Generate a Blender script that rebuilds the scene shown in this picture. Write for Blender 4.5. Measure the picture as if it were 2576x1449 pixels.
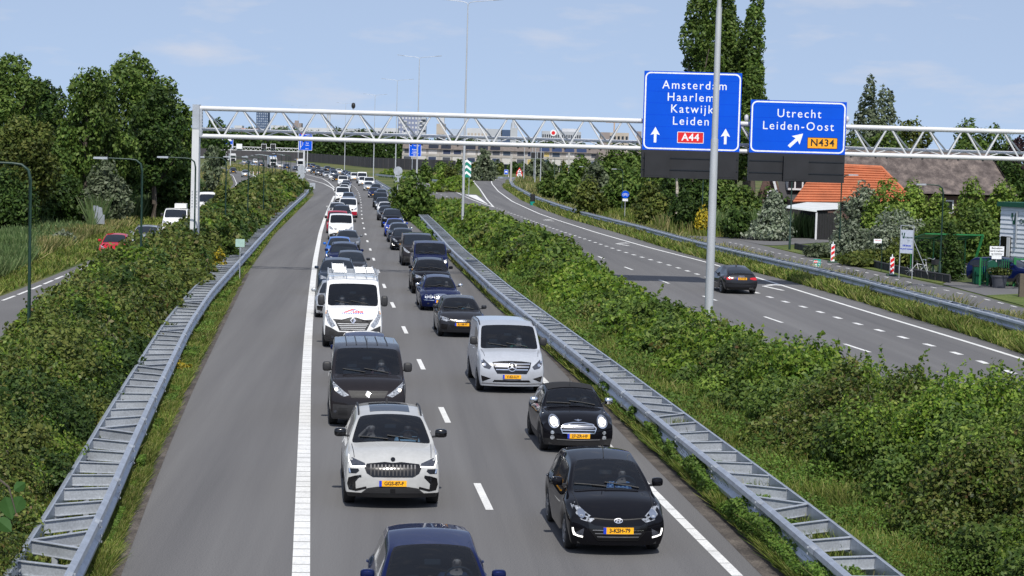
import bpy, bmesh, math, random
import numpy as np
from mathutils import Vector, Matrix
from mathutils.bvhtree import BVHTree
# ---------------------------------------------------------------- camera, sky, sun, exposure
sc = bpy.context.scene
for o in list(bpy.data.objects): bpy.data.objects.remove(o)
PW, PH, FPX, CH = 2576.0, 1449.0, 4907.0, 6.85         # survey sheet width/height, focal length on it, eye height
ROLL, YH0 = 0.027, 373.0
PITCH = math.atan((PH/2 - (YH0 + ROLL*(PW/2-790)))/FPX)
cr, sr, cp, sp = math.cos(ROLL), math.sin(ROLL), math.cos(PITCH), math.sin(PITCH)
FWD = np.array([0, cp, -sp]); _R = np.array([1., 0, 0]); _U = np.array([0, sp, cp])
RGT = cr*_R + sr*_U; UPV = -sr*_R + cr*_U
cam = bpy.data.cameras.new('camera'); camo = bpy.data.objects.new('camera', cam)
sc.collection.objects.link(camo); sc.camera = camo
cam.sensor_width = 36; cam.lens = FPX/PW*36; cam.clip_start = 0.5; cam.clip_end = 12000
camo.matrix_world = Matrix(((RGT[0], UPV[0], -FWD[0], 0), (RGT[1], UPV[1], -FWD[1], 0), (RGT[2], UPV[2], -FWD[2], CH), (0, 0, 0, 1)))
SUN_EL = math.radians(50)
sdir = Vector((0.11, -1.0, 0)).normalized()*math.cos(SUN_EL) + Vector((0, 0, math.sin(SUN_EL)))
w = bpy.data.worlds.new('World'); sc.world = w; w.use_nodes = True
nt = w.node_tree; N = nt.nodes; LK = nt.links
bg = N['Background']; bg.inputs[1].default_value = 0.150
sky = N.new('ShaderNodeTexSky'); sky.sky_type = 'NISHITA'; sky.sun_disc = False
sky.sun_elevation = SUN_EL; sky.sun_rotation = math.atan2(sdir.x, sdir.y)
sky.air_density = 1.0; sky.dust_density = 0.6; sky.ozone_density = 2.2
tc = N.new('ShaderNodeTexCoord'); mp = N.new('ShaderNodeMapping'); mp.inputs['Scale'].default_value = (16, 16, 60)
nz = N.new('ShaderNodeTexNoise'); nz.inputs['Scale'].default_value = 1.0; nz.inputs['Detail'].default_value = 5; nz.inputs['Roughness'].default_value = .55
rp = N.new('ShaderNodeValToRGB'); rp.color_ramp.elements[0].position = .54; rp.color_ramp.elements[1].position = .80
rp.color_ramp.elements[0].color = (.30, .30, .30, 1); rp.color_ramp.elements[1].color = (.72, .72, .72, 1)
mx = N.new('ShaderNodeMix'); mx.data_type = 'RGBA'
mx.inputs[7].default_value = (4.6, 4.6, 4.95, 1)
lift = N.new('ShaderNodeMapping'); lift.inputs['Scale'].default_value = (1, 1, .8); lift.inputs['Location'].default_value = (0, 0, .22)   # clear-air sky: no yellow band low down
LK.new(tc.outputs['Generated'], lift.inputs[0]); LK.new(lift.outputs[0], sky.inputs[0])
nt.links.new(tc.outputs['Generated'], mp.inputs[0]); LK.new(mp.outputs[0], nz.inputs['Vector']); LK.new(nz.outputs[0], rp.inputs[0])
LK.new(rp.outputs[0], mx.inputs[0]); LK.new(sky.outputs[0], mx.inputs[6]); LK.new(mx.outputs[2], bg.inputs[0])
sl = bpy.data.lights.new('sun', 'SUN'); sl.energy = 4.1; sl.angle = math.radians(.53); sl.color = (1, .955, .88)
so = bpy.data.objects.new('sun', sl); sc.collection.objects.link(so); so.rotation_euler = sdir.to_track_quat('Z', 'Y').to_euler()
sc.view_settings.view_transform = 'Standard'; sc.view_settings.look = 'None'; sc.view_settings.exposure = 0.06; sc.view_settings.gamma = 1
# ---------------------------------------------------------------- survey helpers
def ray(x, y): return FWD + RGT*((x-PW/2)/FPX) + UPV*((PH/2-y)/FPX)
def G(x, y, h=0.0):                                     # where the sight line through survey point x, y meets height h
    d = ray(x, y); t = (h-CH)/d[2]; return np.array([d[0]*t, d[1]*t, h])
def D(x, y, dist):                                      # ... and where it reaches that distance down the road
    d = ray(x, y); t = dist/d[1]; return np.array([d[0]*t, dist, CH+d[2]*t])
def hor(x): return YH0 + ROLL*(x-790)
def GD(y, x=900, h=0.0): return G(x, y, h)[1]
rng = np.random.default_rng(7); random.seed(7)
col = sc.collection
def tag(o, label=None, cat=None, group=None, kind=None):
    if label: o['label'] = label
    if cat: o['category'] = cat
    if group: o['group'] = group
    if kind: o['kind'] = kind
    return o
def thing(name, label, cat, loc=(0, 0, 0), rz=0, group=None):
    o = bpy.data.objects.new(name, None); col.objects.link(o); o.location = loc; o.rotation_euler = (0, 0, rz)
    o.empty_display_size = .2
    return tag(o, label, cat, group)
def link(name, me, m=None, parent=None):
    o = bpy.data.objects.new(name, me); col.objects.link(o)
    if parent is not None: o.parent = parent
    if m is not None:
        if len(me.materials) == 0: me.materials.append(m)
        if me.materials[0] != m:
            o.material_slots[0].link = 'OBJECT'; o.material_slots[0].material = m
    return o
class MB:                                               # collects shapes, builds ONE mesh object
    def __init__(s): s.v = []; s.f = []
    def add(s, vs, fs):
        n = len(s.v); s.v += [tuple(map(float, p)) for p in vs]; s.f += [tuple(i+n for i in f) for f in fs]; return s
    def quad(s, a, b, c, d): return s.add([a, b, c, d], [(0, 1, 2, 3)])
    def poly(s, pts): return s.add(pts, [tuple(range(len(pts)))])
    def box(s, c, d, rz=0, M=None):
        x, y, z = d[0]/2, d[1]/2, d[2]/2; ca, sa = math.cos(rz), math.sin(rz); vs = []
        for k in range(8):
            p = ((k & 1)*2-1)*x, ((k >> 1 & 1)*2-1)*y, ((k >> 2)*2-1)*z
            q = (p[0]*ca-p[1]*sa, p[0]*sa+p[1]*ca, p[2])
            if M is not None: q = M @ Vector(p)
            vs.append((q[0]+c[0], q[1]+c[1], q[2]+c[2]))
        return s.add(vs, [(0, 2, 3, 1), (4, 5, 7, 6), (0, 1, 5, 4), (2, 6, 7, 3), (0, 4, 6, 2), (1, 3, 7, 5)])
    def bar(s, p, q, w, h=None):                        # square bar between two points
        p = Vector(p); q = Vector(q); d = q-p; h = h or w
        M = d.to_track_quat('Y', 'Z').to_matrix(); return s.box((p+q)/2, (w, d.length, h), M=M)
    def cyl(s, p, q, r0, r1=None, n=10, cap=True):
        r1 = r0 if r1 is None else r1; p = Vector(p); q = Vector(q); M = (q-p).to_track_quat('Z', 'Y').to_matrix(); vs = []
        for (c, r) in ((p, r0), (q, r1)):
            for k in range(n):
                a = 2*math.pi*k/n; vs.append(c + M @ Vector((r*math.cos(a), r*math.sin(a), 0)))
        fs = [(k, (k+1) % n, n+(k+1) % n, n+k) for k in range(n)]
        if cap: fs += [tuple(range(n-1, -1, -1)), tuple(range(n, 2*n))]
        return s.add(vs, fs)
    def tube(s, pts, r, n=8):
        pts = [Vector(p) for p in pts]; rr = r if hasattr(r, '__len__') else [r]*len(pts); vs = []; fs = []
        for i, p in enumerate(pts):
            d = pts[min(i+1, len(pts)-1)]-pts[max(i-1, 0)]; M = d.to_track_quat('Z', 'Y').to_matrix()
            for k in range(n):
                a = 2*math.pi*k/n; vs.append(p+M @ Vector((rr[i]*math.cos(a), rr[i]*math.sin(a), 0)))
        for i in range(len(pts)-1):
            for k in range(n): fs.append((i*n+k, i*n+(k+1) % n, (i+1)*n+(k+1) % n, (i+1)*n+k))
        fs += [tuple(range(n-1, -1, -1)), tuple(range((len(pts)-1)*n, len(pts)*n))]
        return s.add(vs, fs)
    def ell(s, c, r, n=10, m=6, e=1.0):
        q = lambda a: math.copysign(abs(a)**e, a)
        vs = [(c[0], c[1], c[2]-r[2])]; fs = []
        for i in range(1, m):
            t = math.pi*i/m
            for k in range(n):
                a = 2*math.pi*k/n; vs.append((c[0]+r[0]*q(math.sin(t))*q(math.cos(a)), c[1]+r[1]*q(math.sin(t))*q(math.sin(a)), c[2]-r[2]*q(math.cos(t))))
        vs.append((c[0], c[1], c[2]+r[2])); e = len(vs)-1  # cap
        for k in range(n):
            fs.append((0, 1+(k+1) % n, 1+k)); fs.append((e, e-n+k, e-n+(k+1) % n))
        for i in range(m-2):
            for k in range(n): fs.append((1+i*n+k, 1+i*n+(k+1) % n, 1+(i+1)*n+(k+1) % n, 1+(i+1)*n+k))
        return s.add(vs, fs)
    def strip(s, A, B):                                 # ribbon between two polylines
        n = len(A); return s.add(list(A)+list(B), [(i, i+1, n+i+1, n+i) for i in range(n-1)])
    def sweep(s, path, prof, up=(0, 0, 1)):             # profile (offset to the right, height) along a ground path
        path = [np.array(p, float) for p in path]; k = len(prof); vs = []; fs = []
        for i, p in enumerate(path):
            d = path[min(i+1, len(path)-1)]-path[max(i-1, 0)]; d = d/np.linalg.norm(d); r = np.array([d[1], -d[0], 0])
            for (a, b) in prof: vs.append(p+r*a+np.array([0, 0, b]))
        for i in range(len(path)-1):
            for j in range(k-1): fs.append((i*k+j, i*k+j+1, (i+1)*k+j+1, (i+1)*k+j))
        return s.add(vs, fs)
    def prism(s, poly, z0, z1):                         # upright prism over a ground outline
        n = len(poly); vs = [(p[0], p[1], z0) for p in poly]+[(p[0], p[1], z1) for p in poly]
        return s.add(vs, [(i, (i+1) % n, n+(i+1) % n, n+i) for i in range(n)]+[tuple(range(n-1, -1, -1)), tuple(range(n, 2*n))])
    def slab(s, poly, y0, y1):                          # outline in x, z given thickness along y
        n = len(poly); vs = [(p[0], y0, p[1]) for p in poly]+[(p[0], y1, p[1]) for p in poly]
        return s.add(vs, [(i, (i+1) % n, n+(i+1) % n, n+i) for i in range(n)]+[tuple(range(n-1, -1, -1)), tuple(range(n, 2*n))])
    def mesh(s, name, o=(0, 0, 0), smooth=False):
        me = bpy.data.meshes.new(name); me.from_pydata([(p[0]-o[0], p[1]-o[1], p[2]-o[2]) for p in s.v], [], s.f)
        bm = bmesh.new(); bm.from_mesh(me); bmesh.ops.recalc_face_normals(bm, faces=bm.faces); bm.to_mesh(me); bm.free()
        if smooth:
            me.polygons.foreach_set('use_smooth', [True]*len(me.polygons))
            me.set_sharp_from_angle(angle=math.radians(40))
        return me
    def build(s, name, m, parent=None, o=(0, 0, 0), smooth=False): return link(name, s.mesh(name, o, smooth), m, parent)
def chain(pts, step=3.0, smooth=2):                     # dense smooth path through survey points
    P = np.array(pts, float); d = np.r_[0, np.cumsum(np.linalg.norm(np.diff(P, axis=0), axis=1))]
    n = max(4, int(d[-1]/step)+1); t = np.linspace(0, d[-1], n); Q = np.stack([np.interp(t, d, P[:, k]) for k in range(P.shape[1])], 1)
    for _ in range(smooth*3): Q[1:-1] = Q[1:-1]*.5+(Q[:-2]+Q[2:])*.25
    return Q
def gpath(px, step=3.0, smooth=2, h=0.0, z=None, ext0=0):
    P = [G(x, y, h) for x, y in px]
    if ext0: P = [P[0]+(P[0]-P[1])/np.linalg.norm(P[0]-P[1])*ext0]+P
    Q = chain(P, step, smooth)
    if z is not None: Q[:, 2] = z
    return Q
def offs(path, a):
    Q = np.array(path); d = np.gradient(Q, axis=0); d /= np.linalg.norm(d[:, :2], axis=1)[:, None]
    return Q+np.stack([d[:, 1], -d[:, 0], d[:, 2]*0], 1)*a
def cut(path, s0, s1, step=1.0):
    d = np.r_[0, np.cumsum(np.linalg.norm(np.diff(path, axis=0), axis=1))]
    t = np.linspace(s0, s1, max(2, int((s1-s0)/step)+1)); return np.stack([np.interp(t, d, path[:, k]) for k in range(3)], 1)
def plen(path): return float(np.sum(np.linalg.norm(np.diff(path, axis=0), axis=1)))
# ---------------------------------------------------------------- materials
def mat(name, c, rough=.6, metal=0., noise=None, spec=.5, coat=0., bump=None, emit=None):
    m = bpy.data.materials.new(name); m.use_nodes = True; t = m.node_tree; b = t.nodes['Principled BSDF']
    b.inputs['Base Color'].default_value = (*c[:3], 1); b.inputs['Roughness'].default_value = rough; b.inputs['Metallic'].default_value = metal
    b.inputs['Specular IOR Level'].default_value = spec; b.inputs['Coat Weight'].default_value = coat; b.inputs['Coat Roughness'].default_value = .03; b.inputs['Coat IOR'].default_value = 1.33
    if emit: b.inputs['Emission Color'].default_value = (*c[:3], 1); b.inputs['Emission Strength'].default_value = emit
    tcn = t.nodes.new('ShaderNodeTexCoord')
    last = None
    for (scale, amt, stretch) in (noise or [(6, .12, (1, 1, 1))]):
        mpn = t.nodes.new('ShaderNodeMapping'); mpn.inputs['Scale'].default_value = stretch
        nn = t.nodes.new('ShaderNodeTexNoise'); nn.inputs['Scale'].default_value = scale; nn.inputs['Detail'].default_value = 4
        mr = t.nodes.new('ShaderNodeMapRange'); mr.inputs[1].default_value = .3; mr.inputs[2].default_value = .7
        mr.inputs[3].default_value = 1-amt; mr.inputs[4].default_value = 1+amt
        mm = t.nodes.new('ShaderNodeMix'); mm.data_type = 'RGBA'; mm.blend_type = 'MULTIPLY'; mm.inputs[0].default_value = 1
        t.links.new(tcn.outputs['Object'], mpn.inputs[0]); t.links.new(mpn.outputs[0], nn.inputs['Vector']); t.links.new(nn.outputs[0], mr.inputs[0])
        t.links.new(mr.outputs[0], mm.inputs[7])
        if last is None: mm.inputs[6].default_value = (*c[:3], 1)
        else: t.links.new(last, mm.inputs[6])
        last = mm.outputs[2]
    t.links.new(last, b.inputs['Base Color'])
    if bump:
        nn = t.nodes.new('ShaderNodeTexNoise'); nn.inputs['Scale'].default_value = bump[0]; nn.inputs['Detail'].default_value = 3
        bn = t.nodes.new('ShaderNodeBump'); bn.inputs['Strength'].default_value = bump[1]; bn.inputs['Distance'].default_value = bump[2]
        t.links.new(tcn.outputs['Object'], nn.inputs['Vector']); t.links.new(nn.outputs[0], bn.inputs['Height']); t.links.new(bn.outputs[0], b.inputs['Normal'])
    return m
def rampmat(name, stops, scale, rough=.9, detail=6, stretch=(1, 1, 1), fine=None, bump=None, rot=0.0):      # colours laid out by noise
    m = bpy.data.materials.new(name); m.use_nodes = True; t = m.node_tree; b = t.nodes['Principled BSDF']; b.inputs['Roughness'].default_value = rough
    b.inputs['Specular IOR Level'].default_value = .25
    tcn = t.nodes.new('ShaderNodeTexCoord'); mpn = t.nodes.new('ShaderNodeMapping'); mpn.inputs['Scale'].default_value = stretch
    nn = t.nodes.new('ShaderNodeTexNoise'); nn.inputs['Scale'].default_value = scale; nn.inputs['Detail'].default_value = detail; nn.inputs['Roughness'].default_value = .62
    cr_ = t.nodes.new('ShaderNodeValToRGB'); e = cr_.color_ramp.elements
    while len(e) < len(stops): e.new(.5)
    for k, (p, c) in enumerate(stops): e[k].position = p; e[k].color = (*c, 1)
    mp0_ = t.nodes.new('ShaderNodeMapping'); mp0_.inputs['Rotation'].default_value = (0, 0, rot); t.links.new(tcn.outputs['Object'], mp0_.inputs[0]); t.links.new(mp0_.outputs[0], mpn.inputs[0]); t.links.new(mpn.outputs[0], nn.inputs['Vector']); t.links.new(nn.outputs[0], cr_.inputs[0])
    o = cr_.outputs[0]
    if fine:
        n2 = t.nodes.new('ShaderNodeTexNoise'); n2.inputs['Scale'].default_value = fine[0]; n2.inputs['Detail'].default_value = 2
        mr = t.nodes.new('ShaderNodeMapRange'); mr.inputs[1].default_value = .3; mr.inputs[2].default_value = .7; mr.inputs[3].default_value = 1-fine[1]; mr.inputs[4].default_value = 1+fine[1]
        mm = t.nodes.new('ShaderNodeMix'); mm.data_type = 'RGBA'; mm.blend_type = 'MULTIPLY'; mm.inputs[0].default_value = 1
        t.links.new(tcn.outputs['Object'], n2.inputs['Vector']); t.links.new(n2.outputs[0], mr.inputs[0]); t.links.new(o, mm.inputs[6]); t.links.new(mr.outputs[0], mm.inputs[7]); o = mm.outputs[2]
    t.links.new(o, b.inputs['Base Color'])
    if bump:
        bn = t.nodes.new('ShaderNodeBump'); bn.inputs['Strength'].default_value = bump; bn.inputs['Distance'].default_value = .05
        t.links.new(nn.outputs[0], bn.inputs['Height']); t.links.new(bn.outputs[0], b.inputs['Normal'])
    return m
def leafmat(name, cols, trans=.25, rough=.55, patch=.18):       # every leaf its own shade; broad patches of tint over them
    m = bpy.data.materials.new(name); m.use_nodes = True; t = m.node_tree; b = t.nodes['Principled BSDF']; out = t.nodes['Material Output']
    g = t.nodes.new('ShaderNodeNewGeometry'); r = t.nodes.new('ShaderNodeValToRGB'); e = r.color_ramp.elements
    while len(e) < len(cols): e.new(.5)
    for k, c in enumerate(cols): e[k].position = k/(len(cols)-1); e[k].color = (*c, 1)
    nn = t.nodes.new('ShaderNodeTexNoise'); nn.inputs['Scale'].default_value = patch; nn.inputs['Detail'].default_value = 3
    mr = t.nodes.new('ShaderNodeMapRange'); mr.inputs[1].default_value = .35; mr.inputs[2].default_value = .65; mr.inputs[3].default_value = .72; mr.inputs[4].default_value = 1.28
    mm = t.nodes.new('ShaderNodeMix'); mm.data_type = 'RGBA'; mm.blend_type = 'MULTIPLY'; mm.inputs[0].default_value = 1
    t.links.new(g.outputs['Random Per Island'], r.inputs[0]); t.links.new(g.outputs['Position'], nn.inputs['Vector']); t.links.new(nn.outputs[0], mr.inputs[0])
    t.links.new(r.outputs[0], mm.inputs[6]); t.links.new(mr.outputs[0], mm.inputs[7]); t.links.new(mm.outputs[2], b.inputs['Base Color'])
    b.inputs['Roughness'].default_value = rough; b.inputs['Specular IOR Level'].default_value = .22
    tr = t.nodes.new('ShaderNodeBsdfTranslucent'); ms = t.nodes.new('ShaderNodeMixShader'); ms.inputs[0].default_value = trans
    t.links.new(mm.outputs[2], tr.inputs[0]); t.links.new(b.outputs[0], ms.inputs[1]); t.links.new(tr.outputs[0], ms.inputs[2]); t.links.new(ms.outputs[0], out.inputs[0])
    return m
def srgb(r, g, b): return tuple(((c/255+.055)/1.055)**2.4 if c > 10 else c/255/12.92 for c in (r, g, b))
M_galv = mat('galvanised_steel', (.42, .46, .52), .45, .55, [(3, .12, (1, 1, 1)), (25, .12, (1, 1, 1))])
M_galv2 = mat('galvanised_grey', (.40, .43, .47), .5, .3, [(2, .15, (1, 1, 1)), (30, .15, (1, 1, 1))])
M_white = mat('white_paint', (.60, .61, .62), .4, 0, [(1.5, .06, (1, 1, 1))])
M_mark = mat('road_marking_white', (.70, .70, .68), .7, 0, [(1.2, .10, (1, 1, 1)), (14, .10, (1, 1, 1)), (60, .22, (1, 1, 1))])
M_black = mat('matt_black', (.012, .012, .013), .6)
M_dgreen = mat('lamp_post_green', (.010, .035, .024), .45)
M_blue = mat('sign_blue', srgb(0, 80, 205), .6, 0, [(.8, .05, (1, 1, 1))], spec=.15)
M_signw = mat('sign_white', (.80, .82, .84), .5)
M_red = mat('sign_red', srgb(215, 25, 32), .5)
M_yel = mat('sign_yellow', srgb(245, 165, 25), .5)
M_glassdk = mat('dark_glass', (.010, .014, .020), .05, 0, spec=.6)
M_conc = mat('concrete', (.36, .35, .33), .85, 0, [(.7, .15, (1, 1, 1)), (12, .1, (1, 1, 1))])
M_wood = mat('weathered_wood', (.10, .08, .06), .8, 0, [(9, .3, (1, 1, 8))])
M_greenp = mat('green_paint', (.02, .17, .05), .4)
M_dkgreenp = mat('dark_green_paint', (.006, .07, .04), .35)
# ---------------------------------------------------------------- ground, roads, markings
M_ground = rampmat('meadow_ground', [(.30, (.035, .055, .014)), (.48, (.075, .10, .024)), (.60, (.14, .135, .045)), (.75, (.24, .19, .085))], .06, fine=(3, .35), bump=.4)
M_asph = rampmat('asphalt', [(.30, (.106, .105, .107)), (.44, (.128, .126, .127)), (.56, (.142, .140, .140)), (.72, (.166, .164, .163))], .75, rough=.9, stretch=(1.0, .022, 1), fine=(45, .30), rot=-.06)
M_asph2 = rampmat('pale_asphalt', [(.25, (.115, .113, .115)), (.5, (.135, .133, .134)), (.75, (.155, .153, .152))], .3, rough=.9, stretch=(1, .3, 1), fine=(70, .22))
M_dirt = rampmat('dirt_verge', [(.3, (.05, .044, .040)), (.5, (.09, .078, .069)), (.7, (.16, .14, .12))], 1.2, fine=(25, .4))
M_lawn = rampmat('mown_grass', [(.3, (.06, .095, .02)), (.55, (.11, .14, .035)), (.75, (.19, .19, .06))], .4, fine=(12, .35))
M_brick = rampmat('red_path', [(.3, (.20, .11, .095)), (.7, (.30, .18, .16))], 1.0, fine=(8, .2))
def sheet(name, m, polys, z):
    b = MB()
    for A, B in polys:
        A = np.array(A); B = np.array(B); A[:, 2] = z; B[:, 2] = z; b.strip(A, B)
    return tag(b.build(name, m), kind='structure')
def even(P, ys):
    P = P[np.argsort(P[:, 1])]; return np.stack([np.interp(ys, P[:, 1], P[:, 0]), ys, ys*0], 1)
g = MB(); g.quad((-9000, -60, -.02), (9000, -60, -.02), (9000, 11000, -.02), (-9000, 11000, -.02))
tag(g.build('ground', M_ground), kind='structure')
# lines of the main carriageway, traced from bottom of the view to the bend
PX_LL = [(757,1449),(762,1250),(768,1000),(775,850),(783,750),(793,655),(806,585),(816,553),(829,520),(841,493)]
PX_DASH = [(1217,1252),(1118,1045),(1059,916),(1017,827),(987,765),(965,717),(939,650),(930.6,625),(923.4,605),(915.3,573),(910.7,548.7),(909.4,530),(908.6,515),(907,502),(903,486.5),(896,474),(886,464.5),(868,455),(842,446.5),(812,440),(780,435),(745,430.5)]
PX_RL = [(1855,1449),(1645,1240),(1362,950),(1210,800),(1110,690),(1050,612),(1018,560),(998,524),(972,488),(940,460),(917,448),(880,437.5),(830,428),(780,421),(730,415.5)]
PX_AL = [(285,1449),(400,1150),(480,970),(560,810),(620,690),(690,590),(745,535),(790,490)]
PX_AR = [(1980,1449),(1700,1180),(1560,1050),(1400,885),(1250,745),(1150,650),(1075,590),(1026,550),(1003,515),(973,480),(938,452),(915,443),(874,431.5),(815.5,420.5),(765,412.5),(700,404),(640,397.5)]
LL = gpath(PX_LL, 2, ext0=45); DL = gpath(PX_DASH, 2, 3, ext0=60); RL = gpath(PX_RL, 2, 3, ext0=45)
AL = gpath(PX_AL, 2, ext0=45); AR = gpath(PX_AR, 3, 3, ext0=45)
PX_FL = [(790,490),(780,462),(765,447),(735,436.5),(700,430),(651,423),(620,419),(585,414)]
FL = gpath(PX_FL, 3)
ALF = np.vstack([AL, FL[1:]])
def match(A, B, n=160):                                 # two road edges resampled to the same count
    def rs(P):
        d = np.r_[0, np.cumsum(np.linalg.norm(np.diff(P, axis=0), axis=1))]; t = np.linspace(0, d[-1], n); return np.stack([np.interp(t, d, P[:, k]) for k in range(3)], 1)
    return rs(A), rs(B)
ys = np.r_[np.arange(-6, 290, 2.)]
A_, B_ = even(AL, ys), even(AR, ys)
yb = ys[ys <= AL[:, 1].max()]
near = (even(AL, yb), even(AR, yb))
ARfar = AR[AR[:, 1] >= yb[-1]-1e-6]; far = match(np.vstack([near[0][-1:], FL[1:]]), np.vstack([near[1][-1:], ARfar]))
sheet('main_road', M_asph, [near, far], 0.0)
def stripe(b, path, w, z=.006): b.strip(np.c_[offs(path, -w/2)[:, :2], np.full(len(path), z)], np.c_[offs(path, w/2)[:, :2], np.full(len(path), z)])
mk = MB()
# broad left line is laid in short blocks, with hairline gaps where it is near
Lp = cut(LL, 0, plen(LL), 1); s = 0
while s < plen(LL)-1:
    st = .62 if s < 110 else 6.0
    stripe(mk, cut(LL, s, min(s+st-(.035 if s < 110 else .0), plen(LL)), .3 if s < 110 else 2), .29); s += st
s = 0
while s < 110: stripe(mk, cut(RL, s, s+.97, .4), .19); s += 1.0
stripe(mk, cut(RL, 110, plen(RL)-.1, 3), .19)
dref = np.interp(G(1230, 1283)[1], DL[:, 1], np.r_[0, np.cumsum(np.linalg.norm(np.diff(DL, axis=0), axis=1))])
k = -4
while dref+12*k+3 < plen(DL):
    s0 = dref+12*k
    if s0 > 0: stripe(mk, cut(DL, s0, s0+3, 1), .15)
    k += 1
stripe(mk, gpath([(843,484),(838,474),(815,462),(771,449.5)], 2), .25)
stripe(mk, gpath([(841,472.5),(827,459),(812,449.5),(771,439)], 2), .22)
# ---- right-hand carriageway and its exit slip
PX_R2 = [(2720,952),(2576,904),(2400,850),(2200,790),(1990,725),(1780,660),(1640,625),(1500,585),(1400,553),(1354,536.7),(1288.5,506.7),(1254,481.7),(1238,463),(1236,456),(1248,451.5)]
PX_MR = [(1241.6,520.7),(1220,514),(1182,500),(1151,485),(1104,469),(1063.5,459.8),(1035,456)]
PX_XL = [(1241.6,520.7),(1226,503.5),(1207,475),(1191.6,457),(1195,450.5),(1225,448.2)]
PX_RB = [(2720,1000),(2410,889),(2320,863),(2240,840),(2170,818),(2100,798),(2050,780),(1985,762),(1930,746),(1900,735),(1770,695),(1700,672),(1560,631),(1455,596),(1400,578),(1340,556),(1290,538),(1241,520)]
R2 = gpath(PX_R2, 2); MRl = gpath(PX_MR, 2); XL = gpath(PX_XL, 1.5); RB = gpath(PX_RB, 1, 2)
stripe(mk, R2, .2, .006); stripe(mk, MRl, .2, .0065); stripe(mk, XL, .2, .006)
s = .3
while s < plen(RB)-1: stripe(mk, cut(RB, s, s+1.0, .5), .24); s += 3.0 if s < 150 else 4
lane = gpath([(2640,1025),(2152,875),(1945,804),(1760,742),(1540,660),(1330,570),(1190,520),(1140,500),(1104,488),(1080,478)], 1, 2)
sref = 0
d_ = np.r_[0, np.cumsum(np.linalg.norm(np.diff(lane, axis=0), axis=1))]
sref = np.interp(G(2186, 886)[1], lane[:, 1], d_) % 12
s = sref
while s < plen(lane)-3: stripe(mk, cut(lane, s, s+3, 1), .15); s += 12
gp = [G(x, y) for x, y in ((1170,489.5),(1198,491),(1228,514),(1222,512))]
mk.poly([(p[0], p[1], .006) for p in gp])
def arrow(x, y, rot):                                   # lane arrow painted flat, tip bending right
    c = G(x, y); ca, sa = math.cos(rot), math.sin(rot)
    for poly in ([(-.12, -2.6), (.12, -2.6), (.12, .6), (-.12, .6)], [(-.12, .6), (.12, .6), (1.0, 1.5), (.85, 1.72)], [(.55, 1.95), (1.35, 2.4), (1.32, 1.1)]):
        mk.poly([(c[0]+p[0]*ca-p[1]*sa, c[1]+p[0]*sa+p[1]*ca, .007) for p in poly])
arrow(1372, 554, .32); arrow(1556, 614, .25); arrow(1930, 722, .2)
tag(mk.build('road_markings', M_mark), kind='structure')
RL2 = [(15.6, 20), (13.3, 38.7), (10.4, 61), (7.5, 84), (5.7, 100), (2.9, 125), (-1.7, 180), (-8.2, 245), (-12, 287), (-17.3, 357), (-22, 421)]   # near edge, under the median hedge
PX_RR2 = [(2720,905),(2576,858),(2290,775),(2000,692),(1850,648),(1700,612),(1560,575),(1460,545),(1390,524),(1320,499),(1285,479),(1270,463),(1272,453),(1290,447.5)]
e1 = chain([(a, b, 0) for a, b in RL2], 3, 2); e2 = gpath(PX_RR2, 3)
sheet('slip_road', M_asph, [match(e1, np.vstack([e2[:-20] if False else e2]), 140)], .001)
island = [(1036,456.5),(1063,458.4),(1104,466.6),(1151,481.8),(1168,487.5),(1197,489),(1214,497),(1204,476),(1189,457),(1192,450)]
ib = MB(); ib.poly([(p[0], p[1], .010) for p in [G(x, y) for x, y in island]])
tag(ib.build('traffic_island', M_lawn), kind='structure')
# ---- local road on the left, service road and cycle path on the right
lrL = gpath([(-420,880),(-200,812),(0,749),(45,729),(240,650),(330,603),(430,552),(520,508),(575,478),(588,462),(580,441),(560,432),(530,425)], 3, 2)
lrR = gpath([(-100,1330),(40,960),(180,790),(330,690),(440,612),(540,548),(610,500),(650,464),(645,447),(622,435.5),(590,427),(560,421)], 3, 2)
sheet('local_road', M_asph2, [match(lrL, lrR, 120)], .002)
mk2 = MB(); s = .5; edge = offs(lrL, .55)
while s < plen(edge)-3:
    stripe(mk2, cut(edge, s, s+2.7, 1), .14, .009); s += 3.4 if s < 150 else 3.0
redge = gpath([(560,427),(590,431),(623,435.5),(641,442),(649,452)], 2); stripe(mk2, redge, .15, .009)
tag(mk2.build('local_road_markings', M_mark), kind='structure')
svN = gpath([(2760,895),(2576,832),(2400,785),(2200,728),(2060,690),(1960,660),(1860,634),(1760,606),(1700,592)], 3)
svF = gpath([(2800,840),(2576,775),(2470,744),(2370,716),(2300,703),(2200,682),(2094,659),(2000,637),(1935,621),(1870,606),(1827,597)], 3)
sheet('service_road', M_asph2, [match(svN, svF, 60)], .003)
sheet('yard_pavement', M_asph2, [match(gpath([(2372,715),(2470,741),(2590,772)], 2), gpath([(2385,708),(2470,714),(2640,722)], 2), 20)], .0065)
sheet('side_road', M_asph2, [match(gpath([(1827,597),(1880,608),(1935,621),(1960,617)], 2), gpath([(1840,594),(1960,597),(2060,602),(2300,596)], 2), 20)], .0068)
sheet('grass_strip', M_lawn, [match(gpath([(1938,621),(2000,635),(2094,657),(2200,680),(2300,701),(2368,714)], 2), gpath([(1945,618),(2000,627),(2094,644),(2200,668),(2300,690),(2375,708)], 2), 30)], .012)
sheet('corner_lawn', M_lawn, [match(gpath([(2480,744),(2520,754),(2620,782)], 2), gpath([(2482,743),(2520,739),(2620,738)], 2), 12)], .013)
mk3 = MB(); sdash = gpath([(2720,815),(2580,779),(2476,752),(2366,727.5),(2240,700),(2119,672),(1994,646),(1893,623),(1834,609)], 1, 2)
s = .4
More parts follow.
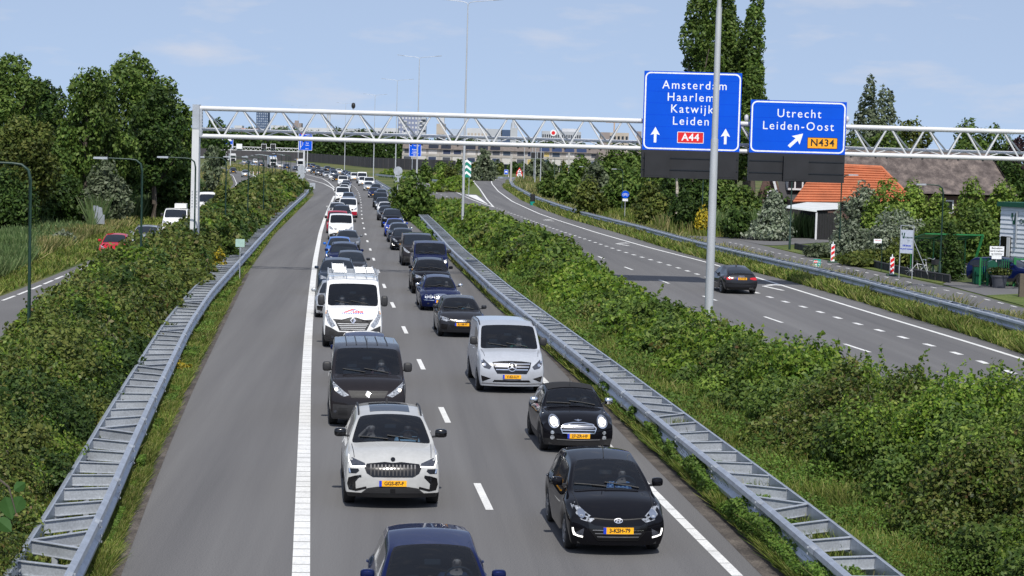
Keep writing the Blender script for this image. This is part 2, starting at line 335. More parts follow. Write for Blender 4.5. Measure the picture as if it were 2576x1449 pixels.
while s < plen(sdash)-1: stripe(mk3, cut(sdash, s, s+.95, .5), .12, .011); s += 2.2
tag(mk3.build('service_road_markings', M_mark), kind='structure')
sheet('red_cycle_path', M_brick, [match(gpath([(1420,505),(1400,490),(1418,484),(1440,482)], 2), gpath([(1455,512),(1430,494),(1442,488),(1448,484)], 2), 14)], .012)
# bare strips along the asphalt
dt = MB(); q = cut(AR, 0, 130, 2); dt.strip(np.c_[offs(q, -.42)[:, :2], np.full(len(q), .0045)], np.c_[offs(q, .25)[:, :2], np.full(len(q), .0045)])
q = cut(AL, 0, 120, 2); dt.strip(np.c_[offs(q, -.30)[:, :2], np.full(len(q), .0045)], np.c_[offs(q, .12)[:, :2], np.full(len(q), .0045)])
tag(dt.build('bare_verge', M_dirt), kind='structure')
# ---------------------------------------------------------------- guard rails
WB = [(.0, .31), (.07, .34), (.085, .42), (.0, .50), (.0, .56), (.085, .64), (.07, .72), (0., .75), (-.03, .75), (-.03, .31)]
def guardrail(front, back, label, s_rung, face=1, posts=2.67, back_rail=True, detail=90, name='guardrail'):
    o = front[len(front)//4]; o = (o[0], o[1], 0)
    t = thing(name, label, 'guard rail', o)
    b = MB(); b.sweep(front, [(-face*a, z) for a, z in WB]); b.build('beam', M_galv, t, o, False)
    b = MB()
    for q in np.arange(2, min(plen(front)-2, 130), 4.0):
        J = cut(front, q, q+.34, .17); b.sweep(J, [(-face*(a+.006), z) for a, z in WB[:8]])
        for zz in (.36, .46, .60, .70): c = offs(J, -face*.092)[1]; b.box((c[0], c[1], zz), (.03, .03, .03))
    if b.v: b.build('beam_joint', M_galv2, t, o)['kind'] = 'stuff'
    if back is not None:
        b = MB(); b.sweep(back, [(face*a, z) for a, z in WB]); b.build('beam', M_galv, t, o, False)
        L = plen(front); n = int(L/s_rung); F = cut(front, 0, L, L/n if n > 1 else 1); B = []
        for p in F: B.append(back[np.argmin(np.sum((back[:, :2]-p[:2])**2, 1))])
        r = MB(); st = MB(); single = []
        for i, (p, q) in enumerate(zip(F, B)):
            d = (q-p)/max(np.linalg.norm(q-p), 1e-6); a = p+d*.03; e = q-d*.03
            if np.linalg.norm(q-p) > 2: continue
            if i < 100: r = MB()
            elif i == 100: r = MB()
            r.bar((a[0], a[1], .64), (e[0], e[1], .64), .012, .19); r.bar((a[0], a[1], .742), (e[0], e[1], .742), .075, .012); r.bar((a[0], a[1], .545), (e[0], e[1], .545), .07, .01)
            if i < 100: r.build('spacer', M_galv2, t, o)
            if i % 2 == 0:
                m_ = (p+q)/2
                if i < 100: sb = MB(); sb.box((m_[0], m_[1], .26), (.09, .06, .56)); sb.build('post', M_galv2, t, o)
                else: st.box((m_[0], m_[1], .26), (.09, .06, .56))
            if i % 2 == 1 and i < detail and i+1 < len(F): br = MB(); br.tube([(e[0], e[1], .5), (F[i+1][0], F[i+1][1], .5)], .032, 6); br.build('brace', M_galv2, t, o)
        if n > 100 and r.v: r.build('spacer', M_galv2, t, o)['kind'] = 'stuff'
        if st.v: st.build('post', M_galv2, t, o)['kind'] = 'stuff'
        p = MB(); bb = offs(back, face*.13); p.tube([(q[0], q[1], .47) for q in bb], .05, 6); p.build('rail_tube', M_galv2, t, o, True)
    else:
        L = plen(front); n = int(L/posts); st = MB()
        for p in cut(front, 0, L, L/n): st.box((p[0], p[1], .35), (.06, .06, .72))
        st.build('post', M_galv2, t, o)['kind'] = 'stuff'
    return t
gLf = gpath([(165,1449),(250,1290),(320,1130),(370,1022),(430,900),(475,810),(530,730),(600,655),(660,590),(705,543),(735,515),(765,489),(782,470)], 1.5, 2, h=.75, z=0, ext0=14)
gLb = offs(gLf, -.82)
guardrail(gLf, gLb, 'long double guard rail with rungs beside the hedge left of the queue', 1.33, face=-1)
gMf = gpath([(2140,1449),(1950,1285),(1800,1165),(1680,1070),(1500,925),(1340,800),(1240,720),(1140,630),(1075,560),(1040,524)], 1.5, 2, h=.75, z=0, ext0=12)
guardrail(gMf, offs(gMf, .80), 'ladder-like double guard rail right of the queue, below the median hedge', 1.33, face=1)
gM2 = gpath([(1040,524),(1015,506),(975,472),(940,451),(900,439),(850,428.5),(800,420)], 2, 2, h=.75, z=0)
guardrail(gM2, offs(gM2, .5), 'far stretch of guard rail along the bend, right of the queue', 2.67, face=1)
gRf = gpath([(2720,856),(2576,812),(2404,767),(2195,712),(2056.5,677),(1883,639),(1744,606),(1600,567),(1470,535),(1401,514),(1338.5,492),(1288,465),(1281,450.5),(1292,445.5),(1330,446)], 1.5, 2, h=.72, z=0)
guardrail(gRf, offs(gRf, .42), 'dark guard rail with short posts along the right edge of the slip road', 1.33, face=1)
gI = gpath([(945,437),(1000,442.5),(1050,447),(1100,451.5),(1115,454)], 3, 2, h=.75, z=0)
guardrail(gI, None, 'plain single guard rail at the foot of the noise wall before the island', 4, face=1)
gX = gpath([(1150,449),(1200,445),(1260,444),(1287,446)], 3, 2, h=.75, z=0)
guardrail(gX, None, 'short guard rail across the end of the slip road bend', 4, face=1)
gF = gpath([(585,410),(626,417),(651,420.5),(681.5,425),(735,432)], 3, 2, h=.75, z=0)
guardrail(gF, None, 'thin guard rail between the dry grass and the far traffic', 4, face=1)
# ---------------------------------------------------------------- vehicles
def paint(name, c, metal=0., rough=.32):
    return mat('paint_'+name, c, rough, metal, [(2.5, .05, (1, 1, 1)), (14, .05, (1, 1, 1))], spec=.0, coat=.9)
P = dict(navy=paint('navy', (.004, .009, .055), .2), black=paint('black', (.005, .005, .007)), dgrey=paint('dark_grey', (.028, .029, .034), .35),
    grey=paint('grey', (.13, .14, .155), .5), lgrey=paint('pale_grey', (.42, .425, .42)), silver=paint('silver', (.46, .48, .50), .6), white=paint('white', (.76, .77, .77)),
    blue=paint('bright_blue', (.03, .14, .50), .2), rblue=paint('royal_blue', (.01, .045, .36), .2), red=paint('red', (.32, .012, .03)), bred=paint('bright_red', (.42, .015, .03)),
    slate=paint('slate_blue', (.028, .04, .062), .4), lblue=paint('pale_blue', (.22, .27, .36), .5), brown=paint('dark_brown', (.020, .018, .020), .2), vsilver=paint('cool_silver', (.42, .445, .49), .15), yellow=paint('yellow', (.70, .40, .03)))
M_plas = mat('black_plastic', (.022, .022, .024), .55, 0, [(20, .2, (1, 1, 1))])
M_gloss = mat('gloss_black', (.006, .006, .007), .15)
M_rub = mat('tyre_rubber', (.016, .016, .017), .8)
M_alu = mat('wheel_alloy', (.36, .37, .39), .35, .7)
M_dalu = mat('dark_wheel_alloy', (.05, .05, .055), .4, .5)
M_chr = mat('chrome', (.75, .76, .78), .12, 1.)
M_lamp = mat('headlamp_lens', (.30, .32, .35), .12, .3, [(22, .75, (1, 1, 1))], coat=.6)
M_lampd = mat('dark_headlamp_lens', (.05, .055, .07), .06, .1, [(40, .4, (1, 1, 1))], coat=1)
M_drl = mat('daylight_lamp', (1, .98, .93), .3, emit=1.6)
M_bulb = mat('lamp_bulb', (1, .93, .80), .3, emit=2.2)
M_rib = mat('grille_rib_grey', (.10, .10, .105), .5)
M_tail = mat('tail_lamp_red', (.50, .008, .012), .15, coat=1)
M_plate = mat('plate_yellow', srgb(250, 178, 22), .45)
M_eu = mat('plate_band_blue', srgb(20, 60, 190), .45)
M_ink = mat('plate_ink', (.01, .01, .01), .6)
M_int = mat('cabin_trim', (.020, .021, .024), .8)
M_intl = mat('cabin_trim_pale', (.40, .41, .42), .8)
M_seat = mat('seat_cloth', (.025, .026, .03), .9)
def glassmat(name, tint, refl=.10):
    m = bpy.data.materials.new(name); m.use_nodes = True; t = m.node_tree; out = t.nodes['Material Output']; t.nodes.remove(t.nodes['Principled BSDF'])
    a = t.nodes.new('ShaderNodeBsdfTransparent'); a.inputs[0].default_value = (*tint, 1); gl = t.nodes.new('ShaderNodeBsdfGlossy'); gl.inputs['Roughness'].default_value = .03
    nn = t.nodes.new('ShaderNodeTexNoise'); nn.inputs['Scale'].default_value = .8; mr = t.nodes.new('ShaderNodeMapRange'); mr.inputs[3].default_value = 1.6; mr.inputs[4].default_value = 1.9
    fr = t.nodes.new('ShaderNodeFresnel'); ms = t.nodes.new('ShaderNodeMixShader')
    t.links.new(nn.outputs[0], mr.inputs[0]); t.links.new(mr.outputs[0], fr.inputs[0]); t.links.new(fr.outputs[0], ms.inputs[0]); t.links.new(a.outputs[0], ms.inputs[1]); t.links.new(gl.outputs[0], ms.inputs[2]); t.links.new(ms.outputs[0], out.inputs[0])
    return m
M_glass = glassmat('tinted_glass', (.40, .52, .64))
M_glassp = glassmat('green_glass', (.50, .60, .55))
# a body is lofted from upright slices, y from the front bumper backwards; keys give its proportions
BASE = dict(L=4.0, W=1.71, H=1.49, yf=.82, yr=3.32, rw=.31, z0=.20, hood_y=.26, hood_z=.84, cowl_y=1.08, cowl_z=1.00, ws_y=1.86, ws_z=1.42, roof_y=2.6, re_y=3.52, re_z=1.40,
            rb_y=3.88, rb_z=1.02, hr=.585, hb=.79, hh=.74, crown=.045, sweep=.18, fz=(.20, .36, .52, .68), fy=(.06, 0, .01, .06), clad=False, belt=None, bonnet=None, pillar=.93, hfr=None)
def body_mesh(S):
    W2 = S['W']/2; yf, yr, rw, L = S['yf'], S['yr'], S['rw'], S['L']; ra = rw+.045
    arch = [(yf, k) for k in (-1.06, -.62, 0, .62, 1.06)]+[(yr, k) for k in (-1.06, -.62, 0, .62, 1.06)]
    ys = [a+k*ra for a, k in arch]
    g = [S['cowl_y'], S['cowl_y']+(S['ws_y']-S['cowl_y'])*.35, S['cowl_y']+(S['ws_y']-S['cowl_y'])*.7, S['ws_y'], S['roof_y'], S['roof_y']+.14, S['re_y'], (S['re_y']+S['rb_y'])/2]
    ys = sorted([y for y in ys if all(abs(y-q) > .09 for q in g) and y > S['hood_y']+.06 and y < S['rb_y']-.06]+g)
    rbz = S['rb_z']
    zt = lambda y: float(np.interp(y, [S['hood_y'], S['hood_y']+.35*(S['cowl_y']-S['hood_y']), S['cowl_y'], (S['cowl_y']+S['ws_y'])/2, S['ws_y'], S['roof_y'], S['re_y'], (S['re_y']+S['rb_y'])/2, S['rb_y']],
        [S['hood_z'], S['hood_z']+.62*(S['cowl_z']-S['hood_z']), S['cowl_z'], (S['cowl_z']+S['ws_z'])/2+.025, S['ws_z'], S['H'], S['re_z'], (S['re_z']+rbz)/2+.03, rbz]))
    zb = lambda y: zt(y)-S['crown'] if y <= S['cowl_y']+1e-6 else float(np.interp(y, [S['cowl_y'], S['cowl_y']+.5, S['rb_y']], [S['cowl_z']-S['crown'], S['cowl_z']-S['crown']-.02, rbz-S['crown']]))
    hb = lambda y: float(np.interp(y, [S['hood_y'], S['cowl_y']*.6, S['cowl_y']+.3, S['re_y']-.3, S['rb_y']], [S['hh'], S['hb']-.015, S['hb'], S['hb'], S['hb']-.07]))
    hr = lambda y: float(np.interp(y, [S['cowl_y'], S['ws_y'], S['roof_y'], S['re_y'], S['rb_y']], [hb(S['cowl_y']), S['hr'], S['hr'], S['hr']-.02, hb(S['rb_y'])]))
    def zbot(y):
        z = S['z0']
        for a in (yf, yr):
            if abs(y-a) < ra*1.07: z = max(z, rw+math.sqrt(max(0, ra*ra-(y-a)**2))*.98)
        return z
    plan = lambda y: float(np.interp(y, [.0, .45, 1.0, L-.9, L-.3, L], [.965, .995, 1, 1, .985, .95]))
    T = [0, .36, .70, S['pillar'], 1.0]; prof = [.955, .99, 1.0, .985]
    V = []; F = []; MI = []
    def v(x, y, z): V.append((x, y, z)); return len(V)-1
    def f(idx, m): F.append(tuple(idx)); MI.append(m)
    fz = list(S['fz'])+[S['hood_z']-S['crown']*.4]; fy = list(S['fy'])+[S['hood_y']-.03]
    hf = S['hfr'] or (W2*.91, W2*.955, W2*.96, W2*.94, S['hh'])
    front = [[v(t*hf[r], fy[r]+S['sweep']*t**2.6*(1-.12*r), fz[r]+(0 if r < 4 else -S['crown']*.6*t*t)) for t in T] for r in range(5)]
    for r in range(4):
        for j in range(4): f((front[r][j], front[r][j+1], front[r+1][j+1], front[r+1][j]), 4 if (S['clad'] and r == 0) else 0)
    rz = [S['z0']+.03, .36, .55, .78, rbz-S['crown']*.3]; ry = [L-.08, L-.01, L, L-.02, S['rb_y']]
    if rbz < .95: rz = [S['z0']+.03, .36, .52, .70, rbz-S['crown']*.3]
    hrr = (W2*.86, W2*.92, W2*.94, W2*.92, hb(S['rb_y']))
    rear = [[v(t*hrr[r], ry[r]-.20*t**2.6*(1-.2*r), rz[r]-(0 if r < 4 else S['crown']*.6*t*t)) for t in T] for r in range(5)]
    for r in range(4):
        for j in range(4): f((rear[r][j+1], rear[r][j], rear[r+1][j], rear[r+1][j+1]), 0)
    prev_top = front[4]; prev_side = [front[r][4] for r in range(5)]; prev_gh = None
    for y in ys+[None]:
        if y is None: top = rear[4]; side = [rear[r][4] for r in range(5)]; gh = None; yy = S['rb_y']
        else:
            yy = y; b0, b1 = zbot(y), zb(y); side = [v(W2*plan(y)*prof[r]-(0 if r else 0), y, b0+(b1-b0)*r/4) for r in range(4)]
            side.append(v(hb(y), y, b1))
            if y > S['cowl_y']+1e-6:
                X = hr(y); zc = zt(y); ze = zc-S['crown']*(1.15 if S['ws_y'] <= y <= S['re_y'] else .9)
                top = [v(t*X, y, zc-(zc-ze)*t**2.2) for t in T]
                u = .80; gh = v(hb(y)+(X-hb(y))*u+.012, y, b1+(ze-b1)*u)
            else:
                top = [v(t*hb(y), y, zt(y)-(zt(y)-b1)*t**2.2) for t in T[:4]]+[side[4]]; gh = None
        for r in range(4): f((prev_side[r], side[r], side[r+1], prev_side[r+1]), 4 if (S['clad'] and r == 0) else 0)
        m = 0
        if yy > S['cowl_y']+1e-6 and yy <= S['ws_y']+1e-6: m = 1
        if yy > S['re_y']+1e-6: m = 3
        for j in range(4): f((prev_top[j], prev_top[j+1], top[j+1], top[j]), m if j < 3 else 0)
        if not (y is not None and y <= S['cowl_y']+1e-6):
            ms = 2
            if y is None or abs(yy-S['roof_y']-.14) < .01: ms = 5
            if yy > S['re_y']+.01 and S.get('van'): ms = 0
            if S.get('van') and yy > S['roof_y']+.2: ms = 0
            if yy <= S['cowl_y']+(S['ws_y']-S['cowl_y'])*.36: ms = 0
            a, b = prev_side[4], side[4]
            if prev_gh is None and gh is not None:
                f((a, b, gh), 0); f((a, gh, top[4]), 0)
            elif gh is None:
                f((a, b, prev_gh), 0); f((prev_gh, b, prev_top[4]), 0)
            else:
                f((a, b, gh, prev_gh), ms); f((prev_gh, gh, top[4], prev_top[4]), 0)
        prev_top, prev_side, prev_gh = top, side, gh
    n = len(V)                                           # mirror
    cen = {i: i for i in range(n) if abs(V[i][0]) < 1e-6}; mp_ = {}
    for i in range(n):
        if i in cen: mp_[i] = i
        else: V.append((-V[i][0], V[i][1], V[i][2])); mp_[i] = len(V)-1
    F2 = [tuple(reversed([mp_[i] for i in q])) for q in F]; MI = MI+MI; F = F+F2
    me = bpy.data.meshes.new('tmp'); me.from_pydata(V, [], F); me.polygons.foreach_set('material_index', MI)
    ob = bpy.data.objects.new('tmp', me); col.objects.link(ob)
    for _ in range(6): me.materials.append(None)
    bm = bmesh.new(); bm.from_mesh(me); bmesh.ops.recalc_face_normals(bm, faces=bm.faces)
    cl = bm.edges.layers.float.get('crease_edge') or bm.edges.layers.float.new('crease_edge')
    for e in bm.edges:
        if len(e.link_faces) == 1: e[cl] = 1.0
        elif len({q.material_index for q in e.link_faces}) > 1: e[cl] = .55
        elif e.calc_face_angle(0) > .7: e[cl] = .35
    bm.to_mesh(me); bm.free()
    md = ob.modifiers.new('s', 'SUBSURF'); md.levels = 2; md.render_levels = 2
    dg = bpy.context.evaluated_depsgraph_get(); em = bpy.data.meshes.new_from_object(ob.evaluated_get(dg)); bpy.data.objects.remove(ob)
    return em
def split_groups(em, S):                                 # body / screens / windows as meshes of their own, dark rims round the glass
    out = {}; bm = bmesh.new(); bm.from_mesh(em); bm.faces.ensure_lookup_table()
    for gidx, th in ((1, .03), (2, .028), (3, .04)):
        fs = [q for q in bm.faces if q.material_index == gidx]
        if not fs: continue
        r = bmesh.ops.inset_region(bm, faces=fs, thickness=th, depth=0, use_even_offset=True)
        for q in r['faces']: q.material_index = 5
    bm.verts.index_update(); bm.faces.index_update(); bvh = BVHTree.FromBMesh(bm)
    for gidx, nm in ((0, 'body'), (1, 'windscreen'), (2, 'side_window'), (3, 'rear_window'), (4, 'lower_cladding'), (5, 'window_trim')):
        fs = [q for q in bm.faces if q.material_index == gidx]
        if not fs: continue
        for side in ((0,) if gidx != 2 else (-1, 1)):
            ix = {}; V = []; F = []
            for q in fs:
                if side and q.calc_center_median().x*side < 0: continue
                loop = []
                for vv in q.verts:
                    if vv.index not in ix: ix[vv.index] = len(V); V.append(tuple(vv.co))
                    loop.append(ix[vv.index])
                F.append(loop)
            if not F: continue
            m2 = bpy.data.meshes.new(nm); m2.from_pydata(V, [], F); m2.polygons.foreach_set('use_smooth', [True]*len(F))
            m2.set_sharp_from_angle(angle=math.radians(38)); out[(nm, side)] = m2
    bm.free(); return out, bvh
def inset_ready(em):
    bm = bmesh.new(); bm.from_mesh(em); bm.verts.index_update(); bm.to_mesh(em); bm.free(); return em
def patch(bvh, poly, off=.006, d=(0, 1, 0), cuts=3, thick=0, fall=None):   # an outline pressed onto the body along d
    d = Vector(d).normalized(); bm = bmesh.new()
    if d.y > .9: pts = [Vector((p[0], -3, p[1])) for p in poly]
    elif d.z < -.6: pts = [Vector((p[0], p[1], 4)) for p in poly]
    else: pts = [Vector((p[0]-d.x*4, p[1], p[2]-d.z*4)) for p in poly]
    f = bm.faces.new([bm.verts.new(p) for p in pts]); bmesh.ops.triangulate(bm, faces=[f])
    for _ in range(cuts):
        es = [e for e in bm.edges if e.calc_length() > .10]
        if not es: break
        bmesh.ops.subdivide_edges(bm, edges=es, cuts=1, use_grid_fill=False); bmesh.ops.triangulate(bm, faces=bm.faces[:])
    bad = []; last = None
    for vv in bm.verts:
        h = bvh.ray_cast(vv.co, d)
        if h[0] is None: bad.append(vv); continue
        vv.co = h[0]-d*off; last = vv.co.copy()
    for vv in bad:
        q = bvh.find_nearest(vv.co+d*3.0 if d.y > .9 else vv.co+d*3)[0]; vv.co = (q if q else last)-d*off
    bm.verts.index_update(); V = [tuple(vv.co) for vv in bm.verts]; F = [[vv.index for vv in q.verts] for q in bm.faces]; bm.free()
    return V, F
def mir(poly): return [(-p[0],)+tuple(p[1:]) for p in reversed(poly)]
def ngon(cx, cz, rx, rz, n=14, rot=0): return [(cx+rx*math.cos(2*math.pi*k/n+rot), cz+rz*math.sin(2*math.pi*k/n+rot)) for k in range(n)]
def text_mesh(txt, size, align='CENTER', bold=.0, sx=1.0, space=1.0):
    c = bpy.data.curves.new('t', 'FONT'); c.body = txt; c.size = size; c.align_x = align; c.align_y = 'CENTER'; c.offset = bold; c.space_character = space; c.resolution_u = 3
    o = bpy.data.objects.new('t', c); col.objects.link(o); dg = bpy.context.evaluated_depsgraph_get(); me = bpy.data.meshes.new_from_object(o.evaluated_get(dg))
    bpy.data.objects.remove(o); V = [(p.co.x*sx, p.co.y) for p in me.vertices]; F = [tuple(q.vertices) for q in me.polygons]; bpy.data.meshes.remove(me); return V, F
def put_text(b, txt, size, c, y, bold=.0, align='CENTER', sx=1.0, flip=False, space=1.0):   # lettering facing -y (or +y)
    V, F = text_mesh(txt, size, align, bold, sx, space); s = -1 if flip else 1
    b.add([(c[0]+s*p[0], y, c[1]+p[1]) for p in V], F)
def wheel_parts(r, wd, dark=False, five=True):
    pr = [(-wd/2, r*.66), (-wd/2-.004, r*.74), (-wd/2+.008, r*.95), (-wd/2+.03, r), (wd/2-.03, r), (wd/2-.008, r*.95), (wd/2+.004, r*.74), (wd/2, r*.66)]
    n = 22; V = []; F = []
    for k in range(n):
        a = 2*math.pi*k/n
        for (x, q) in pr: V.append((x, q*math.cos(a), q*math.sin(a)))
    m = len(pr)
    for k in range(n):
        for j in range(m-1): F.append((k*m+j, k*m+j+1, ((k+1) % n)*m+j+1, ((k+1) % n)*m+j))
    t = MB(); t.add(V, F); b = MB()
    for s in (-1, 1):
        V = []; F = []
        for k in range(n):
            a = 2*math.pi*k/n
            for (x, q) in ((s*(wd/2+.002), r*.68), (s*(wd/2-.012), r*.60)): V.append((x, q*math.cos(a), q*math.sin(a)))
        for k in range(n): F.append((2*k, 2*k+1, (2*((k+1) % n))+1, 2*((k+1) % n)))
        b.add(V, F)
        for k in range(5):
            a = 2*math.pi*k/5+.3; M = Matrix.Rotation(a, 3, 'X'); c = M @ Vector((s*(wd/2-.014), r*.36, 0)); b.box(c, (.02, r*.54, r*.15), M=M)
        b.cyl((s*(wd/2-.03), 0, 0), (s*(wd/2), 0, 0), r*.15, n=8)
        b.cyl((s*(wd/2-.075), 0, 0), (s*(wd/2-.07), 0, 0), r*.62, n=n)
    return t.mesh('tyre', smooth=True), b.mesh('rim')
WHEELS = {}
def wheel_meshes(r, wd):
    k = (round(r, 3), wd)
    if k not in WHEELS: WHEELS[k] = wheel_parts(r, wd)
    return WHEELS[k]
class Kit:                                              # the shapes of one kind of vehicle: part name, mesh, material key, parent part
    def __init__(s, S): s.S = {**BASE, **S}; s.parts = []; s.build()
    def add(s, name, me, m, parent=None): s.parts.append((name, me, m, parent)); return len(s.parts)-1
    def pm(s, name, polys, m, off=.006, parent=None, d=(0, 1, 0)):
        b = MB()
        for p in polys: b.add(*patch(s.bvh, p, off, d))
        me = bpy.data.meshes.new(name); me.from_pydata(b.v, [], b.f)
        bm = bmesh.new(); bm.from_mesh(me); bmesh.ops.recalc_face_normals(bm, faces=bm.faces)
        av = Vector((0, 0, 0))
        for q in bm.faces: av += q.normal*q.calc_area()
        if av.dot(Vector(d)) > 0: bmesh.ops.reverse_faces(bm, faces=bm.faces)
        bm.to_mesh(me); bm.free(); me.polygons.foreach_set('use_smooth', [True]*len(me.polygons))
        return s.add(name, me, m, parent)
    def build(s):
        S = s.S; em = body_mesh(S); grp, s.bvh = split_groups(inset_ready(em), S)
        s.em = em; near = S.get('near')
        for (nm, side), me in grp.items():
            key = {'body': 'paint', 'windscreen': 'glass', 'side_window': 'sglass', 'rear_window': 'sglass', 'lower_cladding': M_plas, 'window_trim': M_gloss}[nm]
            s.add(nm, me, key)
        W2 = S['W']/2; L = S['L']
        b = MB(); b.box((0, L/2, S['z0']+.02+.07), (S['W']*.80, L*.92, .14)); 
        for y in (S['yf'], S['yr']):
            for sx in (-1, 1): b.box((sx*(W2-.42), y, S['rw']+.10), (.16, S['rw']*2.2, S['rw']*1.4))
        s.add('underbody', b.mesh('underbody'), M_black)
        # mirrors
        mz = S['cowl_z']+S.get('mz', .06); my = S['cowl_y']+S.get('my', .34); ms = S.get('msz', (.10, .07, .075))
        for sx in (-1, 1):
            b = MB(); x = sx*(W2+ms[0]-.055); b.ell((x, my, mz+ms[2]*.3), ms, 14, 8, .55); q = b.mesh('mirror', smooth=True)
            i = s.add('mirror', q, S.get('mcol', 'paint'))
            b = MB(); b.bar((sx*(S['hb']-.03), my+.02, mz-.05), (x, my, mz-.03), .06, .035)
            s.add('mirror_arm', b.mesh('mirror_arm'), M_plas, i)
        # wipers
        cy, cz = S['cowl_y'], S['cowl_z']
        for (x0, x1) in ((.52, -.08), (-.06, -.62)):
            pts = []
            for k in range(5):
                x = x0+(x1-x0)*k/4; yy = cy+.05+.10*k/4*(S['ws_y']-cy)/.8
                h = s.bvh.ray_cast(Vector((x, yy, 4)), Vector((0, 0, -1)))
                if h[0]: pts.append(h[0]+Vector((0, -.008, .014)))
            if len(pts) > 2: b = MB(); b.tube(pts, .011, 5); s.add('wiper', b.mesh('wiper'), M_black)
        # door seams and handles
        if not S.get('plain'):
            zb = S['cowl_z']-.12; b = MB()
            for sx in (-1, 1):
                for y in [S['cowl_y']+.16, S['roof_y']+.06]+([] if S.get('van') else [S['re_y']-.32]):
                    for z0, z1 in ((.34, .55), (.55, .76), (.76, zb+.04)):
                        V, F = [], []
                        for z in (z0, z1):
                            h = s.bvh.ray_cast(Vector((sx*3, y, z)), Vector((-sx, 0, 0)))
                            if h[0]: V += [(h[0].x+sx*.003, y-.007, z), (h[0].x+sx*.003, y+.007, z)]
                        if len(V) == 4: b.add(V, [(0, 1, 3, 2)])
            if b.v: s.add('door_seam', b.mesh('door_seam'), M_black)
            for sx in (-1, 1):
                for y in (S['roof_y']-.12, S['roof_y']+.75):
                    h = s.bvh.ray_cast(Vector((sx*3, y, zb-.02)), Vector((-sx, 0, 0)))
                    if h[0] and y < S['re_y']: b = MB(); b.ell((h[0].x+sx*.012, y, zb-.02), (.018, .10, .016), 8, 4); s.add('door_handle', b.mesh('door_handle', smooth=True), 'paint')
        if S.get('rails'):
            for sx in (-1, 1):
                pts = []
                for k in range(9):
                    yy = S['ws_y']+.15+(S['re_y']-S['ws_y']-.25)*k/8; h = s.bvh.ray_cast(Vector((sx*(S['hr']-.035), yy, 4)), Vector((0, 0, -1)))
                    if h[0]: pts.append(h[0]+Vector((0, 0, .045 if 0 < k < 8 else .0)))
                b = MB(); b.tube(pts, .017, 6); s.add('roof_rail', b.mesh('roof_rail', smooth=True), S['rails'])
        if S.get('ant'):
            h = s.bvh.ray_cast(Vector((0, S['ant'], 4)), Vector((0, 0, -1)))[0]; b = MB(); b.tube([h, h+Vector((0, .02, .02)), h+Vector((0, .16 if not S.get('fin') else .12, .20 if not S.get('fin') else .02))], .008, 5)
            s.add('aerial', b.mesh('aerial'), M_black)
        if S.get('fin'):
            h = s.bvh.ray_cast(Vector((0, S['fin'], 4)), Vector((0, 0, -1)))[0]; b = MB()
            b.slab([(-.03, h.z-.02), (.03, h.z-.02), (.008, h.z+.075), (-.008, h.z+.075)], h.y-.02, h.y+.10); s.add('aerial_fin', b.mesh('aerial_fin'), M_plas)
        # bonnet shut lines
        if not S.get('noline'):
            lp = []; yc = S['cowl_y']-.05
            for sx in (-1, 1):
                y0 = S['hood_y']+.10; x0 = sx*(S['hh']-.10); x1 = sx*(S['hb']-.08)
                lp.append([(x0, y0), (x0+sx*.012, y0), (x1+sx*.012, yc), (x1, yc)] if sx > 0 else [(x0, y0), (x1, yc), (x1-.012, yc), (x0-.012, y0)])
            s.pm('bonnet_seam', lp, M_black, .0035, d=(0, 0, -1))
        if near: s.cabin()
    def cabin(s):
        S = s.S; W2 = S['W']/2; cy, cz = S['cowl_y'], S['cowl_z']; sy = S['ws_y']+S.get('seat', .05)
        b = MB(); b.slab([(-.68, cz-.42), (.68, cz-.42), (.68, cz-.13), (.3, cz-.08), (-.3, cz-.08), (-.68, cz-.13)], cy+.10, cy+.62)
        s.add('dashboard', b.mesh('dashboard'), M_int)
        b = MB(); b.box((0, L_ := (cy+S['re_y'])/2+.3, .40), (S['W']*.84, (S['re_y']-cy)-.4, .10)); b.box((0, S['re_y']-.18, .78), (S['W']*.76, .06, .7)); s.add('cabin_floor', b.mesh('cabin_floor'), M_int)
        for x in (-.37, .37):
            b = MB(); b.box((x, sy+.12, .40+S.get('sz', 0)), (.50, .50, .16)); b.slab([(x-.25, .44+S.get('sz', 0)), (x+.25, .44+S.get('sz', 0)), (x+.21, 1.00+S.get('sz', 0)), (x-.21, 1.00+S.get('sz', 0))], sy+.36, sy+.48)
            b.box((x, sy+.47, 1.10+S.get('sz', 0)), (.24, .08, .15)); s.add('seat', b.mesh('seat'), M_seat)
        b = MB(); c = Vector((.37, cy+.68, cz-.03)); pts = []
        for k in range(17):
            a = 2*math.pi*k/16; pts.append(c+Vector((.19*math.cos(a), -.08*math.sin(a), .165*math.sin(a))))
        b.tube(pts, .016, 6); b.bar(c-Vector((.18, 0, 0)), c+Vector((.18, 0, 0)), .03, .05); s.add('steering_wheel', b.mesh('steering_wheel'), M_int)
        h = s.bvh.ray_cast(Vector((0, S['ws_y']-.22, 4)), Vector((0, 0, -1)))[0]
        if h: b = MB(); b.box((0, h.y+.06, h.z-.11), (.22, .03, .07)); s.add('rear_view_mirror', b.mesh('rear_view_mirror'), M_int)
def plate_parts(kit, txt, z, y=None, rear=False, w=.52, h=.11, tilt=0):
    if y is None:
        q = kit.bvh.ray_cast(Vector((0, -3 if not rear else 9, z)), Vector((0, 1 if not rear else -1, 0)))[0]; y = q.y-.02 if not rear else q.y+.02
    sg = 1 if not rear else -1
    b = MB(); b.box((0, y, z), (w, .012, h)); i = kit.add('number_plate', b.mesh('number_plate'), M_plate)
    b = MB(); b.box((sg*-(w/2-.025), y-sg*.008, z), (.05, .006, h)); kit.add('country_band', b.mesh('country_band'), M_eu, i)
    b = MB(); put_text(b, txt, .098, (sg*.022, z), y-sg*.0085, bold=.003, sx=.94, flip=rear); kit.add('plate_text', b.mesh('plate_text'), M_ink, i)
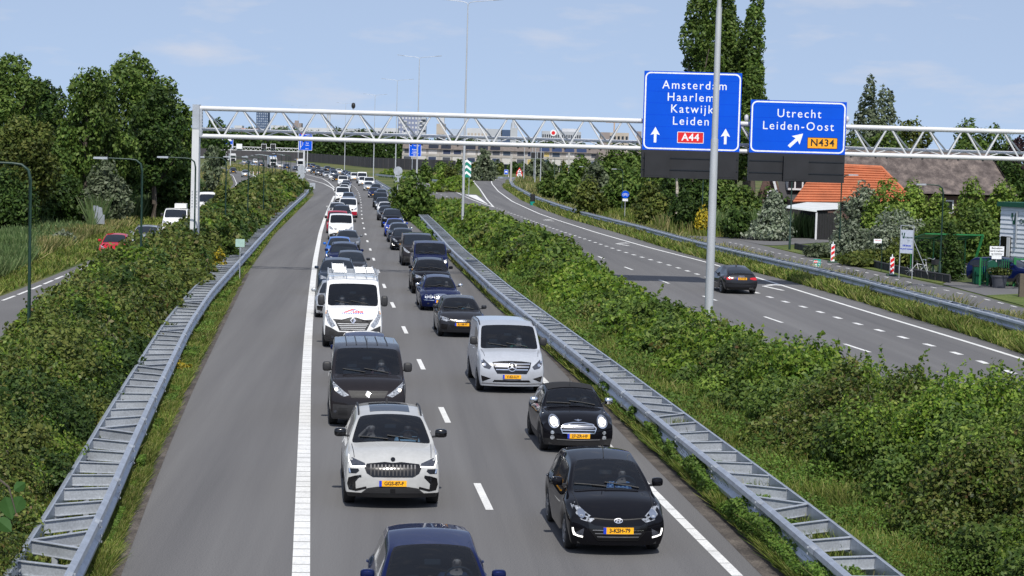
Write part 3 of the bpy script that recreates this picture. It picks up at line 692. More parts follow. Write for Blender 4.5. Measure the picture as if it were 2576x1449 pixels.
def thin(pts, w):                                       # outline of a thin stroke along points in x, z
    A = []; B = []
    for i, p in enumerate(pts):
        q = pts[min(i+1, len(pts)-1)]; r = pts[max(i-1, 0)]; dx, dz = q[0]-r[0], q[1]-r[1]; l = math.hypot(dx, dz) or 1
        A.append((p[0]-dz/l*w/2, p[1]+dx/l*w/2)); B.append((p[0]+dz/l*w/2, p[1]-dx/l*w/2))
    return A+B[::-1]
def both(kit, name, poly, m, off=.006, subs=()):        # left and right piece, each a part with its own inner pieces
    for q in (poly, mir(poly)):
        i = kit.pm(name, [q], m, off)
        for (nm, p2, m2, o2) in subs:
            p2 = p2 if isinstance(p2[0], list) else [p2]
            kit.pm(nm, [p if q is poly else mir(p) for p in p2], m2, o2, i)
KITS = {}; COUNT = 0
def place(kit, name, label, pt, loc, rz, glass=None, group=None, skip=()):
    o = thing(name, label, {'van': 'van', 'truck': 'truck'}.get(kit.S.get('cat'), kit.S.get('cat', 'car')), (loc[0], loc[1], kit.S.get('gz', 0.0)), rz, group)
    obs = []; c = -kit.S['L']/2                          # meshes keep y = 0 at the bumper; the thing stands at the middle of its wheelbase
    for (nm, me, m, par) in kit.parts:
        if nm in skip: obs.append(None); continue
        mm = pt if m == 'paint' else (glass or M_glassdk) if m == 'glass' else M_glassdk if m == 'sglass' else m
        q = link(nm, me, mm, o if par is None else obs[par]); q.location = (0, c, 0) if par is None else (0, 0, 0); obs.append(q)
    S = kit.S; t, r = wheel_meshes(S['rw'], .20 if S['rw'] < .33 else .23); wm = S.get('wm', M_alu)
    for y in (S['yf'], S['yr']):
        for sx in (-1, 1):
            q = link('wheel', t, M_rub, o); q.location = (sx*(S['W']/2-.125), y+c, S['rw'])
            link('rim', r, wm, q)
    return o
# ---------------------------------------------------------------- kinds of vehicle
def bars(x0, x1, z0, z1, n, w, taper=0.0):
    out = []
    for k in range(n):
        z = z0+(z1-z0)*(k+.5)/n; u = (k+.5)/n; xa, xb = x0+taper*(1-u), x1-taper*(1-u)
        out.append([(xa, z-w/2), (xa+(xb-xa)/3, z-w/2), (xa+2*(xb-xa)/3, z-w/2), (xb, z-w/2), (xb, z+w/2), (xa+2*(xb-xa)/3, z+w/2), (xa+(xb-xa)/3, z+w/2), (xa, z+w/2)])
    return out
def ringpoly(cx, cz, rx, rz, w, n=16):                  # ring as short quads
    o = ngon(cx, cz, rx, rz, n); i = ngon(cx, cz, rx-w, rz-w, n); return [[o[k], o[(k+1) % n], i[(k+1) % n], i[k]] for k in range(n)]
def lamps(k, poly, m=None, bulb=None, lit=False, r=.06):
    subs = []
    if bulb: subs = [('lamp_bulb', ngon(*bulb, r, r, 10), M_bulb if lit else M_chr, .011)]
    both(k, 'headlight', poly, m or M_lamp, .006, subs)
# -- small black hatchback with hexagonal grille
K = KITS['hatch'] = Kit(dict(near=True, ant=1.95, hb=.76, hood_z=.80, cowl_z=1.0))
lamps(K, [(.40, .66), (.48, .60), (.64, .64), (.76, .78), (.775, .90), (.70, .87), (.56, .76)], bulb=(.62, .73), r=.065)
i = K.pm('grille', [[(-.50, .60), (-.47, .46), (-.34, .31), (.34, .31), (.47, .46), (.50, .60), (.40, .55), (0, .53), (-.40, .55)]], M_gloss)
K.pm('grille_bar', bars(-.46, .46, .33, .50, 3, .014, .12), M_chr, .012, i)
K.pm('grille_edge', [thin([(-.51, .61), (-.48, .46), (-.35, .30), (.35, .30), (.48, .46), (.51, .61)], .018)], M_gloss, .014, i)
K.pm('bonnet_lip', [thin([(-.42, .67), (-.2, .655), (0, .65), (.2, .655), (.42, .67)], .016)], M_black, .009)
i = K.pm('emblem', ringpoly(0, .635, .075, .042, .012), M_chr, .014)
K.pm('emblem', [[(-.04, .610), (-.025, .610), (-.012, .660), (-.027, .660)], [(.012, .610), (.027, .610), (.042, .660), (.027, .660)], [(-.025, .630), (.025, .630), (.028, .642), (-.022, .642)]], M_chr, .014)
both(K, 'fog_lamp', [(.58, .50), (.60, .37), (.74, .36), (.72, .42)], M_lampd, .006, [('daylight_strip', thin([(.775, .50), (.765, .44), (.75, .385), (.68, .36), (.60, .345)], .028), M_drl, .012)])
plate_parts(K, '3-KSH-79', .47, None)
# -- pale grey family SUV with octagonal black grille
suv = dict(L=4.72, W=1.864, H=1.66, yf=.93, yr=3.72, rw=.36, z0=.26, hood_y=.24, hood_z=1.0, cowl_y=1.22, cowl_z=1.15, ws_y=2.0, ws_z=1.59, roof_y=2.9, re_y=4.15, re_z=1.56, rb_y=4.55, rb_z=1.12, hr=.66, hb=.85, hh=.83, fz=(.24, .33, .58, .80), fy=(.06, 0, .0, .03), cat='SUV', wm=M_dalu, crown=.055)
K = KITS['suv'] = Kit(dict(suv, near=True, sz=.14, clad=True, rails=M_plas, mcol=M_gloss, fin=3.9, mz=.10, msz=(.12, .08, .085)))
i = K.pm('grille', [[(-.50, .88), (-.54, .80), (-.50, .71), (-.38, .64), (.38, .64), (.50, .71), (.54, .80), (.50, .88), (.30, .90), (.16, .915), (0, .90), (-.16, .915), (-.30, .90)]], M_gloss)
for x in np.linspace(-.42, .42, 13): K.pm('grille_rib', [[(x-.012, .67), (x+.012, .67), (x+.012, .80), (x-.012, .80)]], M_plas, .014, i)
for x in np.linspace(-.42, .42, 13): K.pm('grille_rib', [[(x-.014, .80), (x+.014, .80), (x+.014, .87), (x-.014, .87)]], M_rib, .014, i)
both(K, 'headlight', [(.52, .84), (.80, .83), (.84, .92), (.84, 1.0), (.78, .97), (.54, .89)], M_lampd, .006, [('daylight_strip', [(.52, .845), (.78, .835), (.825, .92), (.835, 1.0), (.85, 1.0), (.85, .90), (.80, .815), (.52, .825)], M_drl, .012)])
both(K, 'headlight', [(.64, .75), (.70, .70), (.84, .70), (.85, .79), (.66, .79)], M_gloss, .006, [('lamp_bulb', [(.80, .71), (.83, .71), (.845, .79), (.82, .79)], M_chr, .012)])
both(K, 'side_air_intake', thin([(.60, .655), (.72, .635), (.83, .60), (.845, .50), (.82, .405), (.70, .385), (.50, .44)], .045), M_gloss, .007)
i = K.pm('lower_grille', [[(-.60, .33), (.60, .33), (.48, .43), (.30, .46), (-.30, .46), (-.48, .43)]], M_black)
K.pm('grille_mesh', [thin([(x, z), (x+.035, z+.018), (x+.07, z)], .010) for z in (.345, .375, .405) for x in np.arange(-.5, .46, .085)], M_plas, .012, i)
K.pm('sensor', [[(-.05, .35), (.05, .35), (.05, .42), (-.05, .42)]], M_gloss, .016)
K.pm('emblem', [ngon(0, .955, .045, .035)], M_gloss, .009)
K.pm('sunroof', [[(-.40, 2.28), (.40, 2.28), (.40, 2.9), (.40, 3.75), (-.40, 3.75), (-.40, 2.9)]], M_glassdk, .004, d=(0, 0, -1))
K.pm('bonnet_crease', [[(.12*s-.006, .45), (.12*s+.006, .45), (.30*s+.006, 1.1), (.30*s-.006, 1.1)] for s in (1, -1)], M_intl, .002, d=(0, 0, -1))
plate_parts(K, 'GGS-87-F', .525)
# -- plainer SUV for the queue
K = KITS['suvb'] = Kit(dict(suv, L=4.6, W=1.88, rails=M_plas, mcol='paint', clad=True))
lamps(K, [(.50, .80), (.80, .78), (.85, .93), (.80, .95), (.54, .88)], bulb=(.72, .86))
i = K.pm('grille', [[(-.48, .86), (-.44, .66), (.44, .66), (.48, .86)]], M_gloss); K.pm('grille_bar', bars(-.44, .44, .68, .85, 3, .014), M_chr, .012, i)
K.pm('lower_grille', [[(-.70, .52), (-.62, .34), (.62, .34), (.70, .52), (.4, .46), (-.4, .46)]], M_gloss); plate_parts(K, 'X-417-KD', .56)
# -- little convertible with round lamps
K = KITS['mini'] = Kit(dict(near=True, sz=-.06, L=3.66, W=1.69, H=1.41, yf=.72, yr=3.18, rw=.30, hood_y=.20, hood_z=.80, cowl_y=1.12, cowl_z=.985, ws_y=1.62, ws_z=1.35, roof_y=2.2, re_y=2.95, re_z=1.33, rb_y=3.36, rb_z=1.0, hr=.58, hb=.74, hh=.68, wm=M_dalu, mcol=M_chr, ant=1.68, crown=.06, clad=True))
both(K, 'headlight', ngon(.56, .735, .115, .125, 18), M_lamp, .010, [('lamp_ring', ringpoly(.56, .735, .125, .135, .016, 18), M_chr, .016), ('lamp_bulb', ngon(.56, .735, .085, .09, 14), M_bulb, .016)])
i = K.pm('grille', [[(-.40, .60), (-.36, .50), (.36, .50), (.40, .60), (.30, .685), (.12, .715), (-.12, .715), (-.30, .685)]], M_gloss)
K.pm('grille_bar', bars(-.36, .36, .60, .70, 3, .018, .0), M_chr, .013, i)
K.pm('grille_frame', [thin([(-.41, .605), (-.32, .695), (-.13, .728), (.13, .728), (.32, .695), (.41, .605)], .022), thin([(-.41, .60), (-.37, .495), (.37, .495), (.41, .60)], .022), thin([(-.40, .56), (0, .565), (.40, .56)], .02)], M_chr, .016, i)
K.pm('emblem', [ngon(0, .775, .03, .022, 10), [(-.10, .785), (-.03, .765), (-.03, .785)], [(.03, .765), (.10, .785), (.03, .785)]], M_chr, .012)
both(K, 'fog_lamp', ngon(.60, .50, .042, .042, 12), M_lamp, .009); both(K, 'fog_lamp', ngon(.60, .385, .05, .05, 12), M_lamp, .009)
K.pm('chrome_lip', [thin([(-.5, .345), (0, .335), (.5, .345)], .02)], M_chr, .012)
K.pm('scuttle_strip', [thin([(-.70, 1.085), (0, 1.075), (.70, 1.085)], .022)], M_chr, .008, d=(0, 0, -1))
M_cloth = mat('soft_top_cloth', (.012, .012, .013), .95, 0, [(60, .3, (1, 1, 1))])
K.pm('soft_top', [[(-.545, 1.66), (.545, 1.66), (.56, 2.2), (.55, 2.8), (.62, 3.2), (-.62, 3.2), (-.55, 2.8), (-.56, 2.2)]], M_cloth, .012, d=(0, 0, -1))
plate_parts(K, '27-ZR-HF', .43)
# -- pale people carrier with star grille
mv = dict(L=5.0, W=1.93, H=1.91, yf=.90, yr=4.0, rw=.34, z0=.24, hood_y=.26, hood_z=1.04, cowl_y=1.0, cowl_z=1.22, ws_y=1.78, ws_z=1.83, roof_y=2.5, re_y=4.8, re_z=1.85, rb_y=4.94, rb_z=1.15, hr=.83, hb=.91, hh=.87, fz=(.22, .42, .62, .84), fy=(.05, 0, .0, .05), cat='van', van=True, crown=.035, sweep=.15, seat=-.08, sz=.26, mz=.14, my=.30, msz=(.11, .07, .12))
K = KITS['starvan'] = Kit(dict(mv, near=True, rails=M_plas, mcol=M_plas, hh=.86, hfr=None))
lamps(K, [(.58, .78), (.64, .70), (.80, .74), (.90, .92), (.90, 1.02), (.82, .98), (.68, .86)], M_lampd, bulb=(.78, .83), r=.045)
both(K, 'lamp_bulb', ngon(.85, .92, .03, .03, 8), M_chr, .012)
K.pm('bumper_lip', [thin([(-.85, .30), (-.4, .285), (.4, .285), (.85, .30)], .03)], M_chr, .008)
i = K.pm('grille', [[(-.56, .90), (-.52, .74), (-.42, .58), (.42, .58), (.52, .74), (.56, .90), (.3, .93), (0, .94), (-.3, .93)]], M_gloss)
K.pm('grille_bar', bars(-.54, .54, .66, .90, 3, .026, .10), M_chr, .013, i)
i = K.pm('emblem', [ngon(0, .775, .13, .13, 18)], M_gloss, .018); K.pm('emblem_star', ringpoly(0, .775, .125, .125, .018, 18)+[[(.022*math.cos(a+1.57), .775+.022*math.sin(a+1.57)), (.022*math.cos(a-1.57), .775+.022*math.sin(a-1.57)), (.115*math.cos(a), .775+.115*math.sin(a))] for a in (1.571, 1.571+2.094, 1.571+4.189)], M_chr, .024, i)
both(K, 'side_air_intake', [(.60, .44), (.84, .34), (.88, .52), (.80, .50)], M_gloss, .006)
K.pm('lower_grille', [[(-.55, .34), (.55, .34), (.50, .40), (-.50, .40)]], M_gloss)
plate_parts(K, 'V-62-LLV', .50)
# -- dark panel van with unpainted bumper
K = KITS['panelvan'] = Kit(dict(mv, near=True, W=1.92, H=1.90, mcol=M_plas, ant=1.95, hood_z=1.08, cowl_z=1.25, cowl_y=.92, clad=True, mz=.12, plain=False))
i = None
both(K, 'headlight', [(.46, .82), (.60, .78), (.80, .90), (.875, 1.06), (.87, 1.13), (.78, 1.06), (.62, .93)], M_lamp, .006, [('lamp_bulb', ngon(.78, .95, .04, .04, 10), M_bulb, .012)])
i = K.pm('grille', [[(-.50, .93), (-.40, .76), (.40, .76), (.50, .93)]], M_black); K.pm('grille_mesh', bars(-.46, .46, .77, .92, 5, .012, .08), M_plas, .012, i)
K.pm('emblem', [[(-.03, .77), (-.01, .80), (.01, .77), (.04, .77), (.03, .83), (.06, .87), (.03, .91), (-.02, .93), (-.05, .90), (-.02, .87), (-.05, .84), (-.02, .82)]], M_chr, .018)
i = K.pm('bumper', [[(-.86, .60), (-.86, .26), (-.4, .24), (.4, .24), (.86, .26), (.86, .60), (.5, .58), (.26, .60), (.22, .54), (-.22, .54), (-.26, .60), (-.5, .58)]], M_plas, .008)
K.pm('bumper_slot', bars(-.72, -.50, .32, .52, 5, .02)+bars(.50, .72, .32, .52, 5, .02)+bars(-.42, .42, .27, .38, 3, .02), M_black, .013, i)
both(K, 'fog_lamp', ngon(.80, .42, .04, .04, 12), M_lampd, .013)
rb = []
for x in (-.52, -.27, .0, .27, .52): rb.append([(x-.012, 2.15), (x+.012, 2.15), (x+.012, 3.2), (x+.012, 4.6), (x-.012, 4.6), (x-.012, 3.2)])
for y in (2.15, 2.95, 3.75, 4.6): rb.append([(-.55, y-.012), (.55, y-.012), (.55, y+.012), (-.55, y+.012)])
K.pm('roof_rib', rb, M_plas, .012, d=(0, 0, -1))
plate_parts(K, 'V-319-HX', .43)
# -- plain mid-size van
K = KITS['van'] = Kit(dict(mv, near=True, W=1.95, H=1.95, hood_z=1.10, cowl_z=1.28, cowl_y=.90, ws_y=1.70, ws_z=1.86, mcol=M_plas, hr=.84))
lamps(K, [(.56, .84), (.66, .78), (.86, .86), (.88, 1.06), (.80, 1.06), (.66, .96)], bulb=(.76, .92), lit=True)
i = K.pm('grille', [[(-.52, .90), (-.46, .78), (.46, .78), (.52, .90)]], M_gloss); K.pm('grille_bar', bars(-.5, .5, .79, .89, 2, .016), M_chr, .012, i)
K.pm('bumper', [[(-.86, .44), (-.86, .26), (.86, .26), (.86, .44), (.5, .56), (-.5, .56)]], M_plas, .007); plate_parts(K, 'VX-286-T', .60)
# -- small delivery van
K = KITS['smallvan'] = Kit(dict(mv, L=4.4, W=1.80, H=1.82, yf=.86, yr=3.55, rw=.31, hood_y=.25, hood_z=.92, cowl_y=1.05, cowl_z=1.12, ws_y=1.7, ws_z=1.70, roof_y=2.3, re_y=4.2, re_z=1.76, rb_y=4.34, rb_z=1.05, hr=.76, hb=.84, hh=.80, fz=(.22, .38, .55, .76), mcol=M_plas))
lamps(K, [(.50, .70), (.62, .66), (.78, .74), (.81, .92), (.72, .90), (.58, .80)], bulb=(.70, .78))
i = K.pm('grille', [[(-.46, .76), (-.42, .64), (.42, .64), (.46, .76)]], M_gloss); K.pm('bumper', [[(-.80, .42), (-.80, .25), (.80, .25), (.80, .42), (.5, .5), (-.5, .5)]], M_plas, .007); plate_parts(K, 'VK-94-LP', .50)
# -- big white builders' van
K = KITS['bigvan'] = Kit(dict(mv, near=True, L=5.55, W=2.07, H=2.34, yf=.95, yr=4.4, rw=.36, z0=.28, hood_y=.22, hood_z=1.22, cowl_y=.98, cowl_z=1.42, ws_y=1.72, ws_z=2.14, roof_y=2.3, re_y=5.3, re_z=2.30, rb_y=5.47, rb_z=1.35, hr=.90, hb=.97, hh=.95, fz=(.24, .46, .70, .98), fy=(.05, 0, .02, .08), mcol=M_plas, msz=(.12, .09, .19), mz=.10, my=.22, sz=.45, seat=-.10, clad=True))
both(K, 'headlight', [(.60, .80), (.72, .72), (.86, .88), (.945, 1.10), (.955, 1.30), (.90, 1.34), (.80, 1.10), (.68, .92)], M_lamp, .007, [('indicator_lens', [(.90, 1.20), (.95, 1.18), (.95, 1.28), (.91, 1.30)], mat('amber_lens', (.6, .25, .03), .2), .013)])
i = K.pm('grille', [[(-.62, .96), (-.60, .90), (-.46, .62), (.46, .62), (.60, .90), (.62, .96)]], M_black)
K.pm('grille_bar', [q for r, (z, xw) in enumerate(((.68, .42), (.74, .45), (.80, .49), (.86, .53))) for q in [thin([(-xw, z), (0, z), (xw, z)], .022)]], M_white, .013, i)
i = K.pm('bonnet_bar', [[(-.70, 1.02), (-.62, .93), (.62, .93), (.70, 1.02), (.22, .99), (.10, 1.08), (-.10, 1.08), (-.22, .99)]], M_plas, .012)
K.pm('emblem', [thin([(0, 1.07), (-.085, .98), (0, .87), (.085, .98), (0, 1.07)], .035)], M_chr, .018)
i = K.pm('bumper', [[(-.95, .80), (-.97, .28), (.97, .28), (.95, .80), (.72, .70), (.50, .58), (-.50, .58), (-.72, .70)]], M_plas, .008)
K.pm('bumper_slot', [[(.60, .56), (.82, .60), (.84, .50), (.70, .48)], [(-.60, .56), (-.70, .48), (-.84, .50), (-.82, .60)]], M_black, .013, i); both(K, 'fog_lamp', ngon(.70, .40, .05, .05, 12), M_lampd, .013)
def onhood(name, polys, m, off=.006): return K.pm(name, polys, m, off, d=(0, 0, -1))
i = K.pm('roof_logo', [[(-.36, 1.235), (-.24, 1.235), (-.14, 1.265), (-.26, 1.265)], [(-.24, 1.272), (-.12, 1.272), (-.02, 1.302), (-.14, 1.302)], [(-.12, 1.31), (.0, 1.31), (.06, 1.335), (-.05, 1.335)]], mat('logo_red', srgb(225, 45, 60), .4), .008)
K.pm('logo_line', [thin([(-.10, 1.235), (.06, 1.33), (.16, 1.29)], .012)], M_eu, .009)
K.pm('logo_strip', [[(x, 1.20), (x+.055, 1.20), (x+.055, 1.222), (x, 1.222)] for x in np.arange(-.40, .36, .078)], M_eu, .008)
b = MB(); V, F = text_mesh('LOBIK', .085, bold=.006, sx=1.25, space=1.25); VV = []
for p in V:
    h = K.bvh.ray_cast(Vector((p[0]+.17, -3, 1.255+p[1]*.8)), Vector((0, 1, 0)))[0]; VV.append((p[0]+.17, (h.y if h else .3)-.010, 1.255+p[1]*.8))
b.add(VV, F); K.add('logo_lettering', b.mesh('logo_lettering'), bpy.data.materials['logo_red'])
b = MB()
for x in (-.86, .86): b.tube([(x, 1.95, 2.30), (x, 1.95, 2.46), (x, 5.2, 2.46), (x, 5.2, 2.30)], .025, 6)
for y in (1.98, 2.8, 3.6, 4.4, 5.15): b.bar((-.86, y, 2.43), (.86, y, 2.43), .05, .035)
for x in (-.88, .88): b.bar((x, 1.92, 2.44), (x, 1.92, 2.62), .03)
K.add('roof_rack', b.mesh('roof_rack'), M_galv2)
plate_parts(K, '7-VTX-93', .50)
# -- old estate with twin round lamps and chrome grille
K = KITS['estate'] = Kit(dict(near=True, L=4.79, W=1.78, H=1.43, yf=.90, yr=3.65, rw=.32, hood_y=.20, hood_z=.78, cowl_y=1.40, cowl_z=.95, ws_y=2.12, ws_z=1.37, roof_y=2.9, re_y=4.2, re_z=1.38, rb_y=4.66, rb_z=.98, hr=.58, hb=.76, hh=.70, rails=M_plas, mcol=M_chr, crown=.06, fz=(.20, .36, .50, .66), cat='estate car', seat=.0, sz=-.03))
for x in (.62, .44): both(K, 'headlight', ngon(x, .635, .078, .078, 16), M_lamp, .010, [('lamp_ring', ringpoly(x, .635, .085, .085, .014, 16), M_chr, .014)])
i = K.pm('grille', [[(-.30, .70), (-.26, .56), (-.18, .53), (.18, .53), (.26, .56), (.30, .70), (.14, .735), (-.14, .735)]], M_gloss)
K.pm('grille_frame', [thin([(-.31, .71), (-.27, .555), (-.18, .525), (.18, .525), (.27, .555), (.31, .71), (.14, .745), (-.14, .745), (-.31, .71)], .026)]+[[(x-.008, .54), (x+.008, .54), (x+.008, .73), (x-.008, .73)] for x in np.linspace(-.2, .2, 8)], M_chr, .013, i)
K.pm('chrome_lip', [thin([(-.76, .49), (-.3, .475)], .02), thin([(.3, .475), (.76, .49)], .02)], M_chr, .010)
K.pm('lower_grille', [[(-.30, .28), (.30, .28), (.34, .36), (-.34, .36)]], M_black); both(K, 'fog_lamp', ngon(.55, .34, .05, .035, 12), M_lampd, .008)
plate_parts(K, '65-LL-BS', .43)
# -- sharp-edged small hatchback, wide mesh grille with four rings
K = KITS['hatchb'] = Kit(dict(near=True, L=4.03, W=1.74, H=1.43, hood_z=.82, cowl_z=.97, yf=.80, yr=3.36, hb=.77, roof_y=2.4, ws_y=1.78, ws_z=1.37, re_z=1.36, hr=.57))
lamps(K, [(.46, .64), (.58, .60), (.76, .66), (.80, .78), (.70, .77), (.50, .71)], bulb=(.70, .70), r=.035)
i = K.pm('grille', [[(-.44, .68), (-.48, .58), (-.38, .36), (.38, .36), (.48, .58), (.44, .68)]], M_gloss)
K.pm('grille_mesh', [thin([(x, z), (x+.03, z+.018), (x+.06, z)], .009) for z in (.39, .44, .60, .64) for x in np.arange(-.40, .36, .075)], M_plas, .012, i)
K.pm('emblem', [q for x in (-.105, -.035, .035, .105) for q in ringpoly(x, .635, .048, .048, .010, 12)], M_chr, .018)
both(K, 'side_air_intake', [(.52, .50), (.56, .30), (.76, .32), (.78, .50)], M_gloss, .006)
plate_parts(K, 'R-108-FT', .50)
# -- saloon seen from behind
K = KITS['saloon'] = Kit(dict(L=4.46, W=1.80, H=1.42, yf=.88, yr=3.52, rw=.33, hood_y=.22, hood_z=.80, cowl_y=1.32, cowl_z=.96, ws_y=2.05, ws_z=1.37, roof_y=2.6, re_y=3.25, re_z=1.34, rb_y=4.28, rb_z=1.03, hr=.57, hb=.77, hh=.72, fin=3.0, cat='car'))
lamps(K, [(.46, .66), (.58, .62), (.78, .66), (.83, .80), (.72, .79), (.50, .73)], bulb=(.70, .72))
K.pm('grille', [[(-.42, .70), (-.36, .40), (.36, .40), (.42, .70)]], M_gloss)
i_ = K.pm('tail_light', [[(-.84, .86), (-.84, .72), (-.62, .73), (-.44, .78), (-.46, .84), (-.62, .88)]], M_tail, .008, d=(0, -1, 0)) if False else None
def rear_patch(nm, polys, m, off=.008):
    b = MB()
    for poly in polys:
        bm = bmesh.new(); f = bm.faces.new([bm.verts.new((p[0], 9, p[1])) for p in poly]); bmesh.ops.triangulate(bm, faces=[f])
        for _ in range(3):
            es = [e for e in bm.edges if e.calc_length() > .1]
            if es: bmesh.ops.subdivide_edges(bm, edges=es, cuts=1); bmesh.ops.triangulate(bm, faces=bm.faces[:])
        for vv in bm.verts:
            h = K.bvh.ray_cast(vv.co, Vector((0, -1, 0)))[0] or K.bvh.find_nearest(vv.co-Vector((0, 4.6, 0)))[0]; vv.co = h+Vector((0, off, 0))
        bm.verts.index_update(); b.add([tuple(vv.co) for vv in bm.verts], [[vv.index for vv in q.verts] for q in bm.faces]); bm.free()
    return K.add(nm, b.mesh(nm), m)
for s in (1, -1): rear_patch('tail_light', [[(s*.83, .86), (s*.83, .74), (s*.62, .74), (s*.42, .79), (s*.44, .84), (s*.62, .875)]], M_tail)
rear_patch('rear_diffuser', [[(-.78, .36), (-.74, .25), (.74, .25), (.78, .36)]], M_gloss)
rear_patch('bumper_crease', [thin([(-.78, .55), (0, .53), (.78, .55)], .03)], M_gloss, .004)
rear_patch('exhaust_tip', ringpoly(-.46, .31, .05, .04, .014, 10)+ringpoly(-.58, .31, .05, .04, .014, 10), M_chr, .012)
rear_patch('emblem', [q for x in (-.105, -.035, .035, .105) for q in ringpoly(x, .915, .045, .040, .010, 10)], M_chr, .010)
K.pm('boot_spoiler', [[(-.66, 4.16), (.66, 4.16), (.62, 4.27), (-.62, 4.27)]], M_gloss, .02, d=(0, 0, -1))
K.pm('open_sunroof', [[(-.42, 2.1), (.42, 2.1), (.42, 2.32), (-.42, 2.32)]], M_gloss, .05, d=(0, 0, -1))
plate_parts(K, 'G-377-DS', .80, rear=True)
# ---------------------------------------------------------------- the queue and the other traffic
def head(path, p):
    i = int(np.argmin(np.sum((path[:, :2]-np.array(p[:2]))**2, 1))); a, b = path[max(i-6, 0)], path[min(i+6, len(path)-1)]; d = b-a
    return math.atan2(d[1], d[0])-math.pi/2
CABIN = ('dashboard', 'cabin_floor', 'seat', 'steering_wheel', 'rear_view_mirror')
FAR = CABIN+('plate_text', 'emblem', 'emblem_star', 'bonnet_seam', 'door_seam', 'wiper', 'lamp_bulb', 'roof_logo', 'logo_line', 'logo_strip', 'logo_lettering', 'roof_rack', 'country_band', 'grille_mesh', 'roof_rib', 'sunroof', 'aerial', 'boot_spoiler', 'open_sunroof', 'sensor', 'door_handle', 'mirror_arm')
CARS = {}
def car(key, kit, pt, x, mode, y, label, path=DL, rev=False, glass=None, skip=(), turn=0.0, dx=0.0, name=None, group='cars queuing on the motorway', H=None):
    K = KITS[kit]; S = K.S
    if mode == 'b': dist = FPX*CH/(y-hor(x)); dist += S['L']/2-S['yf']            # y where the front tyres meet the road
    elif mode == 'r': dist = FPX*(CH-S['H'])/(y-hor(x))-(S['re_y']-S['L']/2)       # y of the roof's far edge
    else: dist = y
    p = D(x, 600, dist); p = np.array([p[0]+dx, dist])
    rz = head(path, p)+turn+(math.pi if rev else 0)
    nm = name or {'van': 'delivery_van', 'SUV': 'suv', 'estate car': 'estate_car'}.get(S.get('cat'), 'car')
    o = place(K, nm, label, P[pt], p, rz, glass, group, skip); CARS[key] = o
    return o
G_ = M_glass
# left lane of the queue, nearest first
car('navy', 'hatch', 'navy', 1104, 'z', 26.9, 'dark blue car cut off by the bottom edge of the photo', glass=G_, skip=('aerial',))
h_ = KITS['hatch']
car('greysuv', 'suv', 'lgrey', 990, 'b', 1270, 'pale grey SUV with octagonal black grille and sunroof, plate GGS-87-F', glass=G_)
car('panelvan', 'panelvan', 'brown', 928, 'b', 1070, 'dark brown-black panel van directly behind the pale grey SUV', glass=G_)
car('hidden', 'hatchb', 'navy', 923, 'z', 57.6, 'dark blue car mostly hidden between the dark panel van and white ladder van', skip=FAR)
car('bigvan', 'bigvan', 'white', 889, 'b', 872, 'big white van with red and blue roof logo on its bonnet and ladders on top', glass=G_)
car('silverleft', 'hatchb', 'silver', 848, 'b', 798, 'silver car half hidden behind the white ladder van', skip=FAR)
car('l10', 'suvb', 'slate', 850, 'r', 643, 'slate grey car with roof rails just behind the silver car', skip=FAR)
car('l11', 'hatch', 'dgrey', 884, 'r', 626, 'dark grey hatchback leaning towards the lane dashes behind the slate grey car', skip=FAR)
car('l12', 'suvb', 'navy', 866, 'r', 604, 'navy SUV with roof rails in front of the bright blue car', skip=FAR)
car('l13', 'hatch', 'blue', 854, 'r', 592, 'bright light-blue hatchback behind the navy SUV', skip=FAR)
car('l14', 'hatchb', 'grey', 874, 'r', 575, 'mid grey car with silver mirror in front of the white van', skip=FAR)
car('l15', 'van', 'white', 857, 'b', 603, 'white van in front of the dark red van', skip=FAR, glass=G_)
car('l16', 'smallvan', 'red', 848, 'r', 527, 'dark red van right behind the white van', skip=FAR)
car('l17', 'suvb', 'black', 858, 'r', 513, 'black SUV between the dark red van and the white-and-red van', skip=FAR)
car('l18', 'suvb', 'lgrey', 847, 'r', 507, 'pale SUV with dark roof left of the white-and-red van', skip=FAR)
rv = car('l19', 'van', 'white', 874, 'b', 547, 'white van with a red bumper', skip=FAR)
car('l20', 'hatch', 'lblue', 874, 'r', 482, 'pale blue-grey hatchback behind the van with the red bumper', skip=FAR)
car('l21', 'van', 'white', 860, 'r', 469, 'white van behind the pale blue-grey hatchback', skip=FAR)
car('l22', 'hatchb', 'white', 863, 'r', 463, 'white hatchback, second car ahead of the far high white van', skip=FAR)
car('l23', 'saloon', 'silver', 866, 'r', 457, 'silver saloon close behind the white hatchback in the left lane', skip=FAR)
car('l24', 'saloon', 'navy', 868, 'r', 452, 'dark saloon right in front of the far high white van of the left lane', skip=FAR)
car('l25', 'van', 'white', 859.5, 'b', 468, 'far white van heading the straight part of the left lane', skip=FAR)
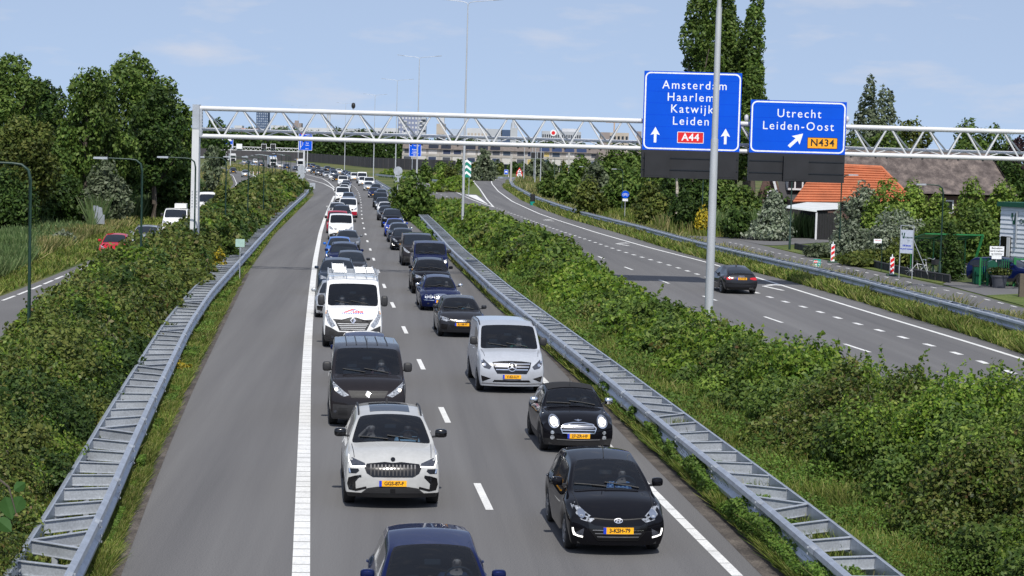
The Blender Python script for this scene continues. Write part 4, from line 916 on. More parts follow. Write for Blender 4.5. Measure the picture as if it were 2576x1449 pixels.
for k, (kit, pt, x, y, lb) in enumerate((('hatch', 'black', 843, 456, 'black hatchback squeezed in behind the far white van'), ('hatchb', 'white', 834, 453, 'small white car at the start of the bend'), ('suvb', 'slate', 836, 444, 'slate SUV behind the small white car in the bend'),
    ('saloon', 'silver', 818, 446, 'silver saloon on the inside of the bend'), ('hatch', 'dgrey', 808, 442.5, 'dark grey hatchback behind the silver saloon on the bend'), ('suvb', 'grey', 799, 441.5, 'grey SUV on the inside of the bend'),
    ('hatch', 'black', 786, 437, 'black hatchback next to the last white car before the round signs'), ('hatch', 'white', 773, 433.5, 'white hatchback beside the backs of the two round signs'), ('saloon', 'slate', 741, 429, 'slate blue car left of the round sign backs, before the yellow lorry'),
    ('suvb', 'navy', 717, 424.5, 'dark SUV between the yellow lorry and the white lorry'), ('hatch', 'white', 700, 421, 'white hatchback behind the thin lamp posts on the far bend'), ('hatchb', 'navy', 653, 417.5, 'navy hatchback left of the white lorry on the far bend'),
    ('hatch', 'lblue', 633, 418.5, 'pale blue car at the far left of the bend'), ('smallvan', 'white', 638, 411, 'small white van in the far lane on the left'), ('saloon', 'slate', 622, 412.5, 'slate saloon near the far left end of the traffic'),
    ('hatch', 'silver', 611, 411.5, 'silver hatchback near the far left end of the traffic'), ('smallvan', 'white', 568, 405.5, 'small white van, the farthest left vehicle seen past the silvery tree'))):
    car('f%d' % k, kit, pt, x, 'b', y, lb, skip=FAR)
# right lane, nearest first
car('hatchblack', 'hatch', 'black', 1534, 'b', 1388, 'glossy black small hatchback with hexagonal grille, plate 3-KSH-79', glass=G_)
car('mini', 'mini', 'black', 1444, 'b', 1136, 'black convertible with cloth roof, round headlights and chrome grille', glass=G_)
car('starvan', 'starvan', 'vsilver', 1276, 'b', 984, 'light silver people carrier with star grille, plate V-62-LLV', glass=G_)
car('hatchb', 'hatchb', 'dgrey', 1158, 'b', 846, 'dark grey small hatchback with four-ring grille behind the silver people carrier', glass=G_)
car('estate', 'estate', 'navy', 1105, 'b', 780, 'dark blue old estate with twin round headlamps and chrome grille', glass=G_)
car('r6', 'suvb', 'black', 1083, 'b', 738, 'black SUV behind the old dark blue estate', glass=G_, skip=('plate_text',))
car('r7', 'van', 'navy', 1080, 'r', 600, 'dark navy van behind the black SUV, two people in front', glass=G_)
car('r8', 'panelvan', 'brown', 1048, 'b', 668, 'dark panel van half hidden behind the navy van', skip=FAR)
car('r9', 'hatch', 'black', 1013, 'b', 629, 'glossy black low car left of the dark panel van', skip=FAR)
car('r10', 'estate', 'slate', 1003, 'b', 609, 'slate dark estate between the royal blue car and glossy black low car', skip=FAR)
car('r11', 'hatchb', 'rblue', 993, 'b', 595, 'royal blue sporty car', skip=FAR)
car('r12', 'suvb', 'black', 985, 'b', 572, 'black SUV with lit headlights in front of the grey brown car', skip=FAR)
car('r13', 'saloon', 'dgrey', 970, 'r', 516, 'dark grey saloon with papers behind its windscreen', skip=FAR)
car('r14', 'hatchb', 'white', 967, 'r', 506, 'white car with white mirrors behind the dark grey saloon', skip=FAR)
car('r15', 'saloon', 'dgrey', 960, 'r', 495, 'dark grey saloon between the white car and the black van', skip=FAR)
car('r16', 'smallvan', 'black', 954, 'b', 522, 'black van in the right lane with a white card in its windscreen', skip=FAR)
car('r17', 'hatch', 'lblue', 957, 'r', 474, 'pale blue roofed car behind the black van', skip=FAR)
car('r18', 'hatch', 'navy', 938, 'b', 497, 'navy hatchback left of the pale blue roofed car', skip=FAR)
car('r19', 'estate', 'dgrey', 943, 'r', 461, 'dark grey estate behind the navy hatchback', skip=FAR)
car('r20', 'hatch', 'silver', 924, 'b', 479, 'silver hatchback in front of the white van with the beacon', skip=FAR)
car('r21', 'van', 'white', 925, 'r', 444.5, 'white van with a beacon bar, behind the silver hatchback', skip=FAR)
for k, (kit, pt, x, y, lb) in enumerate((('smallvan', 'white', 910, 467.5, 'small white van between two bigger white vans'), ('bigvan', 'white', 907, 461.5, 'tall white box-like van in the right lane, tallest of the white vans'), ('smallvan', 'white', 888, 454.5, 'white small van left of the tall white van'),
    ('hatch', 'lblue', 879, 449, 'blue-silver hatchback behind the group of white vans'), ('hatchb', 'navy', 872, 445, 'navy hatchback behind the blue-silver hatchback'), ('saloon', 'slate', 865, 441.5, 'slate saloon before the second lamp mast in the bend'), ('hatch', 'white', 849, 438, 'white hatchback in the outer lane of the bend'),
    ('saloon', 'navy', 833, 434, 'navy saloon in the outer lane of the bend'), ('suvb', 'black', 820, 431, 'black SUV at the outer edge of the bend'), ('saloon', 'dgrey', 795, 426.5, 'dark grey saloon behind the round sign backs'), ('suvb', 'navy', 783, 423, 'navy SUV at the far side of the bend'), ('hatch', 'black', 772, 420, 'black hatchback farthest along the outer lane, near the yellow lorry'))):
    car('g%d' % k, kit, pt, x, 'b', y, lb, skip=FAR)
# slip road and local road
car('away', 'saloon', 'dgrey', 1845, 'z', FPX*CH/(737-hor(1845))+1.2, 'dark grey saloon driving away on the slip road, red tail lights', path=offs(R2, -4), group='cars elsewhere', skip=('grille', 'headlight', 'lamp_bulb', 'wiper'), turn=0.03, rev=True)
lp = lrR
gl = 'cars on the local road'
car('o1', 'hatch', 'bred', 292, 'z', 116, 'bright red hatchback behind the left hedge', path=lp, skip=FAR, group=gl)
car('o2', 'suvb', 'silver', 371, 'z', 125, 'silver SUV with roof rails behind the left hedge', path=lp, skip=FAR, group=gl)
car('o3', 'hatch', 'black', 408, 'z', 121, 'black car whose roof shows over the left hedge', path=lp, skip=FAR, rev=True, group=gl)
car('o4', 'van', 'white', 444, 'z', 151, 'white van with roof box left of the white gantry post', path=lp, skip=FAR, group=gl)
car('o5', 'bigvan', 'white', 525, 'z', 190, 'white tall van right of the white gantry post, behind the hedge', path=lp, skip=FAR, group=gl)
car('o6', 'hatch', 'navy', 605, 'z', 283, 'navy car low behind the hedge on the local road', path=lp, skip=FAR, group=gl)
car('o7', 'saloon', 'lgrey', 652, 'z', 308, 'pale grey saloon driving away on the local road', path=lp, skip=FAR, rev=True, group=gl)
car('o8', 'suvb', 'silver', 615, 'b', 446, 'silver SUV coming round the bend of the local road', path=lp, skip=FAR, group=gl)
car('o9', 'hatch', 'black', 583.5, 'b', 436, 'black car at the far end of the local road', path=lp, skip=FAR, group=gl)
car('o10', 'suvb', 'navy', 2538, 'z', 113, 'dark blue car parked behind the green fence', skip=FAR, turn=.75, group='cars elsewhere')
# extras on single vehicles
def extra(key, name, mb, m, smooth=False): return mb.build(name, m, CARS[key], smooth=smooth)
b = MB(); b.box((0, -2.46, .47), (1.80, .10, .34)); extra('l19', 'bumper', b, P['red'])
M_lug = mat('luggage_white', (.72, .72, .70), .6)
b = MB(); b.box((.3, .3, 2.12), (.9, 1.4, .34)); o = b.build('roof_box', M_lug, None); 
c4 = CARS['o4']; o.location = c4.location; o.rotation_euler = c4.rotation_euler; tag(o, 'white box strapped on the roof of the white van beside the gantry post', 'roof box')
# ladders lying on the builders' van
bv = CARS['bigvan']
def ladder(x, y0, y1, w, z, label, rz=0.0):
    b = MB()
    for s in (-1, 1): b.bar((x+s*w/2, y0, z), (x+s*w/2, y1, z), .03, .09)
    n = int((y1-y0)/.28)
    for k in range(n): b.cyl((x-w/2, y0+.14+k*.28, z), (x+w/2, y0+.14+k*.28, z), .016, n=6)
    o = b.build('ladder', M_lad, None); o.location = bv.location; o.rotation_euler = bv.rotation_euler
    return tag(o, label, 'ladder', 'ladders on the white van')
M_lad = mat('aluminium_ladder', (.62, .63, .64), .4, .4)
ladder(-.52, -.85, 2.3, .42, 2.62, 'raised aluminium ladder stacked highest on the white van roof')
ladder(-.45, -.8, 2.4, .46, 2.51, 'aluminium ladder lying under the raised one on the white van')
ladder(.28, -.75, 2.4, .40, 2.51, 'aluminium ladder on the middle of the white van roof')
ladder(.62, -.75, 2.4, .26, 2.51, 'narrow aluminium ladder at the driver side of the white van roof')
# lorries on the far bend
def lorry(x, y, label, cabm, boxm, top, loader=False, path=DL):
    dist = FPX*CH/(y-hor(x))+4; p = D(x, 600, dist); rz = head(path, p)
    t = thing('lorry', label, 'lorry', (p[0], dist, 0), rz, 'lorries on the far bend')
    b = MB(); b.box((0, -3.1, 1.85), (2.45, 1.9, 2.3)); b.slab([(-1.22, 3.0), (1.22, 3.0), (1.0, 3.5), (-1.0, 3.5)], -3.9, -2.4); b.build('cab', cabm, t)
    b = MB(); b.box((0, -4.075, 2.35), (2.1, .04, .95)); b.build('windscreen', M_glassdk, t)
    b = MB(); b.box((0, -4.09, 1.25), (1.7, .06, .7)); b.build('grille', M_gloss, t); b = MB(); b.box((0, -4.1, .65), (2.4, .12, .45)); b.build('bumper', M_plas, t)
    for s in (-1, 1):
        b = MB(); b.box((s*.98, -4.17, .68), (.32, .05, .18)); b.build('headlight', M_lamp, t); b = MB(); b.box((s*1.42, -3.9, 2.3), (.16, .12, .6)); b.build('mirror', M_plas, t)
    if not loader: b = MB(); b.box((0, 1.3, 2.35), (2.5, 6.6, 2.7)); b.box((0, -1.95, 3.2), (2.3, .3, .9)); b.build('load_box', boxm, t)
    else:
        b = MB(); b.box((0, 1.3, 1.1), (2.45, 6.4, .25)); b.build('load_bed', M_black, t); b = MB(); b.box((-.5, .6, 3.3), (1.9, 3.2, .16)); b.bar((.6, -.9, 1.2), (.9, -.7, 3.6), .28); b.bar((.9, -.7, 3.5), (.2, 2.5, 3.3), .24); b.build('loader_crane', boxm, t)
    if top: b = MB(); b.box((0, -1.2 if not loader else -3.2, 3.78 if not loader else 3.3), (2.4, 1.2, .40)); b.build('roof_panel', top, t)
    tm, rm = wheel_meshes(.48, .28)
    for y in (-2.9, 1.6, 3.2):
        for s in (-1, 1): q = link('wheel', tm, M_rub, t); q.location = (s*1.05, y, .48); link('rim', rm, M_alu, q)
    return t
lorry(750, 428, 'yellow and white lorry with a loader crane behind its cab', M_white, M_galv2, mat('lorry_yellow', (.75, .42, .03), .4), True)
lorry(681, 421, 'white lorry with a blue roof edge', M_white, M_white, mat('lorry_blue', (.05, .22, .65), .4))
lorry(581, 408, 'plain white lorry at the far left of the traffic', M_white, M_white, None)
# ---------------------------------------------------------------- vegetation
_perm = rng.random((32, 32, 32))
def vnoise(p, s):                                       # smooth lattice noise 0..1
    q = np.asarray(p)/s; i = np.floor(q).astype(int); f = q-i; f = f*f*(3-2*f); r = 0
    for a in (0, 1):
        for b in (0, 1):
            for c in (0, 1):
                wgt = (f[:, 0] if a else 1-f[:, 0])*(f[:, 1] if b else 1-f[:, 1])*(f[:, 2] if c else 1-f[:, 2])
                r = r+wgt*_perm[(i[:, 0]+a) % 32, (i[:, 1]+b) % 32, (i[:, 2]+c) % 32]
    return r
def unit(v): return v/np.maximum(np.linalg.norm(v, axis=1), 1e-9)[:, None]
def raw_quads(name, V, m, parent=None, o=(0, 0, 0), mi=None):
    n = len(V)//4; me = bpy.data.meshes.new(name); me.vertices.add(4*n); me.vertices.foreach_set('co', (V-np.array(o)).astype(np.float32).ravel())
    me.loops.add(4*n); me.loops.foreach_set('vertex_index', np.arange(4*n, dtype=np.int32)); me.polygons.add(n)
    me.polygons.foreach_set('loop_start', np.arange(0, 4*n, 4, dtype=np.int32)); me.polygons.foreach_set('loop_total', np.full(n, 4, dtype=np.int32)); me.update(calc_edges=True)
    if mi is not None:
        for q in m: me.materials.append(q)
        me.polygons.foreach_set('material_index', np.asarray(mi, dtype=np.int32)); m = m[0]
    return link(name, me, m, parent)
def leafquads(C, Nn, ln, asp=.5, droop=None):
    n = len(C); t = rng.normal(size=(n, 3))
    if droop is not None: t = t*.45+np.array(droop)
    Nn = unit(Nn); t = unit(t-Nn*np.sum(t*Nn, 1)[:, None]); b = np.cross(Nn, t); ln = (np.asarray(ln)*np.ones(n)*(.7+.6*rng.random(n)))[:, None]*.5
    V = np.empty((n, 4, 3)); V[:, 0] = C-t*ln; V[:, 1] = C+b*ln*asp-t*ln*.1+Nn*ln*.12; V[:, 2] = C+t*ln; V[:, 3] = C-b*ln*asp-t*ln*.1+Nn*ln*.12
    return V.reshape(-1, 3)
def blades(C, h, wd, lean=.35):                         # upright grass blades (narrow quads)
    n = len(C); a = rng.random(n)*6.283; u = np.stack([np.cos(a), np.sin(a), a*0], 1); h = (np.asarray(h)*np.ones(n)*(.5+.8*rng.random(n)))[:, None]; wv = (np.asarray(wd)*np.ones(n))[:, None]
    l = rng.normal(size=(n, 3))*lean*h; l[:, 2] = 0; top = C+np.array([0, 0, 1.])*h+l
    V = np.empty((n, 4, 3)); V[:, 0] = C-u*wv*.5; V[:, 1] = C+u*wv*.5; V[:, 2] = top+u*wv*.15; V[:, 3] = top-u*wv*.15
    return V.reshape(-1, 3)
L_hedgeL = leafmat('dark_hedge_leaves', [(.026, .050, .009), (.050, .088, .014), (.080, .120, .020), (.125, .165, .032), (.060, .095, .016), (.15, .155, .04), (.18, .235, .055), (.12, .075, .03)], .26, .45)
L_hedgeM = leafmat('bright_hedge_leaves', [(.030, .075, .008), (.070, .140, .014), (.120, .200, .022), (.185, .270, .036), (.100, .165, .020), (.25, .29, .06)], .32, .45)
L_tree = {k: leafmat(k+'_leaves', c, .25, patch=.25) for k, c in dict(
    dark=[(.018, .042, .009), (.034, .070, .014), (.054, .098, .020), (.08, .125, .028)], mid=[(.036, .074, .014), (.066, .118, .02), (.10, .158, .03), (.14, .19, .042)],
    olive=[(.042, .066, .013), (.075, .105, .02), (.11, .14, .03), (.16, .17, .042)], bright=[(.07, .13, .018), (.12, .20, .03), (.18, .26, .045), (.25, .32, .07)],
    silver=[(.09, .12, .075), (.15, .19, .12), (.23, .27, .19), (.33, .36, .28)], sage=[(.06, .085, .045), (.095, .125, .065), (.14, .17, .10), (.20, .23, .15)],
    purple=[(.025, .015, .018), (.045, .025, .03), (.06, .04, .04)], yellow=[(.30, .24, .02), (.55, .42, .03), (.10, .13, .03)]).items()}
L_grass = leafmat('verge_grass', [(.055, .10, .014), (.095, .155, .022), (.15, .20, .035), (.22, .24, .06), (.28, .26, .10)], .3, patch=.35)
L_dry = leafmat('dry_grass', [(.11, .14, .035), (.18, .19, .06), (.28, .25, .10), (.38, .33, .16), (.08, .13, .025), (.12, .17, .04)], .3, patch=.12)
L_reed = leafmat('reeds', [(.05, .095, .03), (.085, .14, .045), (.12, .18, .065), (.17, .21, .09)], .3, patch=.15)
L_cover = leafmat('low_leafy_weeds', [(.045, .095, .012), (.075, .145, .02), (.11, .19, .03), (.15, .22, .045)], .3, patch=.5)
M_bark = mat('bark', (.085, .07, .055), .9, 0, [(3, .3, (1, 1, .3))])
PXM = FPX*.3975                                         # picture pixels per metre at one metre
def lf(dist, px): return px*dist/PXM
def between(A, B, n, y0, y1, pw=1.0, dens=None):
    """points strewn between two boundary lines, denser near the viewer"""
    if pw: u = rng.random(n); y = 1/(1/y0+(1/y1-1/y0)*u)
    else: y = y0+(y1-y0)*rng.random(n)
    t = rng.random(n); A = A[np.argsort(A[:, 1])]; B = B[np.argsort(B[:, 1])]
    xa = np.interp(y, A[:, 1], A[:, 0]); xb = np.interp(y, B[:, 1], B[:, 0]); return np.stack([xa+(xb-xa)*t, y, y*0], 1), t, xb-xa
def hedge(name, label, A, B, y0, y1, hfun, ms, nb, px=4.7, group=None, dens=1.15, rr=(.55, 1.15), wts=(.4, .35, .15, .1)):
    P_, t, wd = between(A, B, nb, y0, y1, 0)
    hh = np.interp(P_[:, 1], *hfun)*(.62+.42*rng.random(nb))*np.minimum(1, .45+1.9*np.minimum(t, 1-t)); Vs = []; MI = []
    tint = vnoise(np.c_[P_[:, :2], P_[:, 1]*0+7], 3.0)
    for p, h, tn in zip(P_, hh, tint):
        d_ = p[1]; r = min(rng.uniform(*rr)*(1 if d_ < 120 else 1.5), h*.75+.2); rz = h*.56; l = lf(d_, px); n = int(min(9000, (2*math.pi*r*r+3.2*r*rz*1.4)*dens/(.28*l*l)))
        if n < 6: continue
        q = rng.normal(size=(n, 3)); q[:, 2] = np.abs(q[:, 2])*1.15-.55; q[:, 1] -= .35; q = unit(q); rad = (1-.5*rng.random(n)**1.5)*(.70+.6*vnoise(q*2.2+p*3.1, .75)); C = np.array([p[0], p[1], h-rz])+q*np.array([r, r, rz])*rad[:, None]
        k = (vnoise(C, .42) > .27) & (C[:, 2] > .03); C = C[k]; Nn = q[k]*.9+rng.normal(size=(len(C), 3))*.8+np.array([0, -.1, .25]); Vs.append(leafquads(C, Nn, l*(.8+.5*rng.random()), .58))
        MI += [int(np.searchsorted(np.cumsum(wts), min(.999, max(0, (tn-.5)*1.7+.5+rng.normal()*.12))))]*len(C)
    V = np.vstack(Vs); n = nb*190
    # straggling shoots above the crest
    ns = min(900, n//600); S, ts, ws = between(A, B, ns, y0, y1); ts = ts; hs = np.interp(S[:, 1], *hfun)*np.minimum(1, .45+1.9*np.minimum(ts, 1-ts))*.85
    K_ = 26; Q = np.repeat(S, K_, 0); u = rng.random(len(Q)); lean = np.repeat(rng.normal(size=(ns, 2))*.22, K_, 0); hl = np.repeat(.3+.6*rng.random(ns), K_)
    Q[:, 2] = np.repeat(hs, K_)*.85+u*hl; Q[:, :2] += lean*u[:, None]+rng.normal(size=(len(Q), 2))*.055*(1.2-u)[:, None]
    MI += [0]*len(Q); V = np.vstack([V, leafquads(Q, rng.normal(size=Q.shape)+np.array([0, -.5, .5]), lf(Q[:, 1], px*.9), .6)])
    o = (float(np.mean(V[:, 0])), float(np.mean(V[:, 1])), 0); t_ = thing(name, label, 'hedge', o, 0, group)
    raw_quads('foliage', V, ms, t_, o, MI)
    b = MB()
    for p, h_ in list(zip(S, hs))[:70]: b.tube([(p[0], p[1], 0), (p[0]+rng.normal()*.2, p[1]+rng.normal()*.2, h_*.55), (p[0]+rng.normal()*.3, p[1]+rng.normal()*.3, h_*.9)], [.03, .02, .008], 4)
    st = b.build('stems', M_bark, t_, o); st['kind'] = 'stuff'
    return t_
HL = chain([(x, y, 0) for x, y in ((-9, 22), (-10.6, 32), (-12.4, 42), (-14.0, 52), (-16.4, 68), (-17.7, 82), (-18.9, 100), (-21.2, 125), (-24.3, 150), (-28, 185), (-32.5, 225), (-38, 280), (-42, 325))], 3, 2)
hedge('roadside_hedge', 'dark olive hedge between the local road and the left guard rail', HL, offs(gLb, -.55), 24, 300,
    ([20, 40, 55, 68, 82, 100, 160, 220, 300], [1.9, 2.0, 2.1, 2.4, 2.8, 2.6, 2.5, 2.9, 3.0]), (L_hedgeL, L_tree['olive'], L_hedgeM, L_tree['dark']), 1850, wts=(.50, .18, .07, .25))
gMb = offs(gMf, .80)
e1x = e1.copy(); e1x[:, 0] -= np.interp(e1[:, 1], [30, 45, 58, 90, 110], [1.2, 1.6, 2.4, 2.0, .9])
mA = np.vstack([offs(gMb, 1.95), offs(gM2, 1.5)[4:]])
hedge('median_hedge', 'bright green hedge between the queue and the slip road', mA, e1x, 22, 285,
    ([20, 38, 48, 60, 80, 92, 105, 150, 180, 200, 230, 290], [2.8, 2.8, 2.3, 1.7, 1.6, 2.0, 2.5, 2.2, 1.9, 1.5, .9, .6]), (L_hedgeM, L_tree['mid'], L_tree['bright'], L_hedgeL), 1500, wts=(.42, .28, .1, .2))
hedge('low_hedge', 'low green hedge on the far verge below the noise wall', offs(gI, -6), offs(gI, -.6), 330, 520, ([300, 550], [1.3, 1.6]), (L_hedgeM, L_hedgeL), 300, wts=(.6, .4))
def strew(name, m, A, B, n, y0, y1, h, px=1.4, pw=1, kind='grass', lean=.55, gap=None):
    C, t, wd = between(A, B, n, y0, y1, pw)
    if gap: C = C[vnoise(C, gap[0]) > gap[1]]
    hv = h*(.55+.9*vnoise(C, 1.3)); V = blades(C, hv, np.maximum(.012, lf(C[:, 1], px)), lean)
    return tag(raw_quads(name, V, m), kind='stuff')
def cover(name, m, A, B, n, y0, y1, h, px=4, gap=None):
    C, t, wd = between(A, B, n, y0, y1)
    if gap: C = C[vnoise(C, gap[0]) > gap[1]]
    C[:, 2] = h*(.15+.85*rng.random(len(C)))*(.3+1.2*vnoise(np.c_[C[:, :2], C[:, 0]*0], .8)); Nn = rng.normal(size=C.shape)*.7+np.array([0, -.3, 1.])
    return tag(raw_quads(name, leafquads(C, Nn, lf(C[:, 1], px), .7), m), kind='stuff')
# verges along the queue
strew('verge_grass', L_grass, offs(AL, -.1), offs(gLf, -.1), 90000, 26, 260, .19, 1.2)
cover('verge_weeds', L_cover, offs(AL, -.2), offs(gLf, .1), 80000, 26, 260, .24, 2.8, gap=(1.2, .38))
strew('verge_grass', L_grass, offs(AR, .0), offs(gMf, .0), 50000, 24, 260, .24, 1.5)
cover('verge_weeds', L_cover, offs(AR, -.12), offs(gMf, .45), 150000, 24, 190, .46, 3.4, gap=(.9, .12))
strew('rail_grass', L_grass, offs(gMb, -.6), offs(gMb, 2.6), 120000, 22, 270, .42, 1.3)
cover('rail_weeds', L_cover, offs(gMb, .15), offs(gMb, 2.8), 110000, 22, 260, .6, 3.2, gap=(1.1, .33))
strew('rail_grass', L_grass, offs(gLb, -.4), offs(gLb, .5), 24000, 26, 260, .35, 1.6)
strew('slip_verge_grass', L_grass, offs(gRf, -1.6), offs(gRf, .9), 70000, 55, 420, .38, 1.6)
strew('slip_verge_grass', L_dry, offs(gRf, .6), offs(gRf, 2.0), 18000, 55, 420, .5, 1.6)
strew('left_verge_grass', L_grass, offs(lrL, -.2), offs(lrL, -5), 60000, 48, 330, .25, 1.6)
strew('left_dry_grass', L_dry, offs(lrL, -2.5), offs(lrL, -11), 34000, 48, 330, .45, 1.4, lean=.5)
strew('left_bank_grass', L_reed, offs(lrL, -4), offs(lrL, -13), 60000, 48, 330, .6, 1.5, lean=.4)
def field(name, m, px, n, h, w=1.6, lean=.25, gap=None, hfn=None):    # blades strewn inside a ground outline given by survey points
    Q = np.array([G(x, y)[:2] for x, y in px]); lo, hi = Q.min(0), Q.max(0); C = np.zeros((0, 3))
    while len(C) < n:
        p = lo+(hi-lo)*rng.random((n*2, 2)); ins = np.zeros(len(p), bool); j = len(Q)-1
        for i in range(len(Q)):
            c = ((Q[i, 1] > p[:, 1]) != (Q[j, 1] > p[:, 1])) & (p[:, 0] < (Q[j, 0]-Q[i, 0])*(p[:, 1]-Q[i, 1])/(Q[j, 1]-Q[i, 1]+1e-12)+Q[i, 0]); ins ^= c; j = i
        p = p[ins]; C = np.vstack([C, np.c_[p, p[:, 0]*0]])
        if not ins.any(): break
    C = C[:n]
    if gap: C = C[vnoise(C, gap[0]) > gap[1]]
    hv = h*(.6+.8*vnoise(C, 4.0)); return tag(raw_quads(name, blades(C, hv, np.maximum(.03, lf(C[:, 1], w)), lean), m), kind='stuff')
field('reed_bed', L_reed, [(225, 590), (300, 560), (400, 545), (470, 520), (500, 490), (440, 485), (330, 500), (250, 530)], 34000, 1.9, 1.5, .24)
field('reed_bed', L_reed, [(-40, 720), (40, 690), (90, 660), (60, 620), (-40, 640)], 9000, .9, 1.5, .3)
field('dry_grass_field', L_dry, [(100, 650), (240, 598), (330, 575), (330, 560), (200, 585), (60, 640)], 12000, .55, 1.5, .4)
field('dry_grass_bank', L_dry, [(622, 433), (660, 448), (690, 470), (735, 470), (750, 442), (690, 432), (640, 424), (590, 418), (570, 425)], 9000, .8, 1.6)
field('dry_grass_bank', L_dry, [(530, 470), (575, 470), (575, 442), (550, 430), (500, 440)], 6000, .9, 1.8)
field('island_meadow', L_dry, [(1040, 447), (1100, 458), (1180, 470), (1190, 450), (1120, 445), (1000, 438)], 16000, .7, 1.5)
field('meadow', L_dry, [(1300, 475), (1340, 490), (1400, 500), (1480, 505), (1500, 470), (1400, 455), (1300, 450)], 12000, .9, 1.6)
field('farm_meadow', L_reed, [(1800, 592), (1990, 597), (2120, 600), (2120, 565), (1960, 560), (1800, 565)], 22000, 1.5, 1.8, .2)
field('farm_meadow', L_dry, [(1650, 590), (1800, 590), (1980, 572), (2100, 575), (2100, 560), (1700, 548)], 14000, 1.2, 1.7, .2)
field('slip_meadow', L_grass, [(1480, 545), (1600, 570), (1720, 590), (1830, 597), (1830, 560), (1640, 535), (1500, 520)], 20000, .7, 1.7)
def crown(blobs, dist, m, px=4.4, dens=2.3, droop=None, gap=.30, gs=1.5, asp=.55, jit=.75):
    out = []; l = lf(dist, px)
    for (c, r) in blobs:
        a = 4*math.pi*((r[0]*r[1])**1.6/3+(r[0]*r[2])**1.6/3+(r[1]*r[2])**1.6/3)**(1/1.6); n = int(a*dens/(.45*l*l*asp/.5)); n = min(n, 42000)
        d = unit(rng.normal(size=(n, 3))); rad = (1-.42*rng.random(n)**1.6)*(.80+.42*vnoise(d*3+np.array(c), .8)); q = np.array(c)+d*np.array(r)*rad[:, None]
        k = (vnoise(q, gs) > gap) & (q[:, 2] > .1); q = q[k]; d = d[k]; out.append(leafquads(q, d*.9+rng.normal(size=q.shape)*jit+np.array([0, 0, .25]), l, asp, droop))
    return np.vstack(out)
def tree(x, dist, x0, x1, ytop, kind, label, ybot=None, shape='round', cat='tree', name='tree', px=4.4, dens=2.0, group=None, nb=9, gap=.30, trunk=True, droop=None, bark=None, gs=None):
    p = D(x, 600, dist); wd = (x1-x0)*dist/FPX; H = CH+(hor(x)-ytop)*dist/FPX; zb = 0.0 if ybot is None else max(0, CH+(hor(x)-ybot)*dist/FPX)
    R = wd/2*{'round': 1.22, 'column': 1.12, 'cone': 1.2, 'shrub': 1.32}[shape]; o = (p[0], dist, 0); bl = []
    if shape == 'round':
        hc = H-zb
        hc = (H-zb)/2; cz = zb+hc; bl.append(((p[0], dist, cz), (R*.74, R*.74, hc*.76)))
        for k in range(nb):
            u = 1-2*(k+.5)/nb; a = k*2.4+x*.7; q = math.sqrt(1-u*u)*.62*R; br = R*(.36+.12*rng.random()); bl.append(((p[0]+q*math.cos(a), dist+q*math.sin(a), cz+u*hc*.66), (br, br, min(br*1.05, hc*.42))))
    elif shape == 'column':
        n = max(4, int((H-zb)/(R*1.3)))
        for k in range(n):
            u = (k+.5)/n; br = R*(.62+.38*math.sin(math.pi*(.15+.75*u)))*(1-.45*max(0, u-.7)/.3); bl.append(((p[0]+rng.normal()*R*.22, dist+rng.normal()*R*.22, zb+(H-zb)*u), (br*.9, br*.9, (H-zb)/n*.85)))
    elif shape == 'cone':
        n = 8
        for k in range(n):
            u = (k+.3)/n; br = R*(1-u)**.8*1.05+.12*R; bl.append(((p[0]+rng.normal()*R*.12, dist+rng.normal()*R*.1, zb+(H-zb)*(u*.96+.06)), (br, br, (H-zb)/n*.95)))
    elif shape == 'shrub':
        for k in range(nb):
            a = k*2.4; q = R*.55*math.sqrt((k+.4)/nb); hz = H*(.55+.5*(1-q/R)*rng.random()); bl.append(((p[0]+q*math.cos(a)*1.05, dist+q*math.sin(a)*.8, hz*.55), (R*.48, R*.44, hz*.52)))
        bl.append(((p[0], dist, H*.62), (R*.5, R*.5, H*.45)))
    V = crown(bl, dist, None, px, dens, droop, gap, gs or max(.5, R*.28)); V = V[:len(V)//4*4]
    t = thing(name, label, cat, o, 0, group); raw_quads('crown' if cat == 'tree' else 'foliage', V, L_tree[kind], t, o)
    if trunk:
        b = MB(); tr = max(.06, H*.018); hz = zb+(H-zb)*.55
        b.tube([(p[0], dist, -.05), (p[0]+R*.03, dist, zb*.6+.3), (p[0]-R*.04, dist+.1, hz*.7), (p[0], dist, hz)], [tr*1.35, tr, tr*.7, tr*.3], 8)
        for k in range(7):
            a = k*2.4; z0 = zb*.8+(hz-zb*.8)*(.25+.1*k); b.tube([(p[0], dist, z0), (p[0]+R*.35*math.cos(a), dist+R*.35*math.sin(a), z0+H*.08), (p[0]+R*.65*math.cos(a), dist+R*.65*math.sin(a), z0+H*.19)], [tr*.42, tr*.25, tr*.1], 5)
        b.build('trunk' if cat == 'tree' else 'stems', bark or M_bark, t, o, True)
    return t
wl = 'trees of the left wood'
